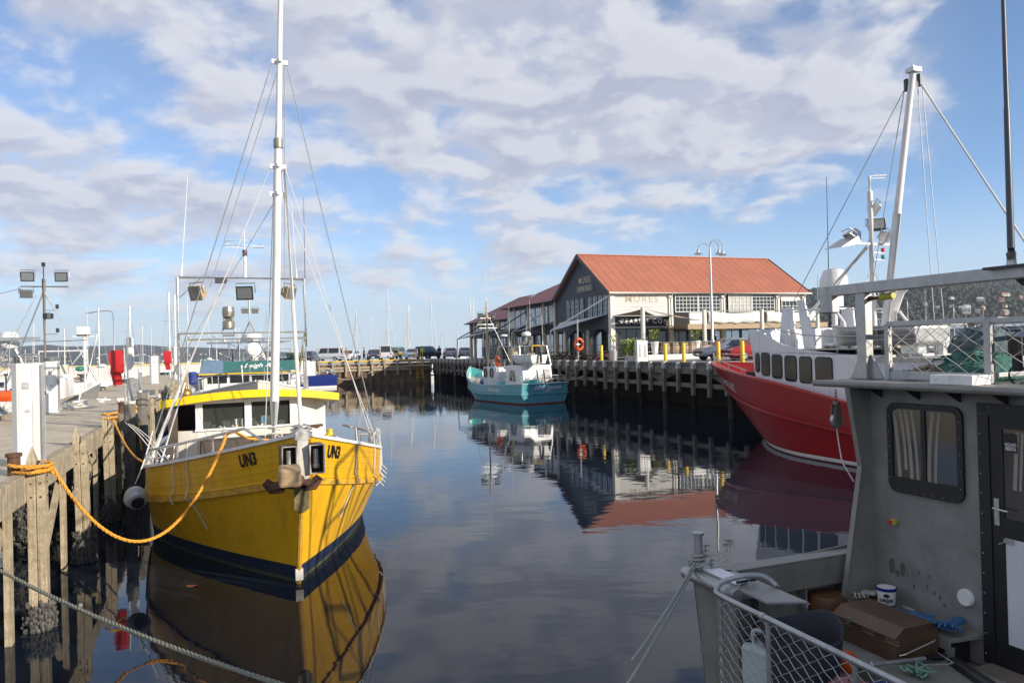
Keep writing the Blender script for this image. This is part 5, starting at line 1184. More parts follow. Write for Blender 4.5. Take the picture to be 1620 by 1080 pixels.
bottle(YM, (.95, 2.6, 2.05), .42, .12, mk('yellow_plastic', (.78, .55, .01), .35), YELB, 'oil_bottle', 'yellow plastic bottle standing at the right bow rail of the yellow boat', 'bottle')
single('deck_float', MB().ball(YM @ V((1.25, 3.1, 2.05)), .16, 12, (1.2, 1, .8)), ORANGE, 'orange float lying on the dark net of the yellow boat', 'float', smooth=True)
# fender buoys slung between boat and jetty
FEND = mk('grey_fender_skin', (.42, .42, .40), .4, var=.2, s=6, dirt=(.12, .11, .1), damt=.7)
def fender(px, py, r, label, Yd):
    p = P(px, py, Yd); t = thing('fender_buoy', label, 'fender', p-V((0, 0, r)), R(30)); m = MB(); m.lathe([(0, -r), (r*.75, -r*.68), (r, 0), (r*.8, r*.62), (r*.35, r), (r*.18, r*1.35), (0, r*1.38)], (0, 0, r), n=18, ax=(-.1, .8, .35)); m.build('bladder', FEND, t, smooth=True)
    m = MB(); m.lathe([(0, -r*1.02), (r*.5, -r*.93), (r*.55, -r*.80)], (0, 0, r), n=14, ax=(-.1, .8, .35)); m.build('end_patch', BLACK, t, smooth=True)
    m = MB(); m.tube(sag((0, .15, r*2.1), (.35, .3, 1.5), .08, 8), .014, 5); m.build('lanyard', ROPEW, t)
fender(215, 787, .23, 'round grey fender with black end hanging between the yellow boat and the jetty', 15.0)
# mooring ropes
a = J(.16, 1.3, 2.42); pts = [J(-.22, 1.2, 2.48), J(-.1, 1.15, 2.45), J(.24, 1.1, 2.44), J(.3, 1.3, 2.40)]
b = YM @ (HY.at(1.55, ysh(1.55), -1, -.1)+V((0, 0, .36)))
m = MB(); strand(m, pts+sag(J(.3, 1.42, 2.38), b, 1.5, 26)+[b+V((.1, .1, .02)), YM @ V((-.6, 3.0, 2.35)), YM @ V((.2, 3.3, 2.2))], .027)
strand(m, [J(.13+.2*cos(k*.7), 1.3+.2*sin(k*.7), 2.30+.008*k) for k in range(22)], .024); strand(m, [J(.27, 1.25, 2.4), J(.1, 1.05, 2.35), J(-.2, 1.3, 2.36), J(-.24, 1.45, 2.42)], .024)
single('mooring_rope', m, ROPEO, 'thick orange mooring rope sagging from the nearest jetty pile to the yellow bow', 'rope', smooth=True)
m = MB(); p0 = J(.2, 9.3, 2.5); p1 = YM @ (HY.at(4.8, ysh(4.8), -1)+V((0, 0, .12))); m.tube(sag(p0, p1, .22, 14), .022, 6); m.tube([J(.13+.19*cos(k*.7), 9.3+.19*sin(k*.7), 2.46+.012*k) for k in range(20)], .022, 6)
single('mooring_rope', m, ROPEO, 'thinner orange rope from the third jetty pile to the side of the yellow boat', 'rope', smooth=True)
m = MB(); p0 = J(.3, 13.8, 2.55); p1 = J(.2, 12.4, 1.0); m.tube(sag(p0, p1, .1, 8), .022, 6); m.tube(sag(J(.3, 13.6, 2.5), J(.5, 12.8, 1.3), -.05, 8), .02, 6)
single('mooring_rope', m, ROPEO, 'orange rope ends knotted on the fourth jetty pile beside the yellow boat', 'rope', smooth=True)
m = MB(); a = G(-30, 885, 1.2); a = P(-60, 868, 8.2); b = P(470, 1090, 5.2); strand(m, sag(a, b, .10, 20), .019)
m.ball(P(127, 957, 7.1), .022, 7)
single('mooring_rope', m, mk('olive_grey_rope', (.25, .25, .19), .85, var=.3, s=50, bump=.6, bs=140), 'olive grey mooring line crossing low in front of the jetty piles', 'rope', smooth=True)
# ================================================================== red fishing boat on the right
RM = Matrix.Translation(V((9.36, 35.44, 0))) @ Matrix.Rotation(R(201), 4, 'Z'); RI = RM.inverted()
def RX(px, py, x):
    o = RI @ CAM; d = RI.to_3x3() @ ray(px, py); return o+d*((x-o.x)/d.x)
rb = thing('fishing_boat', 'red steel fishing boat with white cabin and tall leaning white mast at the right quay', 'fishing boat', (9.36, 35.44, 0), R(201))
def smooth_tab(tab, y):
    return sum(lerp_tab(tab, y+d) for d in (-1.2, -.6, 0, .6, 1.2))/5
rsh = lambda y: smooth_tab([(0, 3.14), (2, 3.02), (4, 2.90), (6.3, 2.70), (8.2, 2.44), (10.2, 2.10), (12, 1.84), (14, 1.68), (18, 1.66)], y)
rrb = lambda y: smooth_tab([(0, 2.35), (3, 1.88), (6, 1.52), (10.7, 1.10), (18, .95)], y)
HR_ = Hull(18, 6.2, rsh, rrb, 3.55, .46, 2.2, .40, 1.75, .93, ta=.12, q=.95)
m = MB(); c0_ = lambda v: (lambda y: v); m.k = 1; HR_.skin(m, c0_(-.6), c0_(.04), 2); m.k = 2; HR_.skin(m, c0_(.04), c0_(.16), 1); m.k = 0; HR_.skin(m, c0_(.16), rrb, 6); HR_.skin(m, rrb, rsh, 4)
m.build('hull', [REDH, ANTIF, WHITE], rb, smooth=True, ang=35)
m = MB(); HR_.around(m, lambda y: rrb(y)-.05, -.02, .09, .10); m.build('rub_rail', REDH, rb, smooth=True)
m = MB(); HR_.around(m, rsh, -.1, .14, .06); m.build('cap_rail', mk('red_cap_rail', (.50, .02, .02), .35), rb)
rdk = lambda y: rsh(y)-.75 if y < 6 else max(.9, rsh(y)-.95)
m = MB(); HR_.inner(m, rdk); m.build('bulwark_lining', REDD, rb, smooth=True)
m = MB(); HR_.deck(m, rdk); m.build('deck', DECKP, rb)
m = MB(); HR_.text(m, ('VENTURE', .5, 0, .004, 1.), 3.65, 2.28, 1, False, .015, up=-.11, kx=.95, ky=.95); m.build('lettering', WHITE, rb)
for sd in (-1, 1):
    m = MB(); top = [HR_.at(y, rsh(y), sd, -.08)+V((0, 0, .42-.015*i)) for i, y in enumerate([.0+6.*i/14 for i in range(15)])]; 
    if sd == 1: m.tube([HR_.at(.0, rsh(0), -1, -.08)+V((.0, -.12, .42))]+top, .022, 6)
    else: m.tube(top, .022, 6)
    for i in (1, 4, 7, 10, 13): m.cyl(top[i], top[i]-V((0, 0, .42)), .02, n=6)
    m.tube([p-V((0, 0, .2)) for p in top], .014, 5); m.build('bow_rail', GALV, rb)
m = MB(); m.span((-.5, 3.0, 1.9), (.5, 4.2, 2.75)); m.lathe([(.3, 0), (.3, .15), (.16, .2), (.16, .5), (.3, .55), (.3, .7)], (-.2, 2.2, 2.2), n=12, ax=(1, 0, 0)); m.build('anchor_winch', DARKM, rb)
m = MB(); m.box((.1, 5.2, 2.35), (3.2, .08, .9)); m.build('breakwater_plate', REDD, rb)
# cabin
CW = mk('white_cabin_paint', (.74, .74, .75), .35, var=.05, s=2, dirt=(.46, .36, .26), damt=.5, dsc=(4, 4, .4))
ch = 2.48
m = MB(); side = [(6.2, 1.9), (11.6, 1.2), (11.6, 3.50), (10.6, 3.52), (6.0, 3.70), (5.9, 3.6)]
m.prism([(-ch, y, z) for y, z in side], (2*ch, 0, 0)); m.build('cabin', CW, rb, bevel=.05)
m = MB()                     # visor and flying-bridge screen sweeping down aft
for sd in (-1, 1):
    pts = [(5.95, 3.62), (5.75, 4.50), (6.2, 4.46), (6.6, 4.32), (7.1, 4.10), (7.7, 3.88), (8.6, 3.70), (10.4, 3.55)]
    m.prism([(sd*(ch+.02), y, z) for y, z in pts], (-sd*.06, 0, 0))
m.prism([(-ch, 5.95, 3.65), (ch, 5.95, 3.65), (ch, 5.75, 4.5), (-ch, 5.75, 4.5)], (0, .06, 0)); m.build('bridge_screen', CW, rb, bevel=.01)
m = MB()
m.span((-ch+.1, 6.1, 3.68), (ch-.1, 11.4, 3.72)); m.build('bridge_deck', DECKP, rb)
WINF = BLACK
def rwin(y0, y1, z0, z1, slope, k=.1):
    x = ch+.004; n = 4
    def rr(d, off):
        y0_, y1_, z0_, z1_ = y0-d, y1+d, z0-d, z1+d; r_ = .10+d; pts = []
        for cy, cz, a0 in ((y1_-r_, z1_-r_, 0), (y0_+r_, z1_-r_, 90), (y0_+r_, z0_+r_, 180), (y1_-r_, z0_+r_, 270)):
            for i in range(5):
                a = R(a0+22.5*i); yy, zz = cy+r_*cos(a), cz+r_*sin(a); pts.append((off, yy, zz-slope*(yy-y0)))
        return pts
    m = MB(); m.prism(rr(.035, x), (.012, 0, 0)); f = m.build('window', BLACK, rb); m = MB(); m.prism(rr(0, x+.013), (.008, 0, 0)); m.build('pane', mk('red_boat_window', (.012, .013, .015), .03, var=.2, spec=.45), f)
rwin(6.14, 6.34, 2.90, 3.58, .1); rwin(6.48, 6.90, 2.78, 3.58, .06); rwin(7.06, 7.56, 2.70, 3.52, .05); rwin(7.74, 8.30, 2.62, 3.48, .045); rwin(8.48, 9.04, 2.57, 3.44, .03); rwin(9.25, 9.98, 2.50, 3.42, .02)
for k in range(5):
    x = -2.0+.82*k; m = MB(); m.prism([(x, 5.99, 2.85), (x+.68, 5.99, 2.85), (x+.68, 5.97, 3.5), (x, 5.97, 3.5)], (0, -.03, 0)); m.build('front_window', GLASS, rb)
m = MB(); m.tube([(ch-.03, 6.7, 4.66)]+[(ch-.03, y, z) for y, z in ((7.5, 4.40), (8.6, 4.22), (9.8, 4.14), (11.4, 4.10))], .022, 6)
for y, z in ((7.2, 4.46), (8.2, 4.28), (9.2, 4.18), (10.2, 4.12), (11.2, 4.1)): m.cyl((ch-.03, y, 3.6), (ch-.03, y, z), .018, n=6)
m.build('bridge_rail', GALV, rb)
# the leaning plates with pipe frame that carry the bridge top
m = MB()
for x in (1.5, -1.4):
    m = MB(); m.prism([(x, 6.35, 3.7), (x, 7.3, 3.7), (x, 7.15, 5.25), (x, 6.6, 5.25)], (.08, 0, 0)); m.build('bridge_wing', CW, rb, bevel=.01)
    m = MB(); m.prism([(x, 7.7, 3.7), (x, 8.3, 3.7), (x, 7.75, 5.5), (x, 7.4, 5.5)], (.08, 0, 0)); m.build('bridge_wing', CW, rb, bevel=.01)
m = MB()
for x in (1.54, -1.36): m.tube([(x, 6.6, 5.22), (x, 8.6, 5.1), (x, 9.3, 4.95), (x, 9.6, 4.6), (x, 9.8, 3.7)], .05, 8)
m.tube([(1.54, 6.8, 5.22), (-1.36, 6.8, 5.22)], .05, 8); m.build('bridge_frame', WHITE, rb)
m = MB(); m.span((-2.0, 7., 3.7), (1.9, 7.1, 4.45)); m.span((.4, 8.4, 3.7), (.9, 8.9, 4.5)); m.build('bridge_console', CW, rb)
m = MB(); m.box((.95, 8.2, 4.05), (.5, .12, .7)); m.box((.95, 8.45, 3.85), (.5, .5, .12)); m.cyl((.95, 8.4, 3.7), (.95, 8.4, 3.85), .08); m.build('helm_seat', WHITE, rb, bevel=.04)
# big canvas side behind the cabin
m = MB(); m.prism([(ch-.02, 10.9, 1.6), (ch-.02, 14.5, 1.5), (ch-.02, 14.5, 3.42), (ch-.02, 11.0, 3.42)], (-.05, 0, 0)); m.build('canvas_screen', mk('white_canvas', (.62, .63, .66), .8, var=.06), rb)
m = MB(); m.span((-ch, 11.6, 3.3), (ch, 15, 3.42)); m.build('shelter_roof', DECKP, rb)
# masts
m = MB(); a, b = V((0, 9.75, 3.7)), V((0, 11.3, 12.75)); m.tube([a, a.lerp(b, .5), a.lerp(b, .51), b], [.16, .145, .12, .10], 12); m.box(b+V((0, .03, .05)), (.36, .34, .14)); m.cyl(b+V((0, 0, .1)), b+V((0, 0, .22)), .06); mm_ = m.build('leaning_mast', WHITE, rb, smooth=True)
for z_ in (-.25, .25):
    m = MB(); m.box(b+V((0, z_, -.35)), (.1, .14, .4)); m.build('block', DARKM, mm_)
wires(rb, [(b+V((0, -.2, -.3)), (1.2, 5.9, 4.4)), (b+V((.1, -.2, -.3)), (.1, 9.5, 6.0)), (b+V((-.1, -.2, -.3)), (-.4, 9.5, 5)), (b+V((.1, .25, -.4)), (.4, 12.2, 3.6)), (b+V((-.1, .25, -.4)), (.2, 12.4, 3.6)), ((.05, 9.4, 7.5), (1.2, 7.6, 4.6))], .014, 'stay', mk('blue_grey_wire', (.25, .28, .33), .5, .3))
m = MB(); m.cyl(b+V((0, .25, -.4)), (0, 15.8, 5.0), .03, n=6); m.k = 1; m.cyl((0, 15.8, 5.0), (0, 16.4, 3.9), .04, n=6); m.build('backstay', [ROPEW, YELB], rb)
m = MB(); m.tube([(0, 9.4, 3.7), (0, 9.4, 9.2)], [.13, .10], 10); m.tube([(0, 9.4, 9.2), (0, 9.4, 9.75)], .05, 8); m.beam((.9, 9.4, 7.35), (-1.1, 9.4, 7.35), .08, .08)
for k, z in enumerate((6.2, 5.7, 5.2, 4.7)): m.tube([(.1, 9.4, z+.18), (.3, 9.4, z-.15), (.1, 9.4, z-.2)], .018, 5); m.tube([(-.1, 9.4, z+.18), (-.3, 9.4, z-.15), (-.1, 9.4, z-.2)], .018, 5)
for z in (7.05, 6.8, 4.95, 4.7): m.beam((-.1, 9.4, z), (-.55, 9.4, z), .04, .04)
lm = m.build('light_mast', WHITE, rb)
m = MB(); m.tube([(0, 9.4, 9.72), (-.3, 9.3, 9.8), (-.9, 9.3, 9.85), (-1., 9.2, 9.78), (-.3, 9.2, 9.72), (0, 9.4, 9.7)], .018, 5); m.build('wire_antenna', WHITE, lm)
for z, cc in ((7.1, REDC), (6.85, GRN), (4.95, REDC), (4.75, WHITE)):
    m = MB(); m.cyl((-.52, 9.4, z-.03), (-.52, 9.4, z+.12), .06, n=8); m.build('navigation_light', cc, lm)
floodlight(lm, (-.25, 9.3, 8.62), R(215), R(35), 1.5, WHITE); floodlight(lm, (-.35, 9.3, 8.0), R(140), R(-25), 1.45, DARKM); floodlight(lm, (.75, 9.35, 7.65), R(70), R(55), 1.5, GALV); floodlight(lm, (-.6, 9.4, 7.6), R(215), R(30), 1.5, GALV)
m = MB(); m.prism([(1.0, 9.0, 7.55), (1.75, 9.0, 7.15), (.85, 9.0, 7.3)], (0, .8, 0)); m.build('lamp_visor', GALV, lm)
m = MB(); m.cyl((1.25, 6.6, 4.2), (.1, 9.3, 7.25), .06, n=8); m.build('brace_pole', WHITE, rb)
radome(rb, (.1, 7.7, 5.75), .50, .95); m = MB(); m.cyl((.1, 7.7, 3.7), (.1, 7.7, 5.75), .1, n=10); m.box((.1, 7.7, 5.5), (.5, .4, .5)); m.build('radome_post', CW, rb)
whip(rb, (.25, 7.6, 4.5), 5.6, .022, (-.05, 0), DARKM); whip(rb, (.4, 7.2, 5.0), 1.5, .02)
m = MB(); m.tube([RX(1408, 522, -.5), RX(1414, 490, -.5), RX(1424, 462, -.5), RX(1438, 448, -.5), RX(1452, 446, -.5)], [.15, .15, .15, .13, .10], 8); m.build('deck_crane', CW, rb, smooth=True)
m = MB(); m.cyl((-.1, 10.4, 3.7), (-.1, 10.4, 4.6), .13); m.build('exhaust', RUST, rb)
# aluminium dinghy carried on the shelter roof
dg = thing('dinghy', 'small dented aluminium dinghy numbered KT 05976 carried on top of the red boat', 'dinghy', rb.matrix_basis @ V((1.55, 9.05, 3.78)), R(201))
HD = Hull(4.0, 1.5, lambda y: .62+.12*max(0, 1-y/2.)**2, lambda y: .45, .35, .5, 2, .5, 1.7, .8, ta=.05)
m = MB(); HD.skin(m, lambda y: .03, lambda y: HD.sheer(y), 5); g = [[V((sd*HD.half(t, .03), HD.yz(t, .03), .03)) for sd in (-1, 1)] for t in [i/10 for i in range(11)]]; m.grid(g)
o = m.build('hull', ALU, dg, smooth=True, ang=40); o.modifiers.new('thick', 'SOLIDIFY').thickness = .015
m = MB(); HD.around(m, HD.sheer, -.02, .05, .04); m.build('gunwale', GALV, dg)
m = MB()
for z in (.2, .34): HD.around(m, lambda y: z, 0, .012, .02, transom=False)
m.build('pressed_rib', ALU, dg)
m = MB(); HD.text(m, ('KT 05976', .2, 0, .004, 1.), 2.75, .42, 1, False, .015); m.build('lettering', BLK_T, dg)
m = MB()
for y in (1.4, 2.7): m.box((0, y, .42), (1.2, .25, .04))
m.build('thwart', ALU, dg)
# ================================================================== teal fishing boat
tb = thing('fishing_boat', 'teal and white fishing boat moored stern-on below the restaurants', 'fishing boat', (-3.66, 64.5, 0), R(210))
tsh = lambda y: 1.28+1.25*max(0, 1-y/6.)**1.8+.03*max(0, y-6)
trb = lambda y: .62+.75*max(0, 1-y/6.)**1.5+.02*max(0, y-6)
HT = Hull(11.9, 4.3, tsh, trb, 1.0, .42, 2.0, .45, 1.6, .9, ta=.1)
m = MB(); m.k = 1; HT.skin(m, c0_(-.4), c0_(.09), 2); m.k = 0; HT.skin(m, c0_(.09), trb, 4); HT.skin(m, trb, tsh, 3); m.build('hull', [TEAL, ANTIF], tb, smooth=True, ang=35)
m = MB(); HT.around(m, trb, -.02, .08, .10); m.build('rub_rail', TEAL, tb)
m = MB(); HT.around(m, tsh, -.09, .12, .05); m.build('cap_rail', mk('pale_teal_cap', (.45, .60, .58), .45), tb)
tdk = lambda y: tsh(y)-.7
m = MB(); HT.inner(m, tdk); m.build('bulwark_lining', TEALL, tb, smooth=True)
m = MB()
for y in (1.2, 1.7, 2.2, 2.8):
    for sd in (-1, 1): m.box(HT.at(y, tsh(y)-.3, sd, -.14), (.1, .08, .6))
m.build('bulwark_frame', WHITE, tb)
m = MB(); HT.deck(m, tdk); m.build('deck', DECKP, tb)
m = MB(); lettering(m, ('Silver Spectre', .55, .45, .006, 1.), None, 0, 0, lambda x, y: V((-.15-x*.74, 11.98-.1*(1.3-1.12-y*.74), 1.16+y*.74))); lettering(m, ('HOBART', .16, 0, 0, 1.), None, 0, 0, lambda x, y: V((-.1-x, 12.0, .9+y))); m.build('lettering', WHITE, tb)
m = MB(); HT.text(m, ('Venus', .6, .45, .004, 1.), 8.0, .98, 1, False, .02, kx=1.2, ky=.8); m.build('lettering', WHITE, tb)
m = MB(); m.tube([(0.1, 3.5, .9), (.1, 3.5, 6.5), (.1, 3.5, 7.9)], [.11, .09, .05], 10); tm = m.build('mast', mk('buff_mast_paint', (.50, .40, .24), .5, var=.1), tb, smooth=True)
m = MB(); m.beam((1.0, 3.5, 6.0), (-.9, 3.5, 6.0), .06, .06); m.beam((.8, 3.5, 5.7), (-.8, 3.5, 5.7), .05, .05); m.beam((.7, 3.5, 6.5), (-.6, 3.5, 6.5), .05, .05); m.build('spreader', GALV, tm)
for x, z, yw in ((.75, 6.2, 180), (-.75, 5.95, 200), (.7, 6.75, 160), (-.5, 6.65, 190)): floodlight(tm, (x, 3.5, z), R(yw), R(20), 1.1, DARKM)
whip(tm, (.1, 3.5, 7.8), 3.0, .02)
wires(tb, [((.1, 3.5, 7.6), (0, .3, 2.5)), ((.1, 3.5, 7.0), (.7, 7., 4.2)), ((.1, 3.5, 7.0), (1.9, 5, 1.4)), ((.1, 3.5, 7.0), (-1.9, 5, 1.4)), ((.1, 3.5, 5), (-1.6, 6, 4.1))], .016, 'stay', WIRE)
m = MB(); m.span((-1.3, 4.9, .7), (1.3, 7.4, 2.6)); m.build('forward_house', CW, tb, bevel=.06)
for y in (5.35, 6.35):
    m = MB(); m.lathe([(.24, 0), (.30, .0), (.30, .05), (.24, .06)], (1.3, y, 2.15), n=16, ax=(1, 0, 0)); m.v = [V((p.x, p.y, 2.15+(p.z-2.15)*1.35)) for p in m.v]; f = m.build('porthole', DARKM, tb)
    m = MB(); m.lathe([(0, .02), (.24, .02)], (1.3, y, 2.15), n=16, ax=(1, 0, 0)); m.v = [V((p.x, p.y, 2.15+(p.z-2.15)*1.35)) for p in m.v]; m.build('pane', GLASS, f)
m = MB(); m.prism([(-1.25, 8.2, .7), (-1.25, 11.1, .7), (-1.25, 10.8, 2.75), (-1.25, 8.6, 2.75)], (2.5, 0, 0)); m.build('aft_house', WHITE, tb, bevel=.05)
for x in (-1.0, -.42):
    m = MB(); m.prism([(x, 11.1, 1.5), (x+.45, 11.1, 1.5), (x+.45, 10.92, 2.45), (x, 10.92, 2.45)], (0, .03, 0)); m.build('aft_window', GLASS, tb)
m = MB(); m.prism([(1.27, 9.0, 1.6), (1.27, 9.9, 1.6), (1.27, 9.7, 2.4), (1.27, 9.1, 2.4)], (.02, 0, 0)); m.build('side_window', GLASS, tb)
m = MB(); m.span((-1.5, 7.6, .7), (1.6, 8.3, 1.5)); m.build('teal_locker', TEALL, tb); m = MB(); m.span((.2, 11.1, .7), (1.2, 11.5, 1.7)); m.build('teal_locker', TEALL, tb)
m = MB(); m.lathe([(0, 0), (.28, 0), (.3, .1), (.3, 1.2), (.2, 1.3), (0, 1.32)], (.2, 7.9, 2.75), n=14); m.build('gas_tank', mk('buff_tank_paint', (.58, .48, .28), .45), tb, smooth=True)
m = MB()
for sd in (-1, 1):
    m.tube([HT.at(y, tsh(y), sd, -.1)+V((0, 0, .55)) for y in [5+6.6*i/12 for i in range(13)]], .02, 5); m.tube([HT.at(y, tsh(y), sd, -.1)+V((0, 0, .28)) for y in [5+6.6*i/12 for i in range(13)]], .014, 5)
    for i in range(8): p = HT.at(5+.94*i, tsh(5+.94*i), sd, -.1); m.cyl(p, p+V((0, 0, .55)), .018, n=5)
e0, e1 = HT.at(11.6, tsh(11.6), -1, -.1), HT.at(11.6, tsh(11.6), 1, -.1)
for h in (.55, .28): m.tube([e0+V((0, 0, h)), e1+V((0, 0, h))], .02, 5)
for i in range(1, 6): p = e0.lerp(e1, i/6); m.cyl(p, p+V((0, 0, .55)), .018, n=5)
m.build('deck_rail', GALV, tb)
m = MB()
for x in (1.3, -1.3):
    m.tube([(x, 6.8, 2.7), (x*.9, 7.2, 4.2), (x*.9, 10.4, 4.1), (x, 10.7, 2.7)], .045, 7)
for y in (7.2, 8.8, 10.3): m.tube([(1.2, y, 4.15), (-1.2, y, 4.15)], .04, 6)
m.build('gantry', GALV, tb)
m = MB(); q = random.Random(9)
for i in range(9):
    x, y = q.uniform(-1.1, 1.1), q.uniform(7.2, 10.2); h = q.uniform(.15, .6); m.box((x, y, 4.15+h/2), (q.uniform(.12, .5), q.uniform(.1, .3), h))
m.build('roof_gear', DARKM, tb)
m = MB(); m.cyl((-.4, 8.8, 4.1), (-.4, 8.8, 4.9), .06); m.build('radar_post', GALV, tb); radome(tb, (-.4, 8.8, 4.9), .36, .35); radome(tb, (.75, 7.4, 4.9), .28, .2)
for x, y, h in ((.6, 8., 3.0), (-1.0, 8.4, 3.5), (-1.2, 9.8, 2.4), (0, 9.5, 2.2)): whip(tb, (x, y, 4.15), h, .02)
m = MB(); m.tube([(1.2+.1*cos(a), 7.0, 3.05+.38*sin(a)) if 0 else (1.15, 7.0+.30*cos(a), 3.05+.34*sin(a)) for a in [2*pi*i/16 for i in range(16)]], .09, 7, closed=True)
single('lifebuoy', m, ORANGE, 'orange lifebuoy on the cabin of the teal boat', 'lifebuoy', smooth=True); bpy.data.objects['lifebuoy.001'].parent = None
o = bpy.data.objects['lifebuoy.001']; o.location = tb.matrix_basis @ o.location; o.rotation_euler = (0, 0, R(210))
sk = thing('skiff', 'small white skiff with dark outboard carried on the cabin top of the teal boat', 'dinghy', tb.matrix_basis @ V((.75, 8.6, 2.86)), R(212))
HS = Hull(3.6, 1.45, lambda y: .62+.1*max(0, 1-y/2.)**2, lambda y: .4, .3, .5, 2, .5, 1.7, .8, ta=.05)
m = MB(); HS.skin(m, lambda y: .03, HS.sheer, 4); g = [[V((sd*HS.half(t, .03), HS.yz(t, .03), .03)) for sd in (-1, 1)] for t in [i/10 for i in range(11)]]; m.grid(g); o = m.build('hull', WHITE, sk, smooth=True); o.modifiers.new('thick', 'SOLIDIFY').thickness = .02
m = MB(); HS.around(m, HS.sheer, -.02, .06, .05); m.build('gunwale', GALV, sk)
m = MB(); m.box((0, 3.75, .95), (.26, .36, .42)); m.box((0, 3.8, .45), (.12, .2, .7)); m.build('outboard', DARKM, sk, bevel=.04)
m = MB(); m.tube([(-.4, 3.3, .6), (-.4, 3.3, 1.15), (-.3, 3.3, 1.3), (.3, 3.3, 1.3), (.4, 3.3, 1.15), (.4, 3.3, .6)], .035, 6); m.build('hoop', YELB, sk)
for x, y, mt_c, lab in ((.9, 4.2, BLUEP, 'blue plastic drum on the foredeck of the teal boat'),):
    single('drum', MB().lathe([(0, 0), (.3, 0), (.32, .1), (.3, .45), (.32, .8), (.28, .86), (0, .86)], tb.matrix_basis @ V((x, y, tdk(y))), n=14), mt_c, lab, 'drum', smooth=True)
m = MB(); a = tb.matrix_basis @ V((-1.6, 11.5, 1.7)); m.tube(sag(a, V((6.5, 56.1, 2.95)), .55, 16), .03, 6); single('mooring_rope', m, ROPEG, 'grey mooring line from the stern of the teal boat up to the quay', 'rope')
# ================================================================== the white and teal boat moored behind the yellow one
lb2 = thing('fishing_boat', 'white fishing boat with green name band moored bow-on behind the yellow boat', 'fishing boat', P(408, 605, 29.5)*1-V((0, 0, 2.95)), R(22))
lb2.location.z = 0
lsh = lambda y: 2.15+.85*max(0, 1-y/7.)**1.8; lrb = lambda y: 1.3+.8*max(0, 1-y/7.)**1.6
HL = Hull(13.5, 5.2, lsh, lrb, 1.2, .38, 2.0, .42, 1.5, .9)
m = MB(); m.k = 1; HL.skin(m, c0_(-.4), c0_(.3), 2); m.k = 0; HL.skin(m, c0_(.3), lrb, 4); HL.skin(m, lrb, lsh, 3); m.build('hull', [mk('off_white_hull', (.66, .63, .55), .4, var=.06, s=1.5, dirt=(.4, .33, .24), damt=.45), NAVY], lb2, smooth=True, ang=35)
m = MB(); HL.around(m, lrb, -.02, .06, .1); m.build('rub_rail', GALV, lb2); m = MB(); HL.around(m, lsh, -.1, .14, .06); m.build('cap_rail', WHITE, lb2)
m = MB(); HL.inner(m, lambda y: lsh(y)-.6); m.build('bulwark_lining', WHITE, lb2); m = MB(); HL.deck(m, lambda y: lsh(y)-.6); m.build('deck', DECKP, lb2)
m = MB()
for sd in (-1, 1):
    top = [HL.at(y, lsh(y), sd, -.1)+V((0, 0, .62)) for y in [.4+6*i/12 for i in range(13)]]; m.tube(top, .025, 6)
    for i in (0, 3, 6, 9, 12): m.cyl(top[i], top[i]-V((0, 0, .62)), .02, n=5)
m.build('bow_rail', GALV, lb2)
m = MB(); m.prism([(-2.0, 5.0, 1.3), (2.0, 5.0, 1.3), (2.0, 8.8, 1.3), (-2.0, 8.8, 1.3)], (0, 0, 1.9)); m.build('wheelhouse', WHITE, lb2, bevel=.08)
for i in range(4):
    m = MB(); x = -1.8+.93*i; m.prism([(x, 4.99, 2.78), (x+.8, 4.99, 2.78), (x+.8, 4.98, 3.1), (x, 4.98, 3.1)], (0, -.02, 0)); m.build('window', GLASS, lb2)
m = MB(); m.prism([(-1.15, 4.7, 3.22), (2.15, 4.7, 3.28), (2.05, 5.0, 3.74), (-1.15, 5.0, 3.74)], (0, .08, 0))
for sd in (-1, 1): m.prism([(sd*2.15, 4.7, 3.22), (sd*2.15, 9, 3.22), (sd*1.95, 8.8, 4.05), (sd*1.95, 5.25, 4.05)], (-sd*.06, 0, 0))
m2_ = MB(); m2_.prism([(-2.15, 4.7, 3.22), (-1.16, 4.7, 3.22), (-1.16, 5.0, 3.78), (-1.98, 5.0, 3.78)], (0, .08, 0)); m2_.build('side_band', mk('slate_blue_paint', (.12, .19, .27), .5), lb2)
nb = m.build('name_band', mk('sea_green_paint', (.028, .125, .118), .6), lb2)
m = MB(); nrm = V((0, -.835, .55)).normalized(); lettering(m, ('Leigh Ann', .75, .5, .008, 1.), V((.45, 4.85, 3.51))+nrm*.03, (.50, 0, 0), V((0, .55, .835)).normalized()*.43); m.build('lettering', WHITE, nb)
m = MB(); m.beam((-2.18, 4.68, 3.2), (2.18, 4.68, 3.2), .04, .05); m.build('name_band_trim', YELB, lb2)
m = MB(); m.span((-1.9, 5.3, 3.3), (1.9, 8.7, 3.36)); m.build('wheelhouse_roof', WHITE, lb2)
m = MB(); m.tube([(.1, 7, 3.3), (.1, 7, 6.9)], .06, 8); 
for x in (-.9, 1.1): m.tube([(x, 7.6, 3.3), (.1, 7., 5.6)], .03, 6)
m.build('signal_mast', GALV, lb2)
radome(lb2, (.2, 6.6, 4.75), .42, .3); m = MB(); m.cyl((.2, 6.6, 3.3), (.2, 6.6, 4.75), .08); m.lathe([(.32, 0), (.55, .06), (.55, .12), (.2, .14)], (.2, 6.6, 4.6), n=16); m.build('radar_post', GALV, lb2)
m = MB(); p = V((-.85, 6.4, 4.6)); m.tube([(-.85, 6.4, 3.3), p], .06, 7)
for dx in (-.17, .17): m.tube([p+V((dx, 0, 0)), p+V((dx*1.6, 0, .5)), p+V((dx, 0, 1.)), p+V((dx*1.2, 0, 1.35))], .05, 6)
for z in (.35, .75, 1.1): m.cyl(p+V((-.24, 0, z)), p+V((.24, 0, z)), .06, n=7)
m.build('winch_head', GALV, lb2)
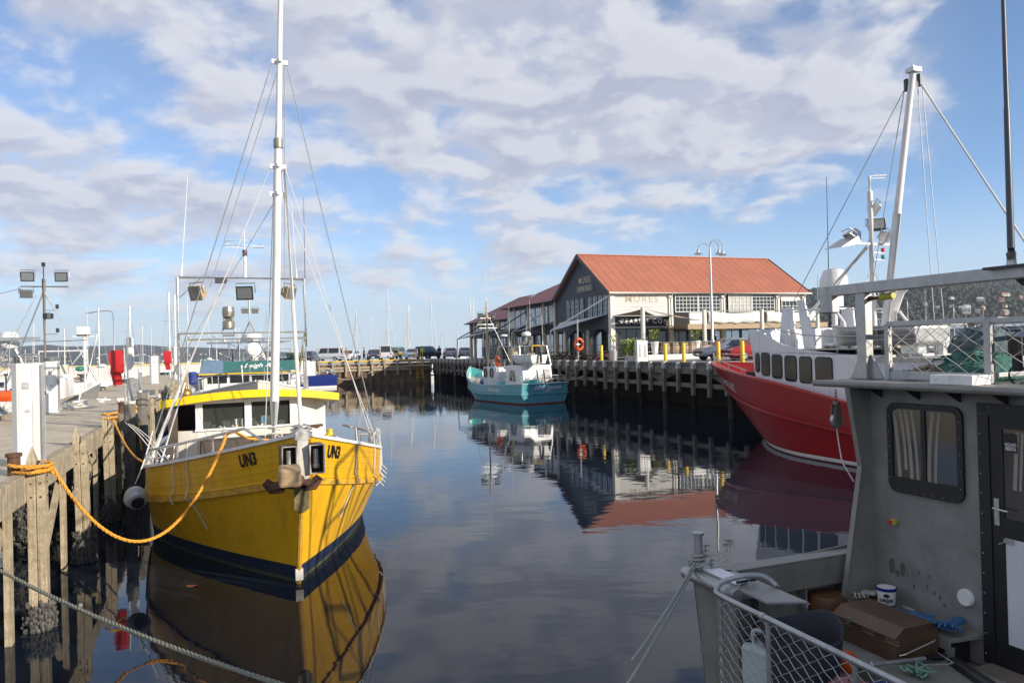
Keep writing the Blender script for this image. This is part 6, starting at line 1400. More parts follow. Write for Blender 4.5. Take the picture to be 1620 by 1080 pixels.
m = MB(); m.lathe([(.15, 0), (.26, .05), (.28, .3), (.25, .5), (.1, .52)], p+V((0, 0, 1.15)), n=14); m.lathe([(.2, 0), (.27, .05), (.27, .35), (.2, .4)], p+V((0, 0, .62)), n=14); m.build('searchlight', mk('tarnished_steel', (.35, .31, .25), .35, .7, var=.3), lb2)
for x in (-.2, .25): floodlight(lb2, (.1+x, 6.95, 6.1), R(0), R(10), .8, GALV)
m = MB(); m.lathe([(0, 0), (.3, 0), (.32, .06), (.24, .1), (.26, .14), (.12, .18), (0, .2)], (.15, 5.1, 4.25), n=18, ax=(0, -1, 0)); m.build('horn', WHITE, lb2)
for x, h in ((-1.7, 2.3), (-1.4, 1.7), (1.6, 3.2), (1.2, 2.0), (-.4, 2.0)): whip(lb2, (x, 6.5+x*.3, 3.3), h, .018)
m = MB(); q = random.Random(12)
for i in range(14): m.tube([(q.uniform(-1.9, 1.9), q.uniform(5.5, 8), 3.35), (q.uniform(-1.9, 1.9), q.uniform(5.5, 8), q.uniform(4.0, 5.0))], .022, 5)
m.tube([(-1.8, 5.4, 4.6), (1.8, 5.4, 4.6)], .03); m.tube([(-1.8, 8.4, 4.6), (1.8, 8.4, 4.6)], .03); m.build('roof_rail', GALV, lb2)
m = MB(); m.box((-2.4, 5.0, 3.05), (.35, .6, .55), rz=.2); m.build('blue_tarpaulin', mk('blue_tarpaulin_cloth', (.02, .045, .22), .7, var=.3, bump=.4, bs=6), lb2, bevel=.1)
for c_, r_ in (((1.75, 3.5, 2.9), .22), ((2.2, 4.2, 2.8), .2), ((1.5, 2.8, 2.75), .18)): m = MB(); m.ball(c_, r_, 10); m.build('white_float', WHITE, lb2, smooth=True)
# ================================================================== blue boat and inflatable by the pier
bb = G(527, 612, 0); blb = thing('work_launch', 'dark blue hulled launch with white waterline moored at the left end of the pier', 'boat', bb-W*8+V((0, .0, 0))-U*1.4, R(21-90))
HB_ = Hull(8.2, 2.8, lambda y: 1.5+.6*max(0, 1-y/4)**2, lambda y: 1.1, .6, .45, 2, .45, 1.6, .92, ta=.1)
m = MB(); m.k = 1; HB_.skin(m, c0_(-.3), c0_(.28), 2); m.k = 0; HB_.skin(m, c0_(.28), HB_.sheer, 4); m.build('hull', [BLUEH, WHITE], blb, smooth=True, ang=35)
m = MB(); HB_.deck(m, lambda y: 1.4); m.build('deck', DECKP, blb); m = MB(); m.span((-1., 3., 1.4), (1., 5.8, 3.1)); m.build('cabin', WHITE, blb, bevel=.1)
for y in (3.3, 4.5):
    m = MB(); m.span((-1.03, y, 2.2), (-.995, y+.9, 2.8)); m.build('window', GLASS, blb)
m = MB()
for x in (-1.1, 1.1): m.tube([(x, 5.8, 1.4), (x, 5.8, 3.4), (x, 8, 3.3), (x, 8, 1.4)], .04, 6)
m.tube([(-1.1, 5.8, 3.4), (1.1, 5.8, 3.4)], .04); m.tube([(-1.1, 8, 3.3), (1.1, 8, 3.3)], .04); m.build('stern_frame', GALV, blb)
m = MB(); q = random.Random(2)
for i in range(10): m.ball((q.uniform(-.9, .9), q.uniform(6, 7.9), 1.55+.5*q.random()), q.uniform(.16, .3), 8)
m.build('deck_gear', mk('grey_gear', (.30, .30, .30), .7, var=.8, s=3), blb, smooth=True)
def rib(pos, rz, label, tubem):
    t = thing('inflatable_dinghy', label, 'dinghy', pos, rz, 'inflatable dinghies at the pier'); m = MB(); pts = [(-.62, 2.6, .1), (-.64, 1.2, .12), (-.5, .4, .22), (0, .0, .32), (.5, .4, .22), (.64, 1.2, .12), (.62, 2.6, .1)]
    m.tube(pts, .23, 10); m.build('tube', tubem, t, smooth=True); m = MB(); m.prism([(-.55, .6, -.1), (.55, .6, -.1), (.55, 2.5, -.12), (-.55, 2.5, -.12)], (0, 0, .08)); m.box((0, 2.45, .15), (1.0, .06, .4)); m.build('floor', DECKP, t); return t
GREYT = mk('grey_inflatable_fabric', (.45, .45, .45), .5, var=.1)
r1 = rib(E_(18.4, -.9, 1.6), R(112), 'grey inflatable dinghy hung low against the left end of the pier', GREYT); r1.rotation_euler = (R(8), R(38), R(112))
r2 = rib(E_(20.6, -.4, 2.3), R(30), 'white inflatable dinghy stood on edge beside the blue launch', WHITE); r2.rotation_euler = (R(62), R(10), R(60))
m = MB(); m.tube(sag(bb+V((-.2, .2, 1.3)), E_(6.5, -.3, 2.6), 1.1, 18), .035, 6); single('mooring_rope', m, ROPEG, 'slack pale mooring line from the blue launch along the pier face', 'rope')
# ================================================================== marina boats
def cruiser(pos, rz, L_, hullm, label, fly=True, group=None):
    t = thing('motor_cruiser', label, 'motor boat', pos, rz, group); s = L_/10; B = 3.3*s
    H = Hull(L_, B, lambda y: (1.25+.45*max(0, 1-y/(5*s))**1.5)*s, lambda y: .9*s, 1.4*s, .45, 2, .42, 1.6, .88, ta=.1)
    m = MB(); m.k = 1; H.skin(m, c0_(-.3), c0_(.12), 1); m.k = 0; H.skin(m, c0_(.12), H.sheer, 4); m.build('hull', [hullm, NAVY], t, smooth=True, ang=35)
    m = MB(); H.deck(m, lambda y: H.sheer(y)-.05); m.build('deck', WHITE, t); m = MB(); H.around(m, lambda y: H.sheer(y)-.12, -.01, .05, .07); m.build('rub_rail', DARKM, t)
    w_ = B/2*.72; z0, z1 = 1.25*s, 2.35*s
    m = MB(); m.add([(-w_, 3*s, z0), (w_, 3*s, z0), (w_, 7.6*s, z0), (-w_, 7.6*s, z0), (-w_*.86, 4.1*s, z1), (w_*.86, 4.1*s, z1), (w_*.9, 7.8*s, z1), (-w_*.9, 7.8*s, z1)], [(0, 1, 5, 4), (1, 2, 6, 5), (2, 3, 7, 6), (3, 0, 4, 7), (4, 5, 6, 7), (0, 3, 2, 1)]); m.build('cabin', WHITE, t, bevel=.06*s)
    for sd in (-1, 1):
        for k in range(3):
            y0 = (4.15+1.2*k)*s; m = MB(); za, zb = z0+.42*s, z0+.88*s; f = lambda z: sd*(w_-(w_*.12)*(z-z0)/(z1-z0)+.012)
            m.prism([(f(za), y0, za), (f(za), y0+1.05*s, za), (f(zb), y0+1.05*s, zb), (f(zb), y0+.1*s, zb)], (sd*.012, 0, 0)); m.build('side_window', GLASS, t)
    m = MB(); a = V((0, 3.4*s, z0+.42*s)); b = V((0, 3.86*s, z0+.9*s)); m.prism([a+V((-w_*.85, -.01, 0)), a+V((w_*.85, -.01, 0)), b+V((w_*.8, -.01, 0)), b+V((-w_*.8, -.01, 0))], (0, -.02, .01)); m.build('windscreen', GLASS, t)
    m = MB(); m.tube([H.pt(tt, H.sheer(tt*L_), sd, -.08)+V((0, 0, .5*s)) for sd, ts in ((-1, (.5, .35, .2, .1, .03)), (1, (.03, .1, .2, .35, .5))) for tt in ts], .022, 5)
    for sd in (-1, 1):
        for tt in (.05, .15, .27, .4, .5): p = H.pt(tt, H.sheer(tt*L_), sd, -.08); m.cyl(p, p+V((0, 0, .5*s)), .016, n=5)
    m.build('rail', GALV, t)
    if fly:
        m = MB(); m.prism([(-w_*.8, 4.9*s, z1), (w_*.8, 4.9*s, z1), (w_*.75, 4.6*s, z1+.55*s), (-w_*.75, 4.6*s, z1+.55*s)], (0, .06, 0)); m.span((-w_*.8, 4.9*s, z1), (-w_*.75, 7.4*s, z1+.45*s)); m.span((w_*.75, 4.9*s, z1), (w_*.8, 7.4*s, z1+.45*s)); m.build('flybridge', WHITE, t)
        m = MB(); m.tube([(-w_*.85, 7.3*s, z1), (-w_*.8, 7.0*s, z1+1.2*s), (w_*.8, 7.0*s, z1+1.2*s), (w_*.85, 7.3*s, z1)], .05, 6); m.build('arch', WHITE, t); radome(t, (0, 7.0*s, z1+1.22*s), .3*s, .25*s)
    whip(t, (w_*.7, 7.2*s, z1), 3*s, .018); return t
def yacht(pos, rz, L_, mh, label, group='yachts moored in the marina', cover=BLUEP):
    t = thing('sailing_yacht', label, 'yacht', pos, rz, group); s = L_/10; B = 3.1*s
    H = Hull(L_, B, lambda y: (.95+.3*max(0, 1-y/(6*s))**1.5)*s, lambda y: .7*s, 1.2*s, .55, 1.9, .5, 1.7, .85, ta=.35, boot=.1)
    m = MB(); m.k = 1; H.skin(m, c0_(-.3), c0_(.12), 1); m.k = 0; H.skin(m, c0_(.12), H.sheer, 3); m.build('hull', [WHITE, NAVY], t, smooth=True, ang=35)
    m = MB(); H.deck(m, lambda y: H.sheer(y)-.03); m.build('deck', DECKP, t)
    m = MB(); m.add([(-.8*s, 3*s, .9*s), (.8*s, 3*s, .9*s), (.95*s, 7*s, .9*s), (-.95*s, 7*s, .9*s), (-.6*s, 3.5*s, 1.4*s), (.6*s, 3.5*s, 1.4*s), (.8*s, 7*s, 1.5*s), (-.8*s, 7*s, 1.5*s)], [(0, 1, 5, 4), (1, 2, 6, 5), (2, 3, 7, 6), (3, 0, 4, 7), (4, 5, 6, 7)]); m.build('coachroof', WHITE, t)
    m = MB(); mp = V((0, 4.0*s, .9*s)); tp = V((0, 4.1*s, mh)); m.tube([mp, tp], [.11, .08], 8)
    for f in (.45, .72): p = mp.lerp(tp, f); m.tube([p+V((-.7*s, .1, .05)), p, p+V((.7*s, .1, .05))], .03, 5)
    m.cyl(tp, tp+V((0, 0, .6)), .015, n=4); m.build('mast', mk('silver_spar', (.66, .65, .62), .4, .3, var=.1), t)
    m = MB(); m.tube([(0, 4.1*s, 1.9*s), (0, 8.2*s, 1.95*s)], [.2, .13], 8); m.build('boom_cover', cover, t)
    wires(t, [(tp, (0, .4*s, 1.2*s)), (tp, (0, L_-.2, 1.*s)), (mp.lerp(tp, .95), (1.2*s, 4.2*s, 1.*s)), (mp.lerp(tp, .95), (-1.2*s, 4.2*s, 1.*s))], .012, 'stay'); return t
def at(px, Yd, z=0): p = P(px, 575, Yd); p.z = z; return p
# far yachts beyond the pier, told apart by their masts
yg = 'yachts moored beyond the pier'
for px, Yd, ytop, lab, L_ in ((613, 126, 457, 'yacht beyond the pier with the tallest mast, behind the white van', 12), (648, 130, 480, 'yacht beyond the pier whose mast is left of a close pair', 11), (656, 142, 483, 'yacht beyond the pier whose mast is right of a close pair', 11), (683, 126, 477, 'yacht beyond the pier with a lone mast near the yellow ladder', 11), (746, 150, 473, 'yacht mast rising just left of the maroon roof\'s far corner', 12), (752, 160, 472, 'slightly taller far yacht mast beside the maroon roof\'s far corner', 12), (561, 118, 493, 'yacht beyond the pier with a mast behind the right rigging of the yellow boat', 9)):
    mh = HC+(565-.0253*(px-260)-ytop)*Yd/1200
    p = at(px, Yd); yacht(p-V((0, 4., 0)), R(random.uniform(-12, 12)), L_, mh, lab, yg)
for px, Yd, ytop, lab in ((176, 70, 487, 'marina yacht whose mast stands beside the curved lamp'), (228, 62, 484, 'marina yacht with a bare mast right of the nearer red cover'), (290, 64, 462, 'marina yacht with tall mast between the farther red cover and the gantry'), (297, 72, 466, 'marina yacht with tall mast just right of another tall mast'), (118, 85, 520, 'small marina yacht far left with a short mast')):
    mh = HC+(569-.0253*(px-100)-ytop)*Yd/1200; p = at(px, Yd); yacht(p+V((-.0, -3.5, 0)), R(18), 9.5, mh, lab)
lpz = G(181, 595, ZJ); 
t = thing('street_lamp', 'far slim lamp with curved arm rising above the marina', 'street lamp', at(181, 75, 0), R(10)); m = MB(); m.tube([(0, 0, 0), (0, 0, 8.2), (-.1, 0, 8.6), (-.5, 0, 8.75), (-2.0, 0, 8.6)], [.09, .07, .06, .05, .05], 7); m.build('pole', GALV, t); m = MB(); m.box((-2.2, 0, 8.55), (.6, .2, .12)); m.build('lamp_head', GALV, t)
mg = 'motor cruisers in the marina'
cruiser(at(196, 50)+V((-3.2, 0, 0)), R(15), 9.5, WHITE, 'white motor cruiser with dark side windows just left of the nearer red cover', True, mg)
cruiser(at(150, 62)+V((-2.5, 0, 0)), R(195), 9, WHITE, 'white motor cruiser behind the white radar post', True, mg)
cruiser(at(232, 64)+V((-2.5, 0, 0)), R(18), 10, WHITE, 'white motor cruiser between the two red covers', True, mg)
cruiser(at(95, 70), R(100), 10, WHITE, 'white motor cruiser lying broadside far left in the marina', False, mg)
cruiser(at(522, 122), R(60), 11, WHITE, 'white flybridge cruiser beyond the left end of the pier', True, None)
cruiser(at(20, 80), R(95), 12, WHITE, 'long white cruiser at the far left edge behind the trawler', True, mg)
cruiser(at(262, 90), R(20), 10, WHITE, 'white cruiser behind the farther red cover', True, mg)
cruiser(at(318, 80), R(15), 10, WHITE, 'white cruiser half hidden behind the left of the gantry', True, None)
def gear(par, x0, x1, y0, y1, z, n, seed, hmax=1.2):
    """loose poles, tubs, hoses and small machinery on a working deck, each its own part"""
    q = random.Random(seed); cols = [GALV, WHITE, DARKM, STEEL, ALU, WHITE, TIMB, mk('grey_gear', (0, 0, 0)), CREAM]
    for i in range(n):
        x, y = q.uniform(x0, x1), q.uniform(y0, y1); k = q.random(); m = MB()
        if k < .35: h = q.uniform(.5, 1.)*hmax; m.tube([(x, y, z), (x+q.uniform(-.1, .1), y+q.uniform(-.2, .2), z+h)], q.uniform(.02, .04), 6); nm = 'stanchion'
        elif k < .55: h = q.uniform(.25, .6); m.lathe([(0, 0), (.2, 0), (.24, h), (.2, h), (0, h*.9)], (x, y, z), n=10); nm = 'fish_bin'
        elif k < .75: m.box((x, y, z+.25), (q.uniform(.3, .8), q.uniform(.3, .6), q.uniform(.3, .6)), rz=q.random()); nm = 'deck_locker'
        elif k < .9: m.tube(tangle((x, y, z), (.8, .8, .5), 14, seed+i), .025, 5); nm = 'hose'
        else: m.tube([(x, y, z), (x, y, z+.6*hmax), (x+.6, y, z+.6*hmax), (x+.6, y, z)], .03, 6); nm = 'frame'
        m.build(nm, q.choice(cols), par)
# two working boats left of the jetty
def workboat(pos, rz, L_, label):
    t = thing('fishing_boat', label, 'fishing boat', pos, rz); H = Hull(L_, 3.8, lambda y: 1.35+.7*max(0, 1-y/5)**1.7, lambda y: .95+.5*max(0, 1-y/5)**1.5, .9, .42, 2, .45, 1.6, .9, ta=.12)
    m = MB(); m.k = 1; H.skin(m, c0_(-.3), c0_(.2), 1); m.k = 0; H.skin(m, c0_(.2), H.rub, 3); H.skin(m, H.rub, H.sheer, 3); m.build('hull', [WHITE, NAVY], t, smooth=True, ang=35); m = MB(); H.around(m, H.rub, -.01, .07, .1); m.build('rub_rail', DARKM, t)
    m = MB(); H.deck(m, lambda y: H.sheer(y)-.5); m.build('deck', DECKP, t); m = MB(); H.inner(m, lambda y: H.sheer(y)-.5); m.build('bulwark_lining', WHITE, t); m = MB(); H.around(m, H.sheer, -.09, .13, .05); m.build('cap_rail', WHITE, t); return t, H
t, H = workboat(at(50, 44)+V((-3.6, 0, 0)), R(201), 12, 'white trawler with tripod mast and twin floodlights at the far left'); t.location = V((-24.0, 40., 0))
m = MB(); m.span((-1.2, 2.8, .9), (1.2, 5.4, 3.15)); m.build('wheelhouse', WHITE, t, bevel=.08)
m = MB(); m.span((-.4, 5.395, 1.0), (.3, 5.42, 2.8)); m.build('door', CREAM, t)
for x in (-1.0, .45): m = MB(); m.span((x, 5.395, 2.1), (x+.5, 5.42, 2.75)); m.build('window', GLASS, t)
for y in (3.0, 3.8, 4.6):
    m = MB(); m.span((1.195, y, 2.3), (1.22, y+.6, 2.85)); m.build('window', GLASS, t)
mt0 = t.matrix_basis.inverted() @ P(72, 590, 35); mx_, my_ = mt0.x, mt0.y
m = MB(); m.tube([(mx_, my_, 1.), (mx_, my_, 7.75)], [.10, .085], 9); tm = m.build('mast', mk('buff_steel_mast', (.50, .42, .32), .45, .3, var=.15), t, smooth=True)
m = MB()
for dx, dy in ((1.5, .5), (-2.3, .6)): m.tube([(mx_, my_, 7.2), (mx_+dx*.95, my_+dy, 3.0)], .045, 6)
m.tube([(mx_+.9, my_, 7.4), (mx_-1.0, my_, 7.4)], .05, 6); m.tube([(mx_, my_, 4.85), (mx_-1.7, my_, 4.9)], .03, 5); m.tube([(mx_, my_, 4.9), (mx_+1.4, my_, 4.85)], .03, 5); m.beam((mx_+.2, my_, 5.0), (mx_+4.5, my_, 5.0), .16, .16)
for z in (6.3, 5.2): m.tube([(mx_, my_, z), (mx_-.5, my_, z)], .02, 5)
m.build('mast_leg', GALV, tm)
floodlight(tm, (mx_+.62, my_, 7.85), R(180), R(5), 1.4, DARKM); floodlight(tm, (mx_-.75, my_, 7.85), R(170), R(5), 1.4, DARKM); floodlight(tm, (mx_+.7, my_, 7.1), R(190), R(25), 1.3, GALV)
m = MB(); m.cyl((mx_, my_, 7.75), (mx_, my_, 8.4), .025, n=5); m.box((mx_, my_, 8.42), (.14, .14, .18)); m.lathe([(.1, 0), (.22, .03), (.22, .25), (.1, .28)], (mx_-.15, my_, 5.9), n=10)
m.build('mast_lamp', DARKM, tm)
for z in (6.35, 5.25): m = MB(); m.box((mx_-.52, my_, z+.12), (.12, .12, .2)); m.build('signal_lamp', DARKM, tm)
p = t.matrix_basis.inverted() @ P(15, 550, 35); radome(t, (p.x, p.y, 4.6), .45, .8); m = MB()
for dx in (-.4, .4): m.tube([(p.x+dx*2.2, p.y, 3.0), (p.x+dx*.5, p.y, 4.6)], .06, 6); m.tube([(p.x+dx*2.2, p.y+.6, 3.0), (p.x-dx*1.5, p.y, 4.3)], .04, 6)
m.build('radome_frame', GALV, t)
wires(t, [((mx_+.9, my_, 7.3), (mx_+6, my_, 5.9)), ((mx_+.3, my_, 7.0), (mx_+1.9, my_+.3, 3.5))], .02)
for k, (dx, h) in enumerate(((.4, 1.6), (.7, 1.2), (-.6, 1.3), (-1.8, 3.2))): whip(t, (mx_+dx, my_+.4, 3.3), h, .018)
gear(t, -1.5, 1.5, 6.2, 11, .95, 22, 3, 1.8); gear(t, -1.2, 1.2, 3, 5.6, 3.3, 8, 4, 1.0)
t, H = workboat(V((-27.0, 47, 0)), R(201), 11, 'white cray boat with a white radar post and folded side gangway'); inv_ = t.matrix_basis.inverted()
p = inv_ @ P(135, 600, 40); m = MB(); m.tube([(p.x, p.y, 1.), (p.x, p.y, 5.2)], [.13, .11], 8); m.tube([(p.x-.6, p.y, 5.3), (p.x-.2, p.y, 3.5), (p.x+.1, p.y, 2)], .04, 6); m.beam((p.x+.6, p.y, 5.2), (p.x-.5, p.y, 5.2), .3, .05); m.build('radar_mast', WHITE, t)
m = MB(); m.box((p.x+.05, p.y, 5.5), (.6, .45, .42)); m.build('radar_box', WHITE, t, bevel=.04); m = MB(); m.box((p.x+.05, p.y, 5.28), (.55, .4, .1)); m.build('radar_foot', DARKM, t)
m = MB(); m.ball((p.x+.25, p.y-.1, 3.5), .2, 8, (1.2, 1, .7)); m.build('green_lamp', GRN, t)
m = MB(); m.span((-1.3, 3, .9), (1.3, 6, 2.7)); m.build('wheelhouse', WHITE, t, bevel=.08); 
for y in (3.2, 4.2, 5.1):
    m = MB(); m.span((1.295, y, 1.8), (1.32, y+.8, 2.35)); m.build('window', GLASS, t)
m = MB(); m.box((.9, 6.8, 1.9), (.8, .5, .5)); m.build('winch', DARKM, t); 
m = MB(); m.tube([(-.8, 9, 3.2), (-1., 4.2, 4.5)], .03, 5); m.tube([(-.8, 9, 1.2), (-.8, 9, 3.2), (1.3, 9, 3.2), (1.3, 9, 1.2)], .06, 6); m.tube([(-1.2, 4, 2.7), (-1.2, 4.2, 4.5), (1.2, 4.2, 4.5), (1.2, 4, 2.7)], .05, 6); m.build('stern_gallows', WHITE, t)
gear(t, -1.5, 1.5, 1.2, 3, 1.3, 8, 5, 1.4); gear(t, -1.5, 1.5, 6.2, 10.5, .95, 24, 6, 1.9); gear(t, -1.2, 1.2, 3.2, 5.8, 2.7, 9, 7, 1.2)
m = MB(); H.around(m, lambda y: 1.18, -.005, .012, .16, transom=False); m.build('blue_stripe', BLUEP, t)
gwp = [P(124, 648, 30), P(150, 640, 33), P(158, 606, 33), P(128, 622, 30)]
t = thing('gangway', 'grey folded gangway panel leaning at the left edge of the jetty', 'gangway', V((gwp[0].x, gwp[0].y, 2.2)), 0); m = MB(); m.sheet(gwp, .04); m.build('panel', ALU, t, world=True); m = MB()
for i in range(4): m.tube([gwp[i]+V((0, -.06, 0)), gwp[(i+1) % 4]+V((0, -.06, 0))], .04, 6)
m.build('frame', WHITE, t, world=True)
# near boat at the left edge: white netting on its deck
t, H = workboat(V((-18.9, 27.0, 0)), R(201), 11, 'white boat at the left edge loaded with pale netting'); NETW = mk('white_fishing_net', (.55, .54, .50), .9, var=.5, s=18)
gear(t, -1.4, 1.4, 1.5, 5, 1.4, 14, 8, 1.6)
pc_ = G(2, 652, 2.2)
heap(None, (pc_.x-.6, pc_.y, 1.7), (2.6, 3.4, 1.35), 0, NETW, 'big pale heap of white fishing net at the left edge beside the jetty', 8, .035, nseg=330)
single('deck_float', MB().lathe([(0, -.16), (.45, -.13), (.55, 0), (.45, .13), (0, .16)], P(10, 626, 21.0), n=16), ORANGE, 'flat orange float on a stick above the white netting', 'float', smooth=True)
q_ = P(10, 623, 21.0); single('float_stick', MB().cyl(q_, q_+V((0, 0, .55)), .02, n=6).cyl(q_+V((0, 0, .5)), q_+V((0, 0, .56)), .05, n=6), DARKM, 'thin stick with a knob standing on the flat orange float', 'stick')
pc_ = G(70, 628, 2.2)
heap(None, (pc_.x-1.5, pc_.y+2.5, 1.6), (2., 3.5, 1.2), 0, NETW, 'smaller pale heap of net behind the second service pedestal', 18, .035, nseg=150)
m = MB(); q = random.Random(5); p = G(112, 650, ZJ)
for i in range(7): m.tube(tangle(p+V((-.6+.2*i, .8*i-.4, .02)), (.9, .9, .3), 12, i+30), .03, 5)
single('rope_heap', m, ROPEW, 'pale tangle of rope along the left edge of the jetty past the pedestals', 'rope')
# distant craft behind the red boat
cruiser(at(1293, 95), R(70), 13, mk('deep_blue_hull', (.02, .035, .09), .4), 'large blue and white vessel half hidden behind the red boat\'s mast', True, None)
for px, Yd, yt, lab in ((1460, 120, 470, 'far yacht with short mast left of the net cage'), (1475, 130, 476, 'second far yacht left of the net cage'), (1555, 110, 488, 'far yacht low behind the net cage')):
    mh = HC+(535-yt)*Yd/1200; yacht(at(px, Yd), R(80), 9, mh, lab, 'yachts far behind the workboat')

m = MB(); c = G(303, 926, .012); m.poly([c+V((.10*cos(a)*(1+.3*sin(3*a)), .07*sin(a), .004*cos(2*a))) for a in [2*pi*i/12 for i in range(12)]]); single('floating_leaf', m, mk('brown_leaf', (.25, .08, .03), .6, var=.4, s=30), 'small brown leaf floating beside the yellow hull', 'leaf')

gear(tb, -1.5, 1.5, 1.6, 4.6, 1.0, 16, 21, 1.3); gear(tb, -1.6, 1.6, 7.3, 8.3, .8, 8, 22, 1.8); gear(tb, -1.7, 1.7, 11.0, 11.6, .8, 9, 23, 1.2); gear(tb, -1.0, 1.0, 9.0, 10.6, 2.75, 8, 24, 1.4); gear(tb, -1., 1., 5.2, 7.2, 2.6, 7, 25, 1.3)
gear(rb, -2., 1.9, 10.2, 14.5, 3.45, 12, 31, 1.5); gear(lb2, -1.6, 1.6, 1.5, 4.4, 2.1, 16, 33, 1.5); gear(lb2, -1.7, 1.7, 5.6, 8.4, 3.36, 12, 34, 1.5)
yq = random.Random(77); yp = None
for k in range(16):
    px = yq.choice((yq.uniform(5, 290), yq.uniform(330, 470), yq.uniform(540, 735))); p = at(px, yq.uniform(165, 260))
    if yp is None: yp = yacht(p, R(10), 10, 12, 'small distant yacht with a hair-thin mast beyond the breakwater and pier', 'distant yachts beyond the breakwater')
    else: o = dup(yp, p, R(yq.uniform(-30, 40))); o.scale = (1, 1, yq.uniform(.75, 1.3))
# ================================================================== the near aluminium workboat; local x from its transom towards the cabin, y away along the quay direction
WO = V((1.47, 6.4, 0)); WM = Matrix.Translation(WO) @ Matrix.Rotation(TH, 4, 'Z'); WI = WM.inverted()
def WX(px, py, x):        # point of the cabin-parallel plane at local x seen at a pixel
    o = WI @ CAM; d = WI.to_3x3() @ ray(px, py); return o+d*((x-o.x)/d.x)
wk = thing('workboat', 'dull grey aluminium workboat with mesh-railed stern and open cockpit, nearest on the right', 'workboat', WO, TH)
GZ = 2.1; DZ = 1.48
m = MB()                  # transom plate, far side, near side out of frame
m.prism([(.0, .0, GZ-.06), (.0, -.56, GZ-.06), (.10, -.56, -.4), (.16, -.16, -.4)], (.03, 0, 0))
m.prism([(0.0, .0, GZ-.06), (6, .0, GZ+.25), (6, -.2, -.4), (.16, -.2, -.4)], (0, -.02, 0))
m.prism([(.05, -.56, DZ-.06), (.05, -3.2, DZ-.06), (.12, -3.2, -.4), (.12, -.56, -.4)], (.03, 0, 0)); m.build('hull', ALUPAINT, wk, bevel=.004)
m = MB(); m.span((.03, -3.3, DZ-.05), (6, -.03, DZ)); m.build('cockpit_sole', ALUPAINT, wk)
m = MB()
m.cyl((-.02, .06, GZ-.035), (-.02, -.62, GZ-.035), .05, n=12); m.ball((-.02, .06, GZ-.035), .052, 10); m.build('stern_tube', ALU, wk, smooth=True)
m = MB(); m.prism([(.03, .0, GZ-.02), (.03, -.9, GZ-.02), (.30, -1.02, GZ-.02), (.30, -.16, GZ-.02), (.16, 0, GZ-.02)], (0, 0, .02)); m.prism([(.30, -.16, GZ-.02), (.30, -1.02, GZ-.02), (.30, -1.02, GZ-.05), (.30, -.16, GZ-.05)], (-.012, 0, 0)); m.build('stern_top_plate', mk('pale_worn_aluminium', (.30, .295, .28), .5, .2, var=.15, s=4, dirt=(.22, .2, .17), damt=.6, dsc=(4, 4, 4)), wk, bevel=.004)
m = MB(); m.prism([(.06, -.05, GZ+.004), (.06, -.50, GZ+.004), (.21, -.50, GZ+.004), (.21, -.10, GZ+.004)], (0, 0, .012)); o = m.build('white_plate', mk('clean_white_plate', (.78, .78, .78), .4, var=.04), wk, bevel=.003)
m = MB(); m.cyl((.06, -.51, GZ+.03), (.24, -.51, GZ+.03), .012, n=7); m.build('hinge_pin', DARKM, o)
m = MB(); m.span((.16, -.17, GZ-.02), (1.75, .0, GZ)); m.span((.16, -.175, GZ-.25), (1.75, -.155, GZ-.022)); m.build('side_coaming', ALUPAINT, wk, bevel=.004)
m = MB(); m.span((.2, -.04, DZ), (1.75, -.024, GZ-.05)); 
for x in (.55, 1.05, 1.5): m.span((x, -.15, DZ), (x+.02, -.041, GZ-.26))
m.build('side_lining', ALUPAINT, wk)
m = MB(); m.lathe([(.035, 0), (.035, .30), (.052, .305), (.052, .325), (0, .33)], (.05, -.02, GZ-.01), n=16); bol = m.build('mooring_bollard', ALU, wk, smooth=True)
m = MB(); p = V((.20, .02, GZ)); m.cyl(p, p+V((0, 0, .05)), .012, n=6); m.cyl(p+V((-.03, 0, .055)), p+V((.03, 0, .055)), .010, n=6); m.cyl(p+V((-.025, 0, .02)), p+V((.025, 0, .02)), .008, n=6); m.build('cleat', GALV, wk)
# mesh rail round the stern platform
m = MB(); top = [(.33, -.66, GZ+.0), (.26, -.60, GZ+.07), (.12, -.55, GZ+.085), (-.06, -.50, GZ+.05), (-.135, -.52, GZ+.0), (-.15, -.60, GZ-.02), (-.15, -1.2, GZ-.025), (-.15, -3.2, GZ-.03)]
def smooth_path(pts, n=5):
    pts = [V(p) for p in pts]; out = []
    for i in range(len(pts)-1):
        a = pts[max(i-1, 0)]; b = pts[i]; e = pts[i+1]; f = pts[min(i+2, len(pts)-1)]
        for k in range(n):
            t = k/n; out.append(.5*((2*b)+(e-a)*t+(2*a-5*b+4*e-f)*t*t+(3*b-a-3*e+f)*t**3))
    return out+[pts[-1]]
m.tube(smooth_path(top), .0215, 10); m.build('stern_rail', ALU, wk, smooth=True)
for y in (-1.12, -1.9, -2.7): m = MB(); m.cyl((-.15, y, GZ-.045), (-.15, y, 1.2), .018, n=8); m.build('rail_post', ALU, wk)
m = MB(); m.cyl((-.15, -1.05, GZ-.025), (-.15, -1.09, GZ-.025), .026, n=12); m.build('rail_sleeve', ALU, wk)
m = MB(); m.cyl((-.15, -.57, GZ-.04), (-.12, -.57, 1.2), .015, n=8)
m.prism([(.1, -.60, GZ+.06), (.1, -.66, GZ-.02), (.1, -.54, GZ-.02)], (.02, 0, 0)); m.build('rail_fitting', ALU, wk)
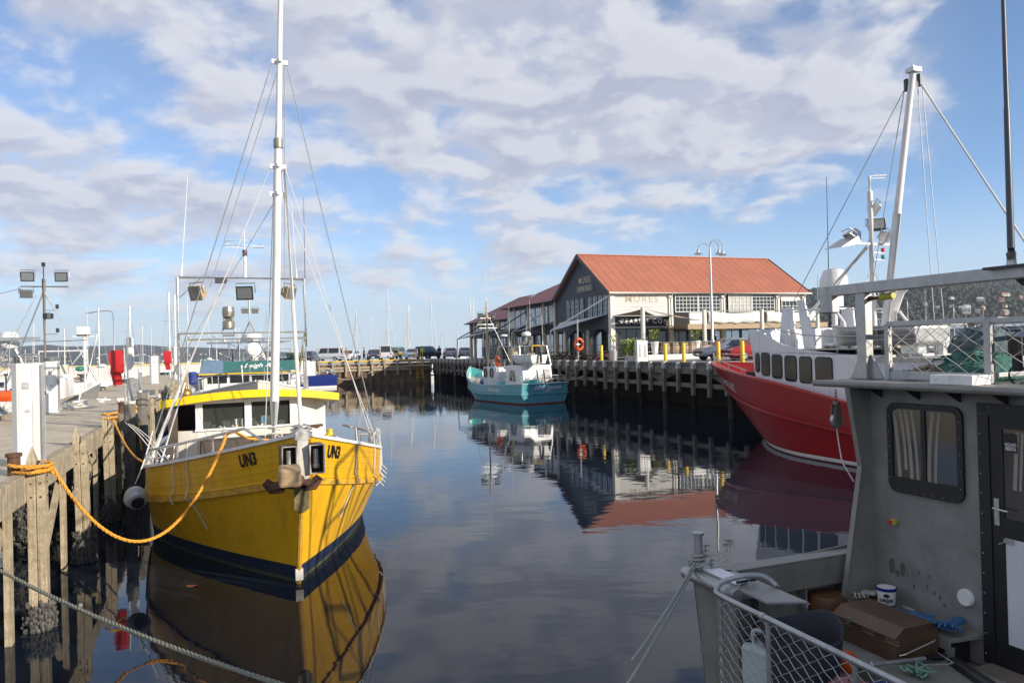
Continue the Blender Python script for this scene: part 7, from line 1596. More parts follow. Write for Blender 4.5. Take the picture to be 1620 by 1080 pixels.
def chainlink(m, o, ax, up, w_, h, d, r, amp=.012):
    """zig-zag wires hooked into their neighbours"""
    o, ax, up = V(o), V(ax).normalized(), V(up).normalized(); nrm = ax.cross(up); n = int(w_/d)+1; k = int(h/(d*.66))
    for i in range(n+1):
        pts = []
        for j in range(k+1):
            x = i*d+(d*1.03 if (j+i) % 2 else -.03*d)-d*.5; x = min(max(x, 0), w_)
            pts.append(o+ax*x+up*(h*j/k)+nrm*(amp if j % 2 else -amp)*(.5))
        m.tube(pts, r, 4)
m = MB(); chainlink(m, (-.15, -3.2, 1.2), (0, 1, 0), (0, 0, 1), 2.64, .85, .066, .0036); m.build('rail_mesh', mk('mesh_wire', (.50, .49, .46), .5, .4, var=.15), wk)
m = MB(); chainlink(m, (.05, -.56, GZ-.16), (-1, 0, 0), (0, 0, 1), .2, .2, .07, .0038); m.build('rail_mesh', mk('mesh_wire', (0, 0, 0)), wk)
# cabin: aft bulkhead, side wing, roof
cw = -.28
m = MB()
m.span((1.70, -1.36, 1.50), (1.74, cw, 3.60)); m.span((1.70, -2.9, 1.5), (1.74, -2.12, 3.6)); m.span((1.70, -2.12, 3.5), (1.74, -1.36, 3.6)); m.span((1.74, cw-.03, 1.5), (5.2, cw, 3.6)); m.span((1.74, -2.9, 1.5), (5.2, -2.87, 3.6)); m.span((5.2, -2.9, 1.5), (5.24, cw, 2.5)); cab = m.build('cabin_wall', mk('grey_cabin_aluminium', (.23, .226, .212), .55, .1, var=.2, s=4, dirt=(.15, .14, .13), damt=.65, dsc=(2.2, 2.2, 1.6), bump=.1, bs=140), wk)
m = MB(); m.prism([(1.46, cw, 3.58), (1.58, cw, 2.89), (1.28, cw, 1.40), (1.70, cw, 1.40), (1.70, cw, 3.58)], (0, -.018, 0)); m.prism([(1.46, cw-.03, 3.58), (1.58, cw-.03, 2.89), (1.28, cw-.03, 1.40), (1.265, cw-.03, 1.4), (1.565, cw-.03, 2.89), (1.445, cw-.03, 3.58)], (0, .05, 0)); m.build('side_wing', ALUPAINT, wk)
m = MB(); m.prism([(1.46, .10, 3.585), (1.46, -3.0, 3.585), (5.6, -3.0, 3.585), (5.6, .10, 3.585)], (0, 0, .05)); m.cyl((1.465, .13, 3.61), (1.465, -3.0, 3.61), .03, n=10); rf_ = m.build('roof', ALUPAINT, wk, bevel=.01)
for y in (-.42, -.80, -1.17, -1.55, -1.9): m = MB(); m.prism([(1.70, y, 3.585), (1.52, y, 3.585), (1.70, y, 3.49)], (0, -.014, 0)); m.build('roof_bracket', DARKM, wk)
# window (frame with rounded corners, two panes, dim cabin behind)
def rrect(x, y0, y1, z0, z1, r_):
    pts = []
    for cy, cz, a0 in ((y1-r_, z1-r_, 0), (y0+r_, z1-r_, 90), (y0+r_, z0+r_, 180), (y1-r_, z0+r_, 270)):
        for i in range(6): a = R(a0+18*i); pts.append((x, cy+r_*cos(a), cz+r_*sin(a)))
    return pts
y0, y1, z0, z1 = -1.20, -.49, 2.70, 3.46
m = MB(); A, B2 = rrect(1.675, y0, y1, z0, z1, .09), rrect(1.675, y0+.05, y1-.05, z0+.05, z1-.05, .05); C, D_ = [(1.699, b, c) for a, b, c in A], [(1.699, b, c) for a, b, c in B2]
m.grid([A, B2], closed=True); m.grid([A, C], closed=True); m.grid([B2, D_], closed=True); m.span((1.678, (y0+y1)/2-.02, z0+.05), (1.699, (y0+y1)/2+.02, z1-.05)); m.span((1.676, y0+.05, z0+.05), (1.699, y1-.05, z0+.13))
wf = m.build('window', BLACK, wk)
m = MB()
for i in range(7):
    for zz in (z0+.022, z1-.022): m.ball((1.673, y0+.1+(y1-y0-.2)*i/6, zz), .0042, 6)
for i in range(5):
    for yy in (y0+.022, y1-.022): m.ball((1.672, yy, z0+.12+(z1-z0-.24)*i/4), .0042, 6)
m.build('frame_screw', GALV, wf)
# what the panes show is modelled on the glass backing: striped curtains hang inside
m = MB(); m.span((1.690, y0+.05, z0+.13), (1.6985, y1-.05, z1-.05)); m.build('pane', mk('smoky_glass', (.045, .042, .038), .04, var=.5, s=2, spec=1.), wf)
CUR = mk('striped_curtain', (.30, .27, .22), .7, var=.15, s=3)
m = MB(); 
for i, (yy, wd, ln) in enumerate(((-.60, .035, .60), (-.665, .03, .5), (-.72, .035, .62), (-.78, .028, .62), (-.885, .035, .58), (-.945, .025, .62))):
    m.grid([[V((1.6885-.001*k, yy+wd*(s-.5)+.05*(1-f)**2*(-1 if yy < -.85 else 1), z1-.06-ln*f)) for s, k in ((0, 0), (.5, 1), (1, 0))] for f in (0, .25, .5, .75, 1)])
m.build('curtain', CUR, wf)
m = MB(); m.box((1.683, -.842, 2.80), (.004, .03, .03)); m.box((1.683, -.862, 2.755), (.004, .05, .014)); m.build('sticker', WHITE, wf)
# emergency stop box, stain-marked wall disc
p = WX(1414, 825, 1.68); m = MB(); m.box((1.68, p.y, p.z), (.04, .055, .05)); o = m.build('stop_button_box', mk('dull_yellow_box', (.45, .36, .06), .5), wk, bevel=.006); m = MB(); m.cyl((1.66, p.y+.012, p.z), (1.635, p.y+.012, p.z), .014, n=10); m.build('button', REDC, o)
p = WX(1527, 945, 1.68); m = MB(); m.lathe([(0, .035), (.058, .035), (.066, .025), (.066, 0)], (1.70, p.y, p.z), n=22, ax=(-1, 0, 0)); m.build('vent_disc', WHITE, wk, smooth=True)
# stains of splashed oil on the bulkhead
STN = mk('oily_splash', (.105, .10, .088), .5, var=.3, s=20)
m = MB(); q = random.Random(44)
def splash(px, py, ry, rz):
    m = MB(); p = WX(px, py, 1.6985); n = 14; m.poly([(1.6985, p.y+ry*cos(2*pi*i/n)*(.8+.4*q.random()), p.z+rz*sin(2*pi*i/n)*(.8+.4*q.random())) for i in range(n)]); m.build('oil_stain', STN, wk)
for a in ((1411, 894, .034, .075), (1428, 900, .028, .062), (1420, 906, .03, .03), (1436, 910, .01, .02), (1446, 927, .012, .02), (1470, 912, .008, .014), (1467, 928, .008, .016), (1478, 938, .01, .018), (1487, 945, .012, .02), (1430, 868, .006, .01), (1436, 870, .005, .008), (1453, 905, .01, .018), (1494, 957, .015, .016)): splash(*a)
# door
dy0, dy1 = -2.12, -1.33
m = MB(); m.span((1.672, dy1-.09, 1.55), (1.699, dy1, 3.50)); m.span((1.672, dy0, 3.41), (1.699, dy1-.09, 3.50)); m.span((1.672, dy0, 1.55), (1.699, dy1-.09, 1.62)); df = m.build('door_frame', BLACK, wk)
m = MB(); 
for i in range(13): m.ball((1.671, dy1-.02, 1.62+.15*i), .0055, 6)
for i in range(5): m.ball((1.67, dy1-.1-.15*i, 3.475), .007, 6)
m.build('frame_screw', GALV, df)
m = MB(); m.span((1.680, dy1-.19, 1.62), (1.698, dy1-.095, 3.41)); m.span((1.680, dy0, 3.32), (1.698, dy1-.19, 3.41)); m.span((1.680, dy0, 2.52), (1.698, dy1-.19, 2.66)); m.span((1.680, dy0, 1.62), (1.698, dy1-.19, 1.74)); dr = m.build('door', BLACK, wk)
m = MB(); m.span((1.688, dy0, 2.66), (1.697, dy1-.19, 3.32)); m.build('pane', mk('smoky_glass', (0, 0, 0)), dr)
m = MB(); m.span((1.684, dy0, 1.74), (1.697, dy1-.19, 2.52)); m.build('lower_panel', mk('greyed_white_panel', (.62, .63, .66), .5, var=.06), dr)
m = MB(); 
for i, (yy, wd) in enumerate(((-1.60, .03), (-1.64, .02), (-1.69, .03))): m.grid([[V((1.6865, yy+wd*(s-.5)-.03*(1-f), 3.3-.42*f)) for s in (0, 1)] for f in (0, .5, 1)])
m.build('curtain', CUR, dr)
m = MB(); m.span((1.684, dy1-.30, 3.15), (1.688, dy1-.20, 3.29)); st_ = m.build('sticker', BLACK, dr); m = MB(); lettering(m, ('VOLVO', .036, 0, .001, 1.), (1.683, dy1-.25, 3.205), (0, -.72, 0), (0, 0, 1)); lettering(m, ('PENTA', .036, 0, .001, 1.), (1.683, dy1-.25, 3.175), (0, -.72, 0), (0, 0, 1)); m.build('lettering', WHITE, st_)
m = MB(); m.span((1.672, dy1-.155, 2.60), (1.680, dy1-.115, 2.80)); h_ = m.build('lock_plate', GALV, dr, bevel=.003); m = MB(); m.tube([(1.672, dy1-.135, 2.73), (1.64, dy1-.135, 2.73), (1.635, dy1-.16, 2.73), (1.635, dy1-.25, 2.725)], .009, 8); m.build('handle', STEEL, h_, smooth=True)
m = MB(); m.box((1.675, dy1-.22, 2.50), (.012, .07, .03)); m.tube([(1.67, dy1-.19, 2.49), (1.65, dy1-.16, 2.47)], .004, 5); m.build('latch', GALV, dr)
# bench along the bulkhead and step
m = MB(); m.prism([(1.40, cw-.02, 1.70), (1.40, -1.26, 1.70), (1.70, -1.30, 1.70), (1.70, cw-.02, 1.70)], (0, 0, .035)); m.span((1.40, -1.26, 1.64), (1.42, cw-.02, 1.70)); m.span((1.40, -1.26, 1.5), (1.46, -1.22, 1.66)); m.span((1.41, cw-.05, 1.5), (1.68, cw-.02, 1.68)); m.build('bench', ALUPAINT, wk, bevel=.004)
m = MB(); m.span((1.42, -1.2, 1.5), (1.69, cw-.08, 1.69)); m.build('bench_shade_block', BLACK, wk)  # black block painting the shade in the space under the bench
m = MB(); m.span((.72, -1.9, DZ), (1.39, -.52, 1.595)); m.build('hatch_cover', ALUPAINT, wk, bevel=.012)
m = MB(); m.span((1.2, -2.4, DZ), (1.66, -1.40, DZ+.09)); m.build('door_step', mk('grubby_brown_step', (.16, .13, .10), .7, var=.3), wk, bevel=.01)
p = WX(1520, 1050, 1.25); m = MB(); a_, b_ = V((1.33, -1.36, 1.60)), V((1.05, -2.1, 1.62)); m.cyl(a_, b_, .05, n=14); m.ball(a_, .05, 10); m.build('net_roller', mk('worn_black_roller', (.03, .03, .032), .35, .2, var=.4), wk, smooth=True)
# rail, gantry bar, cage and aerial on the cabin roof
bx, bz = 1.9, 4.475
m = MB(); m.beam((bx, .46, bz), (bx, -1.60, bz), .09, .10); m.build('gantry_bar', ALU, wk, bevel=.008)
m = MB(); m.box((bx, .36, bz-.10), (.10, .16, .22)); m.build('bar_end_plate', ALU, wk, bevel=.01)
m = MB(); m.box((bx, -.06, (3.635+bz-.05)/2), (.09, .11, bz-.05-3.635)); m.prism([(bx, .13, 3.636), (bx, -.26, 3.636), (bx, -.13, 3.86), (bx, .01, 3.86)], (.02, 0, 0)); m.build('gantry_post', ALU, wk, bevel=.006)
m = MB(); m.cyl((bx+.15, -1.52, 3.636), (bx+.15, -1.52, bz), .05, n=12); m.cyl((bx+.15, -1.52, 3.636), (bx+.15, -1.52, 3.66), .09, n=12); m.build('aerial_post', GALV, wk, smooth=True)
m = MB(); m.prism([(bx-.12, -1.33, bz+.03), (bx-.08, -1.75, bz+.03), (bx+.32, -1.75, bz+.03), (bx+.32, -1.33, bz+.03)], (0, 0, .02)); m.prism([(bx+.1, -1.36, bz+.03), (bx+.1, -1.70, bz+.03), (bx+.1, -1.55, bz-.10), (bx+.1, -1.48, bz-.10)], (.02, 0, 0)); m.build('aerial_bracket', DARKM, wk)
m = MB(); ba = V((bx+.05, -1.44, bz+.05)); m.tube([ba, ba+V((0, 0, .10))], [.042, .036], 10); m.k = 1; m.tube([ba+V((0, 0, .10)), ba+V((0, 0, .14)), ba+V((0, .0, 1.2)), ba+V((0, 0, 1.22)), ba+V((0, .0, 3.4))], [.034, .026, .021, .018, .012], 10); m.build('aerial', [GALV, mk('blue_grey_aerial', (.06, .075, .10), .4, var=.15)], wk, smooth=True)
m = MB(); m.tube([(bx+.3, -1.62, bz), (bx+.3, -1.62, 5.3)], .018, 7); m.tube([(bx+.3, -1.45, 4.78), (bx+.3, -1.75, 4.80)], .008, 5); m.build('second_aerial', GALV, wk)
m = MB(); m.tube([(bx, -.72, bz-.05), (bx, -.72, 4.13)], .009, 6); m.cyl((bx, -.72, 4.27), (bx, -.72, 4.30), .014, n=8); m.cyl((bx, -.86, bz-.05), (bx, -.86, bz-.075), .012, n=6); m.build('hanging_rod', GALV, wk)
m = MB(); m.tube([(bx+.02, -.12, bz-.10), (bx+.02, -.24, bz-.10)], .026, 8); m.k = 1; m.cyl((bx+.02, -.24, bz-.10), (bx+.02, -.38, bz-.09), .03, n=9); m.build('hose_end', [BROWNP, mk('lime_hose_end', (.45, .42, .05), .5)], wk)
cx0, cx1, cy0, cy1, cz0, cz1 = 1.86, 2.9, -.36, -1.30, 3.70, 4.13
m = MB()
for x in (cx0, cx1):
    for a, b in (((x, cy0, cz1), (x, cy1, cz1)), ((x, cy0, 3.64), (x, cy0, cz1)), ((x, cy1, 3.64), (x, cy1, cz1))): m.beam(a, b, .045, .045)
    m.beam((x, cy0, cz0-.02), (x, cy1, cz0-.02), .03, .07)
for y in (cy0, cy1):
    for z in (cz1, cz0): m.beam((cx0+.023, y, z), (cx1-.023, y, z), .035, .035)
m.beam((cx0-.02, cy1-.03, cz1-.01), (cx0-.02, -2.3, cz1-.01), .04, .04); m.beam((cx0-.02, cy1-.03, 3.64), (cx0-.02, cy1-.03, cz1), .04, .05); m.build('cage_frame', ALU, wk, bevel=.003)
MW = mk('bright_mesh_wire', (.62, .61, .57), .45, .4, var=.15)
for o_, ax, w_ in (((cx0, cy1, cz0), (0, 1, 0), cy0-cy1), ((cx1, cy1, cz0), (0, 1, 0), cy0-cy1), ((cx0, cy0, cz0), (1, 0, 0), cx1-cx0), ((cx0-.02, -2.3, cz0), (0, 1, 0), .97)):
    m = MB(); chainlink(m, o_, ax, (0, 0, 1), w_, cz1-cz0, .105, .0048); m.build('cage_mesh', MW, wk)
m = MB(); m.box((1.62, -1.24, 3.675), (.20, .36, .075)); m.span((1.512, -1.13, 3.68), (1.522, -1.10, 3.69)); m.build('white_case', WHITE, wk, bevel=.02)
m = MB(); p = V((1.98, -1.44, 3.85)); m.cyl(p, p+V((0, 0, .14)), .06, n=14); m.cyl(p+V((0, 0, -.12)), p, .035, n=10); m.tube([p+V((.0, .07*cos(a), -.15+.07*sin(a))) for a in [2*pi*i/14 for i in range(14)]], .008, 5, closed=True); m.build('deck_light', BLACK, wk)
for gx, ya_ in ((4.35, -.45), (6.9, -.35)):
  m = MB() #              # added lattice frame out of view, casting rigging shadows on the yellow bow
  zb = 3.636 if gx < 5 else 2.4
  for y in (ya_, -1.75): m.tube([(gx, y, zb), (gx, y, 6.6)], .055, 8)
  for z in (4.5, 5.5, 6.6): m.tube([(gx, ya_, z), (gx, -1.75, z)], .045, 8)
  m.tube([(gx, ya_, 4.5), (gx, -1.75, 5.5)], .03, 6); m.tube([(gx, -1.75, 5.5), (gx, ya_, 6.6)], .03, 6); m.tube([(gx, ya_, 6.6), (gx+1.2, ya_, zb+.02)], .04, 6); m.tube([(gx, -1.75, 6.6), (gx+1.2, -1.6, zb+.02)], .04, 6)
  if gx > 5:                 # added outrigger, out of view, spreading those shadows along the bow
      m.tube([(gx, ya_, 3.0), (gx+.3, 1.35, 5.6)], .06, 8); m.tube([(gx, ya_, 6.6), (gx+.3, 1.35, 5.6)], .03, 6); m.tube([(gx+.1, .5, 4.2), (gx+.1, .5, 6.0)], .03, 6); m.tube([(gx+.05, 0, 3.5), (gx+.1, .5, 6.0)], .025, 6)
  m.build('shadow_gallows', ALU, wk)
m = MB(); m.span((5.2, -2.9, 2.2), (9, -.03, 2.3)); m.prism([(6, .0, GZ+.25), (9.2, -.6, GZ+.5), (9.2, -.8, -.4), (6, -.2, -.4)], (0, -.02, 0)); m.build('foredeck', ALUPAINT, wk)
# ---------------------------------------------------------------- things lying on the workboat
NETG = mk('green_trawl_net', (.045, .15, .12), .85, var=.7, s=18, bump=.8, bs=60)
heap(None, (2.42, -.80, 3.64), (.75, .62, .28), 0, NETG, 'green trawl net heaped inside the mesh cage on the workboat roof', 41, .009, M=WM, nseg=260)
heap(None, (2.52, -.76, 3.86), (.6, .50, .24), 0, mk('blue_grey_net', (.10, .14, .15), .85, var=.8, s=20), 'blue grey net bundled on top of the green net in the cage', 43, .008, M=WM, nseg=200)
heap(None, (2.15, -.52, 3.64), (.45, .30, .12), 0, mk('tan_old_rope', (.28, .23, .16), .9, var=.5, s=30), 'tan rope coiled low in the left half of the roof cage', 42, .013, M=WM, nseg=70, name='rope_coil', cat='rope')
m = MB(); m.v = []; 
for k, y in enumerate((-.42, -.48, -.54)): m.cyl(WM @ V((2.75, y, 3.64)), WM @ V((2.75, y, 4.06-.05*(k == 0))), .012, n=7)
single('rusty_rods', m, RUST, 'rusty upright rods behind the mesh of the roof cage', 'rods')
m = MB(); m.prism([WM @ V(p) for p in ((4.0, -.92, 3.64), (4.0, -1.42, 3.64), (4.0, -1.42, 4.42), (4.0, -.92, 4.42))], WM.to_3x3() @ V((.5, 0, 0))); 
single('timber_pile', m, [mk('lichen_timber', (.16, .15, .12), .9, var=.4, s=4, dirt=(.45, .42, .18), damt=.3, dsc=(3, 3, 3), bump=.5)], 'squared grey timber post end with yellow lichen rising behind the roof cage', 'timber post')
# pulley block on the roof corner
pp = V((1.55, -.05, 3.55)); t = thing('pulley_block', 'grey steel pulley block hanging by a chain from the workboat roof corner', 'pulley', WM @ (pp-V((0, 0, .4))), TH)
m = MB()
for i in range(4): m.tube([V((.012*cos(a) if i % 2 else 0, 0 if i % 2 else .012*cos(a), .385-.032*i+.02*sin(a))) for a in [2*pi*k/8 for k in range(8)]], .004, 4, closed=True)
m.build('chain', DARKM, t)
m = MB()
for s_ in (-.024, .024): m.prism([(-.03, s_, .27), (.03, s_, .27), (.05, s_, .12), (.03, s_, .05), (-.03, s_, .05), (-.05, s_, .12)], (0, .008, 0))
m.box((0, 0, .28), (.03, .06, .03)); m.build('cheek', mk('weathered_block_steel', (.22, .19, .16), .6, .3, var=.3), t, bevel=.004)
m = MB(); m.lathe([(.02, -.017), (.062, -.017), (.05, 0), (.062, .017), (.02, .017)], (0, 0, .125), n=18, ax=(0, 1, 0)); m.build('sheave', GALV, t, smooth=True)
m = MB(); m.tube([V((0, 0, .06)), V((0, 0, .03)), V((0, -.02, -.1)), V((.0, -.05, -.25)), V((.06, -.12, -.42))], .006, 5); m.build('fall_rope', ROPEW, t)
# brown locker box
bxp = V((1.17, -.88, 1.597)); t = thing('tackle_box', 'rust brown metal box with sloping lid in the workboat cockpit', 'metal box', WM @ bxp, TH)
BRB = mk('rust_brown_enamel', (.120, .072, .042), .5, .15, var=.25, s=6, dirt=(.07, .045, .03), damt=.6, dsc=(5, 5, 5))
L2, D2, H2 = .60, .43, .235
m = MB(); m.prism([(-D2/2, -L2/2, 0), (-D2/2+.0, -L2/2, H2*.78), (-D2/2+.09, -L2/2, H2), (D2/2-.06, -L2/2, H2), (D2/2, -L2/2, H2*.8), (D2/2, -L2/2, 0)], (0, L2, 0)); bd = m.build('body', BRB, t, bevel=.006)
m = MB(); m.prism([(-D2/2-.012, -L2/2-.008, H2*.74), (-D2/2+.085, -L2/2-.008, H2+.006), (-D2/2+.085, -L2/2-.008, H2+.016), (-D2/2-.016, -L2/2-.008, H2*.78)], (0, L2+.016, 0)); m.span((-D2/2+.08, -L2/2-.008, H2+.004), (D2/2-.05, L2/2+.008, H2+.014)); m.build('lid', BRB, t)
m = MB()
for k in range(3):
    for z in (.70, .60): m.span((-D2/2-.006, L2/2-.12-.22*k-.07, H2*z-.006), (-D2/2+.004, L2/2-.12-.22*k+.05, H2*z+.004))
m.build('louvre_slot', mk('rubbed_bare_metal', (.32, .24, .17), .4, .4), t)
m = MB(); m.tube([(-D2/2+.02, -L2/2-.012, .06), (-D2/2+.06, -L2/2-.03, .07), (D2/2-.08, -L2/2-.03, .12), (D2/2-.04, -L2/2-.012, .13)], .007, 6); m.build('handle', STEEL, t); m = MB(); m.box((-D2/2-.02, L2/2-.17, H2*.78), (.02, .02, .05)); m.build('catch', STEEL, t)
# tub of yoghurt
p = WX(1405, 935, 1.56); ty = WM @ V((1.54, p.y, 1.737)); t = thing('yoghurt_tub', 'white tub with blue lid and blue base band standing on the bench', 'tub', ty, TH)
m = MB(); m.lathe([(0, 0), (.062, 0), (.078, .165)], n=24); m.k = 1; m.lathe([(.0626, .004), (.0655, .034)], n=24); m.build('pot', [WHITE, BLUEP], t, smooth=True)
m = MB(); m.lathe([(.081, .15), (.083, .172), (.074, .174)], n=24); m.k = 1; m.lathe([(.074, .173), (.03, .171), (0, .171)], n=24); m.build('lid', [BLUEP, WHITE], t, smooth=True)
def tubtext(key, z, k, mat, nm):
    vs, fs = text_geo(*key); m = MB(); a0 = pi+.75; r = .0735
    m.add([((r-.078+.0725+(z+yy*k)*.09)*cos(a0+x*k/r), (r-.078+.0725+(z+yy*k)*.09)*sin(a0+x*k/r), z+yy*k) for x, yy in vs], fs); m.build(nm, mat, t)
tubtext(('GREEK', .034, 0, .001, 1.), .075, 1.15, BLACK, 'lettering'); tubtext(('FARMERS', .012, 0, 0, 1.), .05, 1., BLUEP, 'lettering')
m = MB(); a0 = pi+.75; m.poly([((.0815)*cos(a0+.3*cos(a)), .0815*sin(a0+.3*cos(a)), .118+.016*sin(a)) for a in [2*pi*i/18 for i in range(18)]]); m.build('printed_oval', mk('navy_print', (.01, .015, .05), .5), t)
# gloves
def glove(pos, rz, mat, label, curl=.3, s=1., tilt=0., seed=1):
    q = random.Random(seed); t = thing('work_glove', label, 'glove', WM @ V(pos), TH+rz); m = MB()
    def ring(c, w_, h, ax, n=10): 
        x, y = frame_from(V(ax)); return [V(c)+V((0, w_*cos(2*pi*i/n), h*sin(2*pi*i/n))) for i in range(n)]
    rows = [ring((x*s, 0, .022*s+.004), wy*s, hz*s, (1, 0, 0)) for x, wy, hz in ((-.15, .045, .020), (-.10, .040, .019), (-.05, .038, .018), (0, .046, .020), (.05, .050, .019), (.075, .046, .016))]
    m.grid(rows, closed=True); m.poly(rows[-1])
    for k in range(4):
        y = (-.036+.024*k)*s; L_ = (.080, .095, .090, .070)[k]*s*(.85+.3*q.random()); a = q.uniform(-.12, .12)+(k-1.5)*.24; b = V((.07*s, y, .022*s)); pts = [b]; 
        for j in range(1, 5): f = j/4; pts.append(b+V((L_*f*cos(a), L_*f*sin(a), .035*s*sin(f*2.6*curl)*(1+q.random()*.5))))
        m.tube(pts, [.0115*s, .0115*s, .0105*s, .009*s, .005*s], 7)
    m.tube([V((0, .04*s, .02*s)), V((.03*s, .065*s, .022*s)), V((.06*s, .075*s, .02*s)), V((.075*s, .076*s, .018*s))], [.015*s, .014*s, .012*s, .007*s], 7)
    o = m.build('glove_body', mat, t, smooth=True, ang=70); t.rotation_euler = (tilt, 0, TH+rz); return t
BG = mk('blue_rubber_glove', (.035, .12, .27), .6, var=.2, s=20, bump=.3, bs=80); WG = mk('dirty_white_glove', (.50, .47, .42), .8, var=.3, s=20, bump=.4, bs=60)
p = WX(1440, 950, 1.52); glove((1.50, p.y-.02, 1.737), R(-75), BG, 'blue rubber glove lying flat right of the white tub', .3, 1.15, seed=2)
p = WX(1470, 960, 1.50); glove((1.47, p.y-.02, 1.755), R(-95), BG, 'blue rubber glove lying across the middle of the bench', .5, 1.15, seed=3)
p = WX(1500, 970, 1.47); glove((1.50, p.y+.0, 1.775), R(200), BG, 'blue rubber glove with spread fingers at the right end of the bench', .9, 1.15, seed=4)
p = WX(1360, 938, 1.56); glove((1.50, p.y-.0, 1.737), R(-110), WG, 'dirty white glove crumpled left of the white tub', 1., 1., seed=5)
p = WX(1375, 930, 1.6); glove((1.58, p.y-.0, 1.76), R(-60), WG, 'dirty white glove lying against the bulkhead behind another', 1.2, 1., seed=6)
m = MB(); a = WX(1428, 940, 1.62); m.cyl(WM @ V((1.62, a.y, 1.758)), WM @ V((1.62, a.y-.12, 1.758)), .018, n=10); single('grey_rod', m, ALU, 'short grey rod lying at the back of the bench behind the tub', 'rod')
# tub, jerrycan, float, pole, coiled stuff
tc_ = V((.27, -.97, DZ-.10)); t = thing('rubber_tub', 'dark flexible rubber tub standing behind the stern mesh rail', 'tub', WM @ tc_, TH)
m = MB(); rows = []; n = 28
for r_, z in ((.20, 0), (.25, .16), (.275, .36), (.285, .52), (.297, .53), (.285, .545), (.27, .52), (.24, .16), (.19, .03)):
    rows.append([V((r_*cos(2*pi*i/n), r_*sin(2*pi*i/n), z+(.05*cos(4*pi*i/n) if z > .45 else 0))) for i in range(n)])
m.grid(rows, closed=True); m.poly(rows[-1]); m.poly(rows[0]); m.build('shell', mk('slate_rubber', (.035, .038, .048), .6, var=.25, s=4), t, smooth=True)
jp = V((.05, -.80, DZ-.05)); t = thing('jerrycan', 'pale blue-white plastic jerrycan behind the stern mesh', 'jerrycan', WM @ jp, TH+R(20)); m = MB(); m.box((0, 0, .16), (.17, .27, .32)); m.build('can', mk('milky_plastic', (.50, .56, .55), .4, var=.1), t, bevel=.035)
m = MB(); m.tube(smooth_path([(0, -.08, .31), (0, -.08, .40), (0, 0, .42), (0, .07, .40), (0, .07, .32)], 4), .016, 8); m.build('handle', mk('milky_plastic', (0, 0, 0)), t, smooth=True); m = MB(); m.cyl((0, .10, .31), (0, .10, .36), .03, n=12); m.build('cap', BLACK, t)
m = MB(); c = WM @ V((.64, -1.02, 1.60)); m.ball(c, .085, 18); single('float_ball', m, ORANGE, 'orange net float lying between the brown box and the mesh rail', 'float', smooth=True)
a, b = WM @ V((.66, -1.24, 1.66)), WM @ V((1.34, -1.27, 1.622)); t = thing('boat_hook', 'grey aluminium pole with black grip lying across the cockpit', 'pole', a-V((0, 0, .05)), 0); m = MB(); m.cyl(a, a.lerp(b, .72), .016, n=10); m.ball(a, .026, 8); m.build('shaft', ALU, t, world=True, smooth=True); m = MB(); m.tube([a.lerp(b, .72), a.lerp(b, .86), b], [.019, .024, .02], 10); m.build('grip', BLACK, t, world=True, smooth=True)
m = MB(); m.tube([WM @ WX(*p) for p in ((1442, 1070, .90), (1465, 1051, .95), (1498, 1050, 1.1), (1508, 1048, 1.15), (1484, 1032, 1.22))], .006, 6); single('wire_handle', m, STEEL, 'bent steel wire handle on the grey hatch cover', 'wire')
BLN = mk('blue_fishing_net', (.022, .035, .14), .85, var=.6, s=20, bump=.7, bs=60)
c = WX(1400, 1075, .35); heap(None, (.35, c.y-.12, DZ), (.55, .8, .30), 0, BLN, 'dark blue net and cloth heaped behind the stern rail', 61, .010, M=WM, nseg=200)
heap(None, (.25, c.y+.2, DZ+.05), (.3, .35, .20), 0, mk('pink_net_twine', (.30, .12, .13), .85, var=.5, s=20), 'pinkish net twine tangled beside the dark blue net', 62, .008, M=WM, nseg=120)
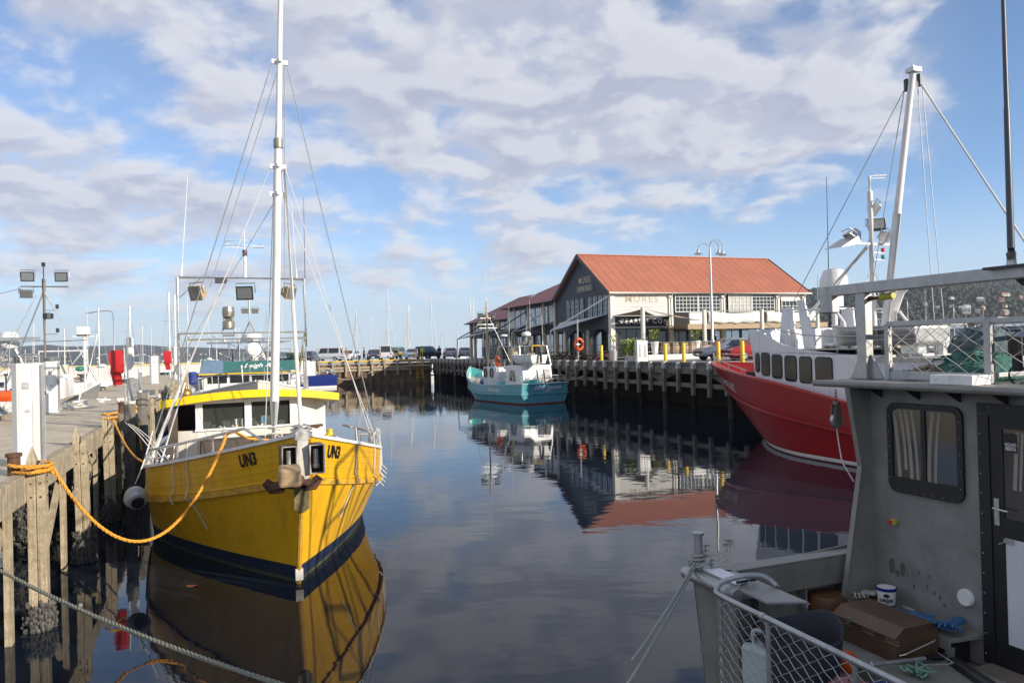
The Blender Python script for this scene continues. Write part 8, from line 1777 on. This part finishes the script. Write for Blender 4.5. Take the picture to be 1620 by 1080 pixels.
c = V((.93, -1.40, 1.60)); heap(None, (c.x, c.y, c.z), (.22, .25, .08), 0, mk('mint_rope', (.18, .34, .25), .85, var=.4, s=30), 'small tangle of mint green rope by the hatch cover', 63, .007, M=WM, nseg=60, base=False, name='rope_tangle', cat='rope')
c = V((1.02, -.10, DZ)); t = thing('bait_drum', 'orange brown plastic drum under the far side coaming', 'drum', WM @ c, 0); m = MB(); m.lathe([(0, 0), (.15, 0), (.17, .1), (.175, .22), (.17, .36), (.15, .40), (0, .40)], n=20); o = m.build('shell', mk('orange_brown_plastic', (.13, .06, .025), .5, var=.2), t, smooth=True)
t.location = WM @ V((1.27, -.17, DZ-.10))
# stern line from the bollard
b0 = V((.05, -.02, GZ+.02)); m = MB(); m.tube([b0+V((.05*cos(k*.75), .05*sin(k*.75), .02+.004*k)) for k in range(26)], .011, 6); m.tube(smooth_path([b0+V((.05, .03, .08)), b0+V((.08, -.05, .10)), b0+V((.02, -.09, .06)), b0+V((-.06, -.04, .02)), b0+V((-.03, .05, .04))], 4), .011, 6)
m.tube(tangle((b0.x-.05, b0.y+.03, b0.z+.0), (.08, .08, .10), 14, 71), .010, 6)
e = WI @ P(985, 1095, 4.9); strand(m, sag(b0+V((-.05, -.02, .03)), e, .03, 14), .014); strand(m, sag(b0+V((-.04, 0, .05)), WI @ P(1000, 1045, 5.15), .03, 14), .012)
m.v = [WM @ p for p in m.v]; single('mooring_rope', m, ROPEG, 'pale grey mooring rope tied round the bollard on the near workboat stern', 'rope', smooth=True)
# ------------------------------------------------------------------ air over the bay
hm = bpy.data.materials.new('sea_haze'); hm.use_nodes = True; nt = hm.node_tree
for n in list(nt.nodes):
    if n.type == 'BSDF_PRINCIPLED': nt.nodes.remove(n)
pv = nt.nodes.new('ShaderNodeVolumePrincipled'); pv.inputs['Color'].default_value = (.80, .88, 1, 1); pv.inputs['Density'].default_value = .0001; pv.inputs['Anisotropy'].default_value = .2
nt.links.new(pv.outputs[0], [n for n in nt.nodes if n.type == 'OUTPUT_MATERIAL'][0].inputs['Volume'])
m = MB(); m.span((-4200, -300, -3), (4200, 4800, 260)); o = m.build('haze', hm); tag(o, 'thin blue haze over the bay in front of the far hills', 'haze', kind='stuff')
